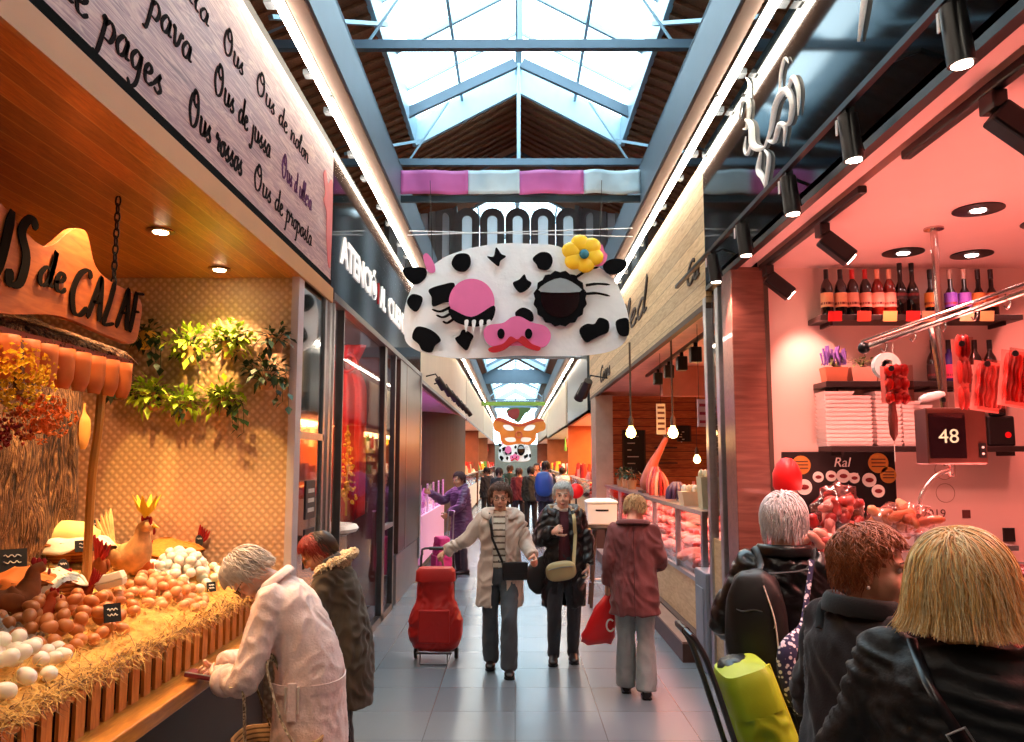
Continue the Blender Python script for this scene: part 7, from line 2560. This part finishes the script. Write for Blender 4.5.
# ---------------- D: lilac coat woman at the showcase with pink trolley
D = Person('woman in a purple padded coat reaching to the pink showcase', (-.86, 13.0, 0), PI / 2 + .55, 1.62, 1.0, 4, (-.1, 0, .2),
           arms=[((-.22, .14, 1.08), (-.1, .3, .95)), ((.25, .2, 1.15), (.2, .48, 1.28))], voxel=.01, hands=(.8, .3))
D.trousers(fab('dark_violet_trousers', '2a2230'))
D.shoes(mat('black_leather', '0e0e10'))
m_pur = mat('purple_padded', '5a3a62', .5, 0, .15, 8, .5, 14, dist=.012)
D.top('coat', m_pur, hem=.55, grow=.04, flare=1.05, sleeve=(.08, .075, .062), amp=.008, f=(5, 5, 14), seed=3)
D.collar(m_pur, .08, .07, .02, .8)
D.hair(mat('dark_maroon_hair', '3a1620', .5, 0, .3, 60), 380, .1, 1.1, .004, .004, zmin=-.12, fringe=.4)
trolley((-1.0, 12.3, 0), PI / 2 + .4, 0, .55, .36, .22, mat('magenta_nylon', 'd02a78', .5, 0, .1), mat('light_alloy', 'b0b0b4', .3, .8), 'bright pink shopping trolley beside the woman in the purple coat', .95)

# ---------------- E: old lady in pale coat bending over the egg counter
E_ = Person('white-haired old woman in a pale pink coat bending over the egg counter', (-.97, 3.9, 0), PI / 2 + .12, 1.5, 1.08, 38, (-.45, 0, .05),
            arms=[((-.23, .27, .9), (-.07, .42, .86)), ((.22, .3, .92), (.06, .46, .88))], voxel=.006, hands=(.75, .7), handrot=(-.6, .6), skin=m_skinp)
E_.trousers(fab('black_trousers', '141318'))
E_.shoes(mat('black_leather', '0e0e10'))
E_.top('blouse', fab('dark_blouse', '2a1c20'), hem=.8, grow=.005, flare=1, sl=False, amp=.003, neck=1.39)
m_pk2 = mat('pale_pink_quilted_cloth', 'e6ccc6', .8, 0, .1, 70, .8, 90, sheen=.2, dist=.003)
E_.top('coat', m_pk2, hem=.5, grow=.04, flare=1.12, sleeve=(.078, .074, .062), amp=.0075, voxel=.01, seed=31., cuff=.9)
E_.collar(m_pk2, .085, .045, .03, .9)
m_hwh = mat('white_grey_hair', 'c9bdb4', .5, 0, .2, 60)
E_.hair(m_hwh, 900, .1, 1.22, .006, .0036, zmin=-.09, vol=(1.1, 1.1, 1.05), fringe=.45, seed=4)
E_.glasses(mat('thin_dark_frame', '2a2020', .4, .5))
m_bel = mat('cream_buckle', 'd8ccc0', .4)
for i, x in enumerate((-1, 1)):
    w_, e = E_.wr[i], E_.el[i]
    d = (w_ - e).normalized()
    q = e + (w_ - e) * .86
    MB().tube([q - d * .06, q - d * .03, q + d * .0], [.072, .079, .076], 18).build('cuff', m_pk2, E_.o, world=False, smooth=180)
rg = ringp(.84, .165 * 1.08 + .048, .2, .125 * 1.08 + .048)
mb = MB()
rg = rg[10:26]
mb.loft([[p + V((0, 0, -.022)), p + V((0, 0, .022)), p * .97 + V((0, 0, .03 * .84 + .022)), p * .97 + V((0, 0, .03 * .84 - .022))] for p in rg])
mb.build('back_belt', m_pk2, E_.o, world=False)
mb = MB(M.Translation((-.232, .05, .8)) @ M.Rotation(PI / 2, 4, 'Y'))
mb.tube([(-.06, -.03, 0), (.06, -.03, 0), (.06, .03, 0), (-.06, .03, 0)], .006, 6, closed=True)
mb.build('buckle', m_bel, E_.o, world=False, smooth=0)
MB().box((-.23, .05, .79), (.014, .045, .18)).build('belt_end', m_pk2, E_.o, world=False, smooth=0, bevel=.005)
# tote with tapestry straps on her forearm
tt = thing('straw_tote', 'woven shopping tote with patterned straps hanging from the pink-coated woman', 'tote bag', PY(262, 800, 3.62))
t = NT('tapestry_strap')
co = t.coord()
vo = t.n('ShaderNodeTexVoronoi')
vo.inputs['Scale'].default_value = 90
t.l(co, vo.inputs['Vector'])
t.l(t.ramp(vo.outputs['Color'], [(.2, hexc('4a3a26')), (.5, hexc('a08a62')), (.8, hexc('c8b898'))]), t.b.inputs['Base Color'])
m_tap = t.m
fa_ = E_.W @ (E_.el[0] * .55 + E_.wr[0] * .45)
c0 = PY(268, 742, 3.62)
strap('strap', [c0 + V((-.1, 0, -.02)), PY(243, 690, 3.62), fa_ + V((.02, -.085, .0)), fa_ + V((.03, .0, .085)), fa_ + V((.05, .09, 0)), c0 + V((-.06, .22, 0))], m_tap, tt, .018, .25)
strap('strap', [c0 + V((.12, 0, -.02)), c0 + V((.05, .0, .1)), c0 + V((-.02, .02, .3)), c0 + V((-.02, .12, .32)), c0 + V((.05, .2, .1)), c0 + V((.12, .22, 0))], m_tap, tt, .015, .25)
mb = MB(M.Translation(c0 + V((.02, .11, 0))))
mb.loft([[V((a * x, b * y, z)) for x, y in [(math.copysign(abs(math.cos(q)) ** .5, math.cos(q)), math.copysign(abs(math.sin(q)) ** .5, math.sin(q))) for q in [2 * PI * k / 24 for k in range(24)]]] for a, b, z in ((.15, .1, -.3), (.19, .13, -.15), (.2, .14, 0), (.19, .13, 0), (.17, .11, -.12), (.1, .08, -.26))])
mb.build('basket_body', stripes('woven_straw', '5a4028', 'a8845a', 2, .02, .4, .8, bump=.8), tt, smooth=180)
pw = thing('coin_purse', 'small dark red purse in the hands of the pink-coated woman', 'purse', PY(203, 676, 3.9))
hp = (E_.palm[0] + E_.palm[1]) / 2
MB(M.Translation(hp + V((-.045, -.01, -.0))) @ M.Rotation(.15, 4, 'Y')).box((0, 0, 0), (.13, .09, .022)).build('purse_body', mat('wine_leather', '6a1c28', .4), pw, smooth=0, bevel=.008)
MB(M.Translation(hp + V((-.045, -.01, .012))) @ M.Rotation(.15, 4, 'Y')).tube([(-.06, -.04, 0), (.06, -.04, 0)], .003, 6).build('clasp', m_steel, pw)

# ---------------- F: red-haired woman in dark parka
F_ = Person('red-haired woman in a dark olive parka with a fur-trimmed hood', (-1.0, 4.85, 0), PI / 2 + .12, 1.42, 1.05, 22, (-.38, 0, .12),
            arms=[((-.23, .2, .98), (-.12, .4, .94)), ((.22, .22, 1.0), (.1, .42, .96))], voxel=.006, hands=(.7, .7))
F_.trousers(fab('navy_trousers', '14161e'))
F_.shoes(mat('black_leather', '0e0e10'))
m_par = fab('dark_olive_parka', '453c30', bump=.3)
F_.top('parka', m_par, hem=.45, grow=.045, flare=1.08, sleeve=(.08, .074, .06), amp=.012, voxel=.011, seed=51.)
F_.collar(fab('dark_scarf', '1f1b20'), .075, .07, .012, .3, 'neck_warmer')
F_.collar(mat('cream_fur', 'c9b493', .9, 0, .25, 40), .095, .05, .07, 2.4, 'fur_hood_trim', fur=1500, z0=1.33)
MB().box((-.21, .12, .72), (.012, .09, .2)).build('pocket_flap', m_par, F_.o, world=False, smooth=0, bevel=.005)
MB().tube([V((-.2, .14, .88)), V((-.21, .14, .78))], .004, 5).build('zip_pull', m_steel, F_.o, world=False)
hr = [mat('copper_red_hair', '7a1f16', .45, 0, .3, 60), mat('dark_brown_hair', '24120e', .5, 0, .3, 60)]
F_.hair(None, 800, .1, 1.12, .003, .0034, zmin=-.1, mats=hr, mfn=lambda d, q: 1 if d.y < -.35 + q.gauss(0, .1) else 0, fringe=.5, seed=9)
MB(F_.hm).ell((0, -.11, .0), (.06, .05, .09), nu=20, nv=14, fn=lambda p: p * (1 + .12 * noise.noise(p * 3))).build('hair_tail', hr[1], F_.o, world=False, smooth=180)
F_.glasses(mat('gold_frame', 'a8823a', .3, .9))
F_.brows(hr[0])

# ---------------- G: white-haired woman with backpack
G = Person('white-haired woman in a black leather jacket wearing a black backpack', (1.17, 3.55, 0), -.35, 1.66, .98, 3, (-.05, 0, -.25),
           arms=[((-.26, .02, 1.06), (-.2, .22, .96)), ((.26, .06, 1.06), (.16, .28, 1.02))], voxel=.009, hands=(.7, .7), skin=m_skinp)
G.trousers(fab('black_trousers', '141318'), (.11, .09, .08))
G.shoes(mat('black_leather', '0e0e10'))
m_lea = mat('black_leather_jacket', '121114', .28, 0, .1, 8, .5, 16, dist=.012)
G.top('leather_jacket', m_lea, hem=.78, grow=.028, flare=1.04, sleeve=(.07, .064, .055), amp=.008, f=(7, 7, 9), voxel=.01, seed=21.)
G.collar(m_lea, .08, .05, .015, .8)
G.hair(mat('snow_white_hair', 'e4dcdc', .5, 0, .1, 60), 900, .085, 1.14, .004, .0034, zmin=-.1, fringe=.4, seed=12, vol=(1.04, 1.04, 1.03))
bp = thing('backpack', 'black drawstring backpack with a pale ring on the leather-jacketed woman', 'backpack', G.W @ V((-.02, -.2, .85)))
m = G.W @ M.Translation((-.11, -.2, 1.1)) @ M.Diagonal((.74, .8, .82, 1))
m_bp = mat('black_nylon', '141416')
mb = MB(m)
mb.ell((0, 0, 0), (.165, .1, .26), nu=28, nv=20, fn=lambda p: V((math.copysign(abs(p.x) ** .7, p.x) * (1 - .12 * p.z), math.copysign(abs(p.y) ** .8, p.y), math.copysign(abs(p.z) ** .75, p.z))) * (1 + .06 * noise.noise(p * 3)))
mb.build('pack_body', m_bp, bp, smooth=180)
MB(m).tube(cr([(-.13, -.06, .1), (-.07, -.095, .075), (0, -.1, .085), (.07, -.09, .075), (.13, -.06, .09)], 4), .0035, 5).build('zip', m_steel, bp)
MB(m).tube([(.085 + .02 * math.cos(a), -.088, .03 + .03 * math.sin(a)) for a in [PI / 2 + PI * 1.5 * k / 16 for k in range(17)]], .004, 6).build('ring', m_chalk, bp)
MB(m).tube(cr([(.05, -.09, .2), (.1, -.1, .05), (.115, -.085, -.1)], 4), .004, 5).build('cord', m_chalk, bp)
for x in (-1, 1):
    strap('shoulder_strap', [m @ V((x * .03, .02, .24)), G.W @ G.bend(V((x * .09, -.13, 1.31))), G.W @ G.bend(V((x * .12, -.04, 1.385))), G.W @ G.bend(V((x * .13, .1, 1.28)))], m_bp, bp, .014)
sf = thing('patterned_shawl', 'navy and white patterned scarf hanging beside the black backpack', 'scarf', PY(800, 700, 3.15))
t = NT('navy_white_pattern')
co = t.coord()
vo = t.n('ShaderNodeTexVoronoi')
vo.inputs['Scale'].default_value = 55
t.l(co, vo.inputs['Vector'])
t.l(t.ramp(vo.outputs['Distance'], [(.36, hexc('d8d4e0')), (.44, hexc('2a2c50'))]), t.b.inputs['Base Color'])
t.b.inputs['Roughness'].default_value = .9
m_navy = t.m
P = cr([PY(812, 560, 3.3), PY(808, 590, 3.25), PY(802, 625, 3.18), PY(790, 645, 3.1), PY(786, 665, 3.08), PY(793, 690, 3.08), PY(806, 712, 3.1)], 5)
MB().tube(P, [.011] * 10 + [.012 + .004 * min(6, k) for k in range(len(P) - 10)], 10, flat=.35, up=V((0, 1, 0))).build('cloth', m_navy, sf, smooth=180)

# ---------------- H: short auburn hair, dark coat
Hh = Person('woman with short auburn hair and pearl earring in a dark plum coat', (1.04, 2.48, 0), -1.2, 1.6, 1.06, 5, (.02, 0, -.95),
            arms=[((-.28, .06, 1.02), (-.18, .26, .95)), ((.28, .06, 1.02), (.18, .26, .95))], voxel=.006, hands=(.7, .7))
Hh.trousers(fab('black_trousers', '141318'), (.11, .09, .08))
Hh.shoes(mat('black_leather', '0e0e10'))
m_plum = fab('dark_plum_coat', '1c1318', bump=.25)
Hh.top('coat', m_plum, hem=.5, grow=.035, flare=1.1, sleeve=(.076, .07, .06), amp=.011, voxel=.01, seed=61.)
Hh.collar(fab('black_collar', '0e0d10'), .085, .06, .02, .6)
Hh.hair(mat('auburn_hair', '96502a', .42, 0, .45, 90), 2400, .07, 1.16, .011, .0024, zmin=-.1, fringe=.45, seed=21, vol=(1.08, 1.08, 1.06))
Hh.brows(mat('auburn_brow', '5a3020', .6))
for x in (-1, 1):
    MB(Hh.hm).ell((x * .086, -.002, -.05), .006, nu=10, nv=8).build('earring', mat('pearl', 'f0ece4', .15, coat=1), Hh.o, world=False)
strap_ = MB().tube(cr([Hh.bend(V((-.06, -.13, 1.3))), Hh.bend(V((-.1, -.08, 1.375))), Hh.bend(V((-.12, .03, 1.36))), Hh.bend(V((-.12, .13, 1.25)))], 4), .012, 8, flat=.35).build('shoulder_seam', fab('black_collar', '0e0d10'), Hh.o, world=False)

# ---------------- I: blonde woman, dark padded jacket
I_ = Person('woman with long blonde hair in a black padded jacket, nearest on the right', (1.03, 1.9, 0), -.6, 1.635, 1.08, 3, (0, 0, -.1),
            arms=[((-.28, .04, 1.04), (-.2, .24, .95)), ((.28, .06, 1.04), (.18, .26, .98))], voxel=.008, hands=(.7, .7))
I_.trousers(fab('black_trousers', '141318'), (.11, .09, .08))
I_.shoes(mat('black_leather', '0e0e10'))
m_pad = mat('black_padded_jacket', '0f1014', .62, 0, .2, 8, .5, 12, dist=.02)
I_.top('jacket', m_pad, hem=.7, grow=.042, flare=1.04, sleeve=(.08, .074, .06), amp=.009, f=(5, 5, 10), voxel=.01, seed=71.)
hb_ = [mat('golden_blonde', 'eec07a', .4, 0, .15, 90), mat('light_blonde', 'f2d8a4', .4, 0, .2, 90), mat('honey_root', 'cc9a5c', .45, 0, .2, 90)]
I_.hair(None, 6000, .34, 1.12, .003, .0018, zmin=-.105, ends=.07, spread=.22, mats=hb_, mfn=lambda d, q: q.choices((0, 1, 2), (5, 4, 2))[0], fringe=.4, seed=33, vol=(1.12, 1.1, 1.06), flip=.5, crown=(-.1, -.25, .95), grav=.1)
sb = thing('shoulder_strap_bag', 'thin black crossbody strap with a silver buckle on the blonde woman', 'bag', I_.W @ V((.2, -.2, .8)))
m_bs = mat('black_strap_leather', '17161a', .3)
pts = wrap_strap(I_, 1.37, -.1, .95, .17, .062, True)
strap('strap', pts + [I_.W @ V((.24, -.1, .9))], m_bs, sb, .012)
q = pts[4]
dd = (pts[5] - pts[3]).normalized()
nn = (I_.W.to_3x3() @ V((0, -1, 0))).normalized()
ss = dd.cross(nn).normalized()
mb = MB()
mb.tube([q + nn * .012 + dd * a + ss * b for a, b in ((-.02, -.02), (.02, -.02), (.02, .02), (-.02, .02))], .0035, 6, closed=True)
mb.build('buckle', m_steel, sb, smooth=0)
mb = MB(I_.W @ M.Translation((.27, -.06, .82)))
mb.ell((0, 0, 0), (.07, .13, .1), nu=20, nv=14, fn=lambda p: V((p.x, math.copysign(abs(p.y) ** .6, p.y), math.copysign(abs(p.z) ** .6, p.z))))
mb.build('pouch', m_bs, sb, smooth=180)

# lime trolley beside the backpack woman
m_lime = mat('lime_green_nylon', '9ab81c', .5, 0, .12, 6, .1, 60)
tl = trolley((1.02, 3.1, 0), -PI / 2, .3, .93, .32, .22, m_lime, mat('dark_alloy', '4a4a4c'), 'bright lime green shopping trolley standing beside the backpack woman', 1.16, .6)

tm_ = M.Translation((0, 0, .08)) @ M.Rotation(.3, 4, 'X')
MB(tm_).ell((-.06, .1, .965), (.075, .06, .02), nu=18, nv=10, fn=lambda p: p * (1 + .3 * noise.noise(p * 3))).build('painted_dark_opening', m_black, tl, world=False, smooth=180)  # black lump painted as the dark inside of the open bag
MB(tm_).tube(cr([(-.12, .24, .9), (-.13, .26, .5), (-.12, .25, .1)], 4), .008, 6).build('front_piping', mat('lime_piping', 'c8d83a', .5), tl, world=False)
# ---------------- people far down the aisle
def far_person(px, feet_y, label, coat, trou, hairc, rz=0., h=1.65, hem=.75, extra=None, seed=0, stout=1., Y=None):
    Y_ = Y or 1.8 * 800 / (feet_y - 460)
    p = PY(px, feet_y, Y_)
    q = Person(label, (p.x, Y_, 0), rz, h, stout, 2, (0, 0, R.uniform(-.4, .4)), voxel=.014, face=(abs(rz) > 2))
    q.trousers(fab('far_cloth_' + trou, trou))
    q.shoes(mat('black_leather', '0e0e10'))
    q.top('jacket', fab('far_cloth_' + coat, coat), hem=hem, grow=.035, amp=.012, voxel=.016, seed=seed)
    q.hair(mat('far_hair_' + hairc, hairc, .5, 0, .3, 60), 160, .1, 1.1, .004, .007, zmin=-.12, seed=seed, fringe=.4)
    return q


f1 = far_person(499, 533, 'distant person in dark jacket with a turquoise shoulder bag', '1c2a2c', '15181c', '2a1a14', .2, 1.62, seed=1)
f2 = far_person(519, 527, 'distant person in a dark red jacket in the crowd', '6a1c20', '22222a', '3a2418', .0, 1.6, seed=2)
f3 = far_person(531, 529, 'distant person in an olive-black jacket between red jacket and blue backpack', '24261e', '1a1a20', '1a120e', .1, 1.64, seed=3)
f4 = far_person(546, 534, 'tall distant person in navy with a bright blue backpack', '22304a', '14202a', '1c1410', -.1, 1.78, seed=4)
f5 = far_person(563, 522, 'distant dark-haired woman in a pale blue top near the orange stall', 'a8c4d4', '2a2e38', '120e0c', .2, 1.6, seed=5, hem=.8)
f6 = far_person(537, 516, 'distant person facing the camera in a peach scarf', 'b06a4a', '2a2a2a', '2a1a10', PI, 1.7, seed=6)
f7 = far_person(487, 522, 'distant shopper in black standing at the left-hand stalls', '15161a', '101014', '1a1210', .6, 1.6, seed=7)
f8 = far_person(510, 520, 'distant person in dark green partly behind the turquoise bag', '1e3a30', '1a1e22', '4a3020', .0, 1.66, seed=8)
bpk = thing('backpack', 'bright blue backpack on the tall distant walker', 'backpack', f4.W @ V((0, -.2, .9)))
MB(f4.W @ M.Translation((-.02, -.2, 1.12))).ell((0, 0, 0), (.2, .12, .27), nu=18, nv=12, fn=lambda p: V((math.copysign(abs(p.x) ** .7, p.x), p.y, math.copysign(abs(p.z) ** .7, p.z)))).build('pack_body', mat('royal_blue_nylon', '2050a0', .5), bpk, smooth=180)
for x in (-1, 1):
    strap('strap', [f4.W @ V((x * .08, -.14, 1.36)), f4.W @ V((x * .1, 0, 1.43)), f4.W @ V((x * .1, .14, 1.3))], m_bp, bpk, .02)
tbg = thing('shoulder_bag', 'turquoise shoulder bag on the distant person in the dark jacket', 'bag', f1.W @ V((0, -.2, .95)))
MB(f1.W @ M.Translation((-.02, -.2, 1.08))).ell((0, 0, 0), (.18, .1, .2), nu=18, nv=12).build('pouch', mat('turquoise_nylon', '2aa8a0', .5), tbg, smooth=180)
strap('strap', [f1.W @ V((.1, -.16, 1.2)), f1.W @ V((.1, -.1, 1.42)), f1.W @ V((.1, .1, 1.3))], mat('turquoise_nylon', '2aa8a0'), tbg, .02)
rbn = thing('red_balloon', 'red round balloon-like sign beside the pale blue woman', 'round sign', PY(577, 493, 17))
c = PY(576, 491, 17)
MB().ell(c, (.16, .1, .16), nu=18, nv=12).build('disc', mat('glowing_signal_red', 'd80c10'), rbn)
MB().cyl((c.x, c.y, 0), c, .015, n=8).build('stand', m_dark, rbn)
MB().lathe([(0, 0), (.15, 0), (.15, .02), (0, .03)], M.Translation((c.x, c.y, 0)), 20).build('foot', m_dark, rbn)
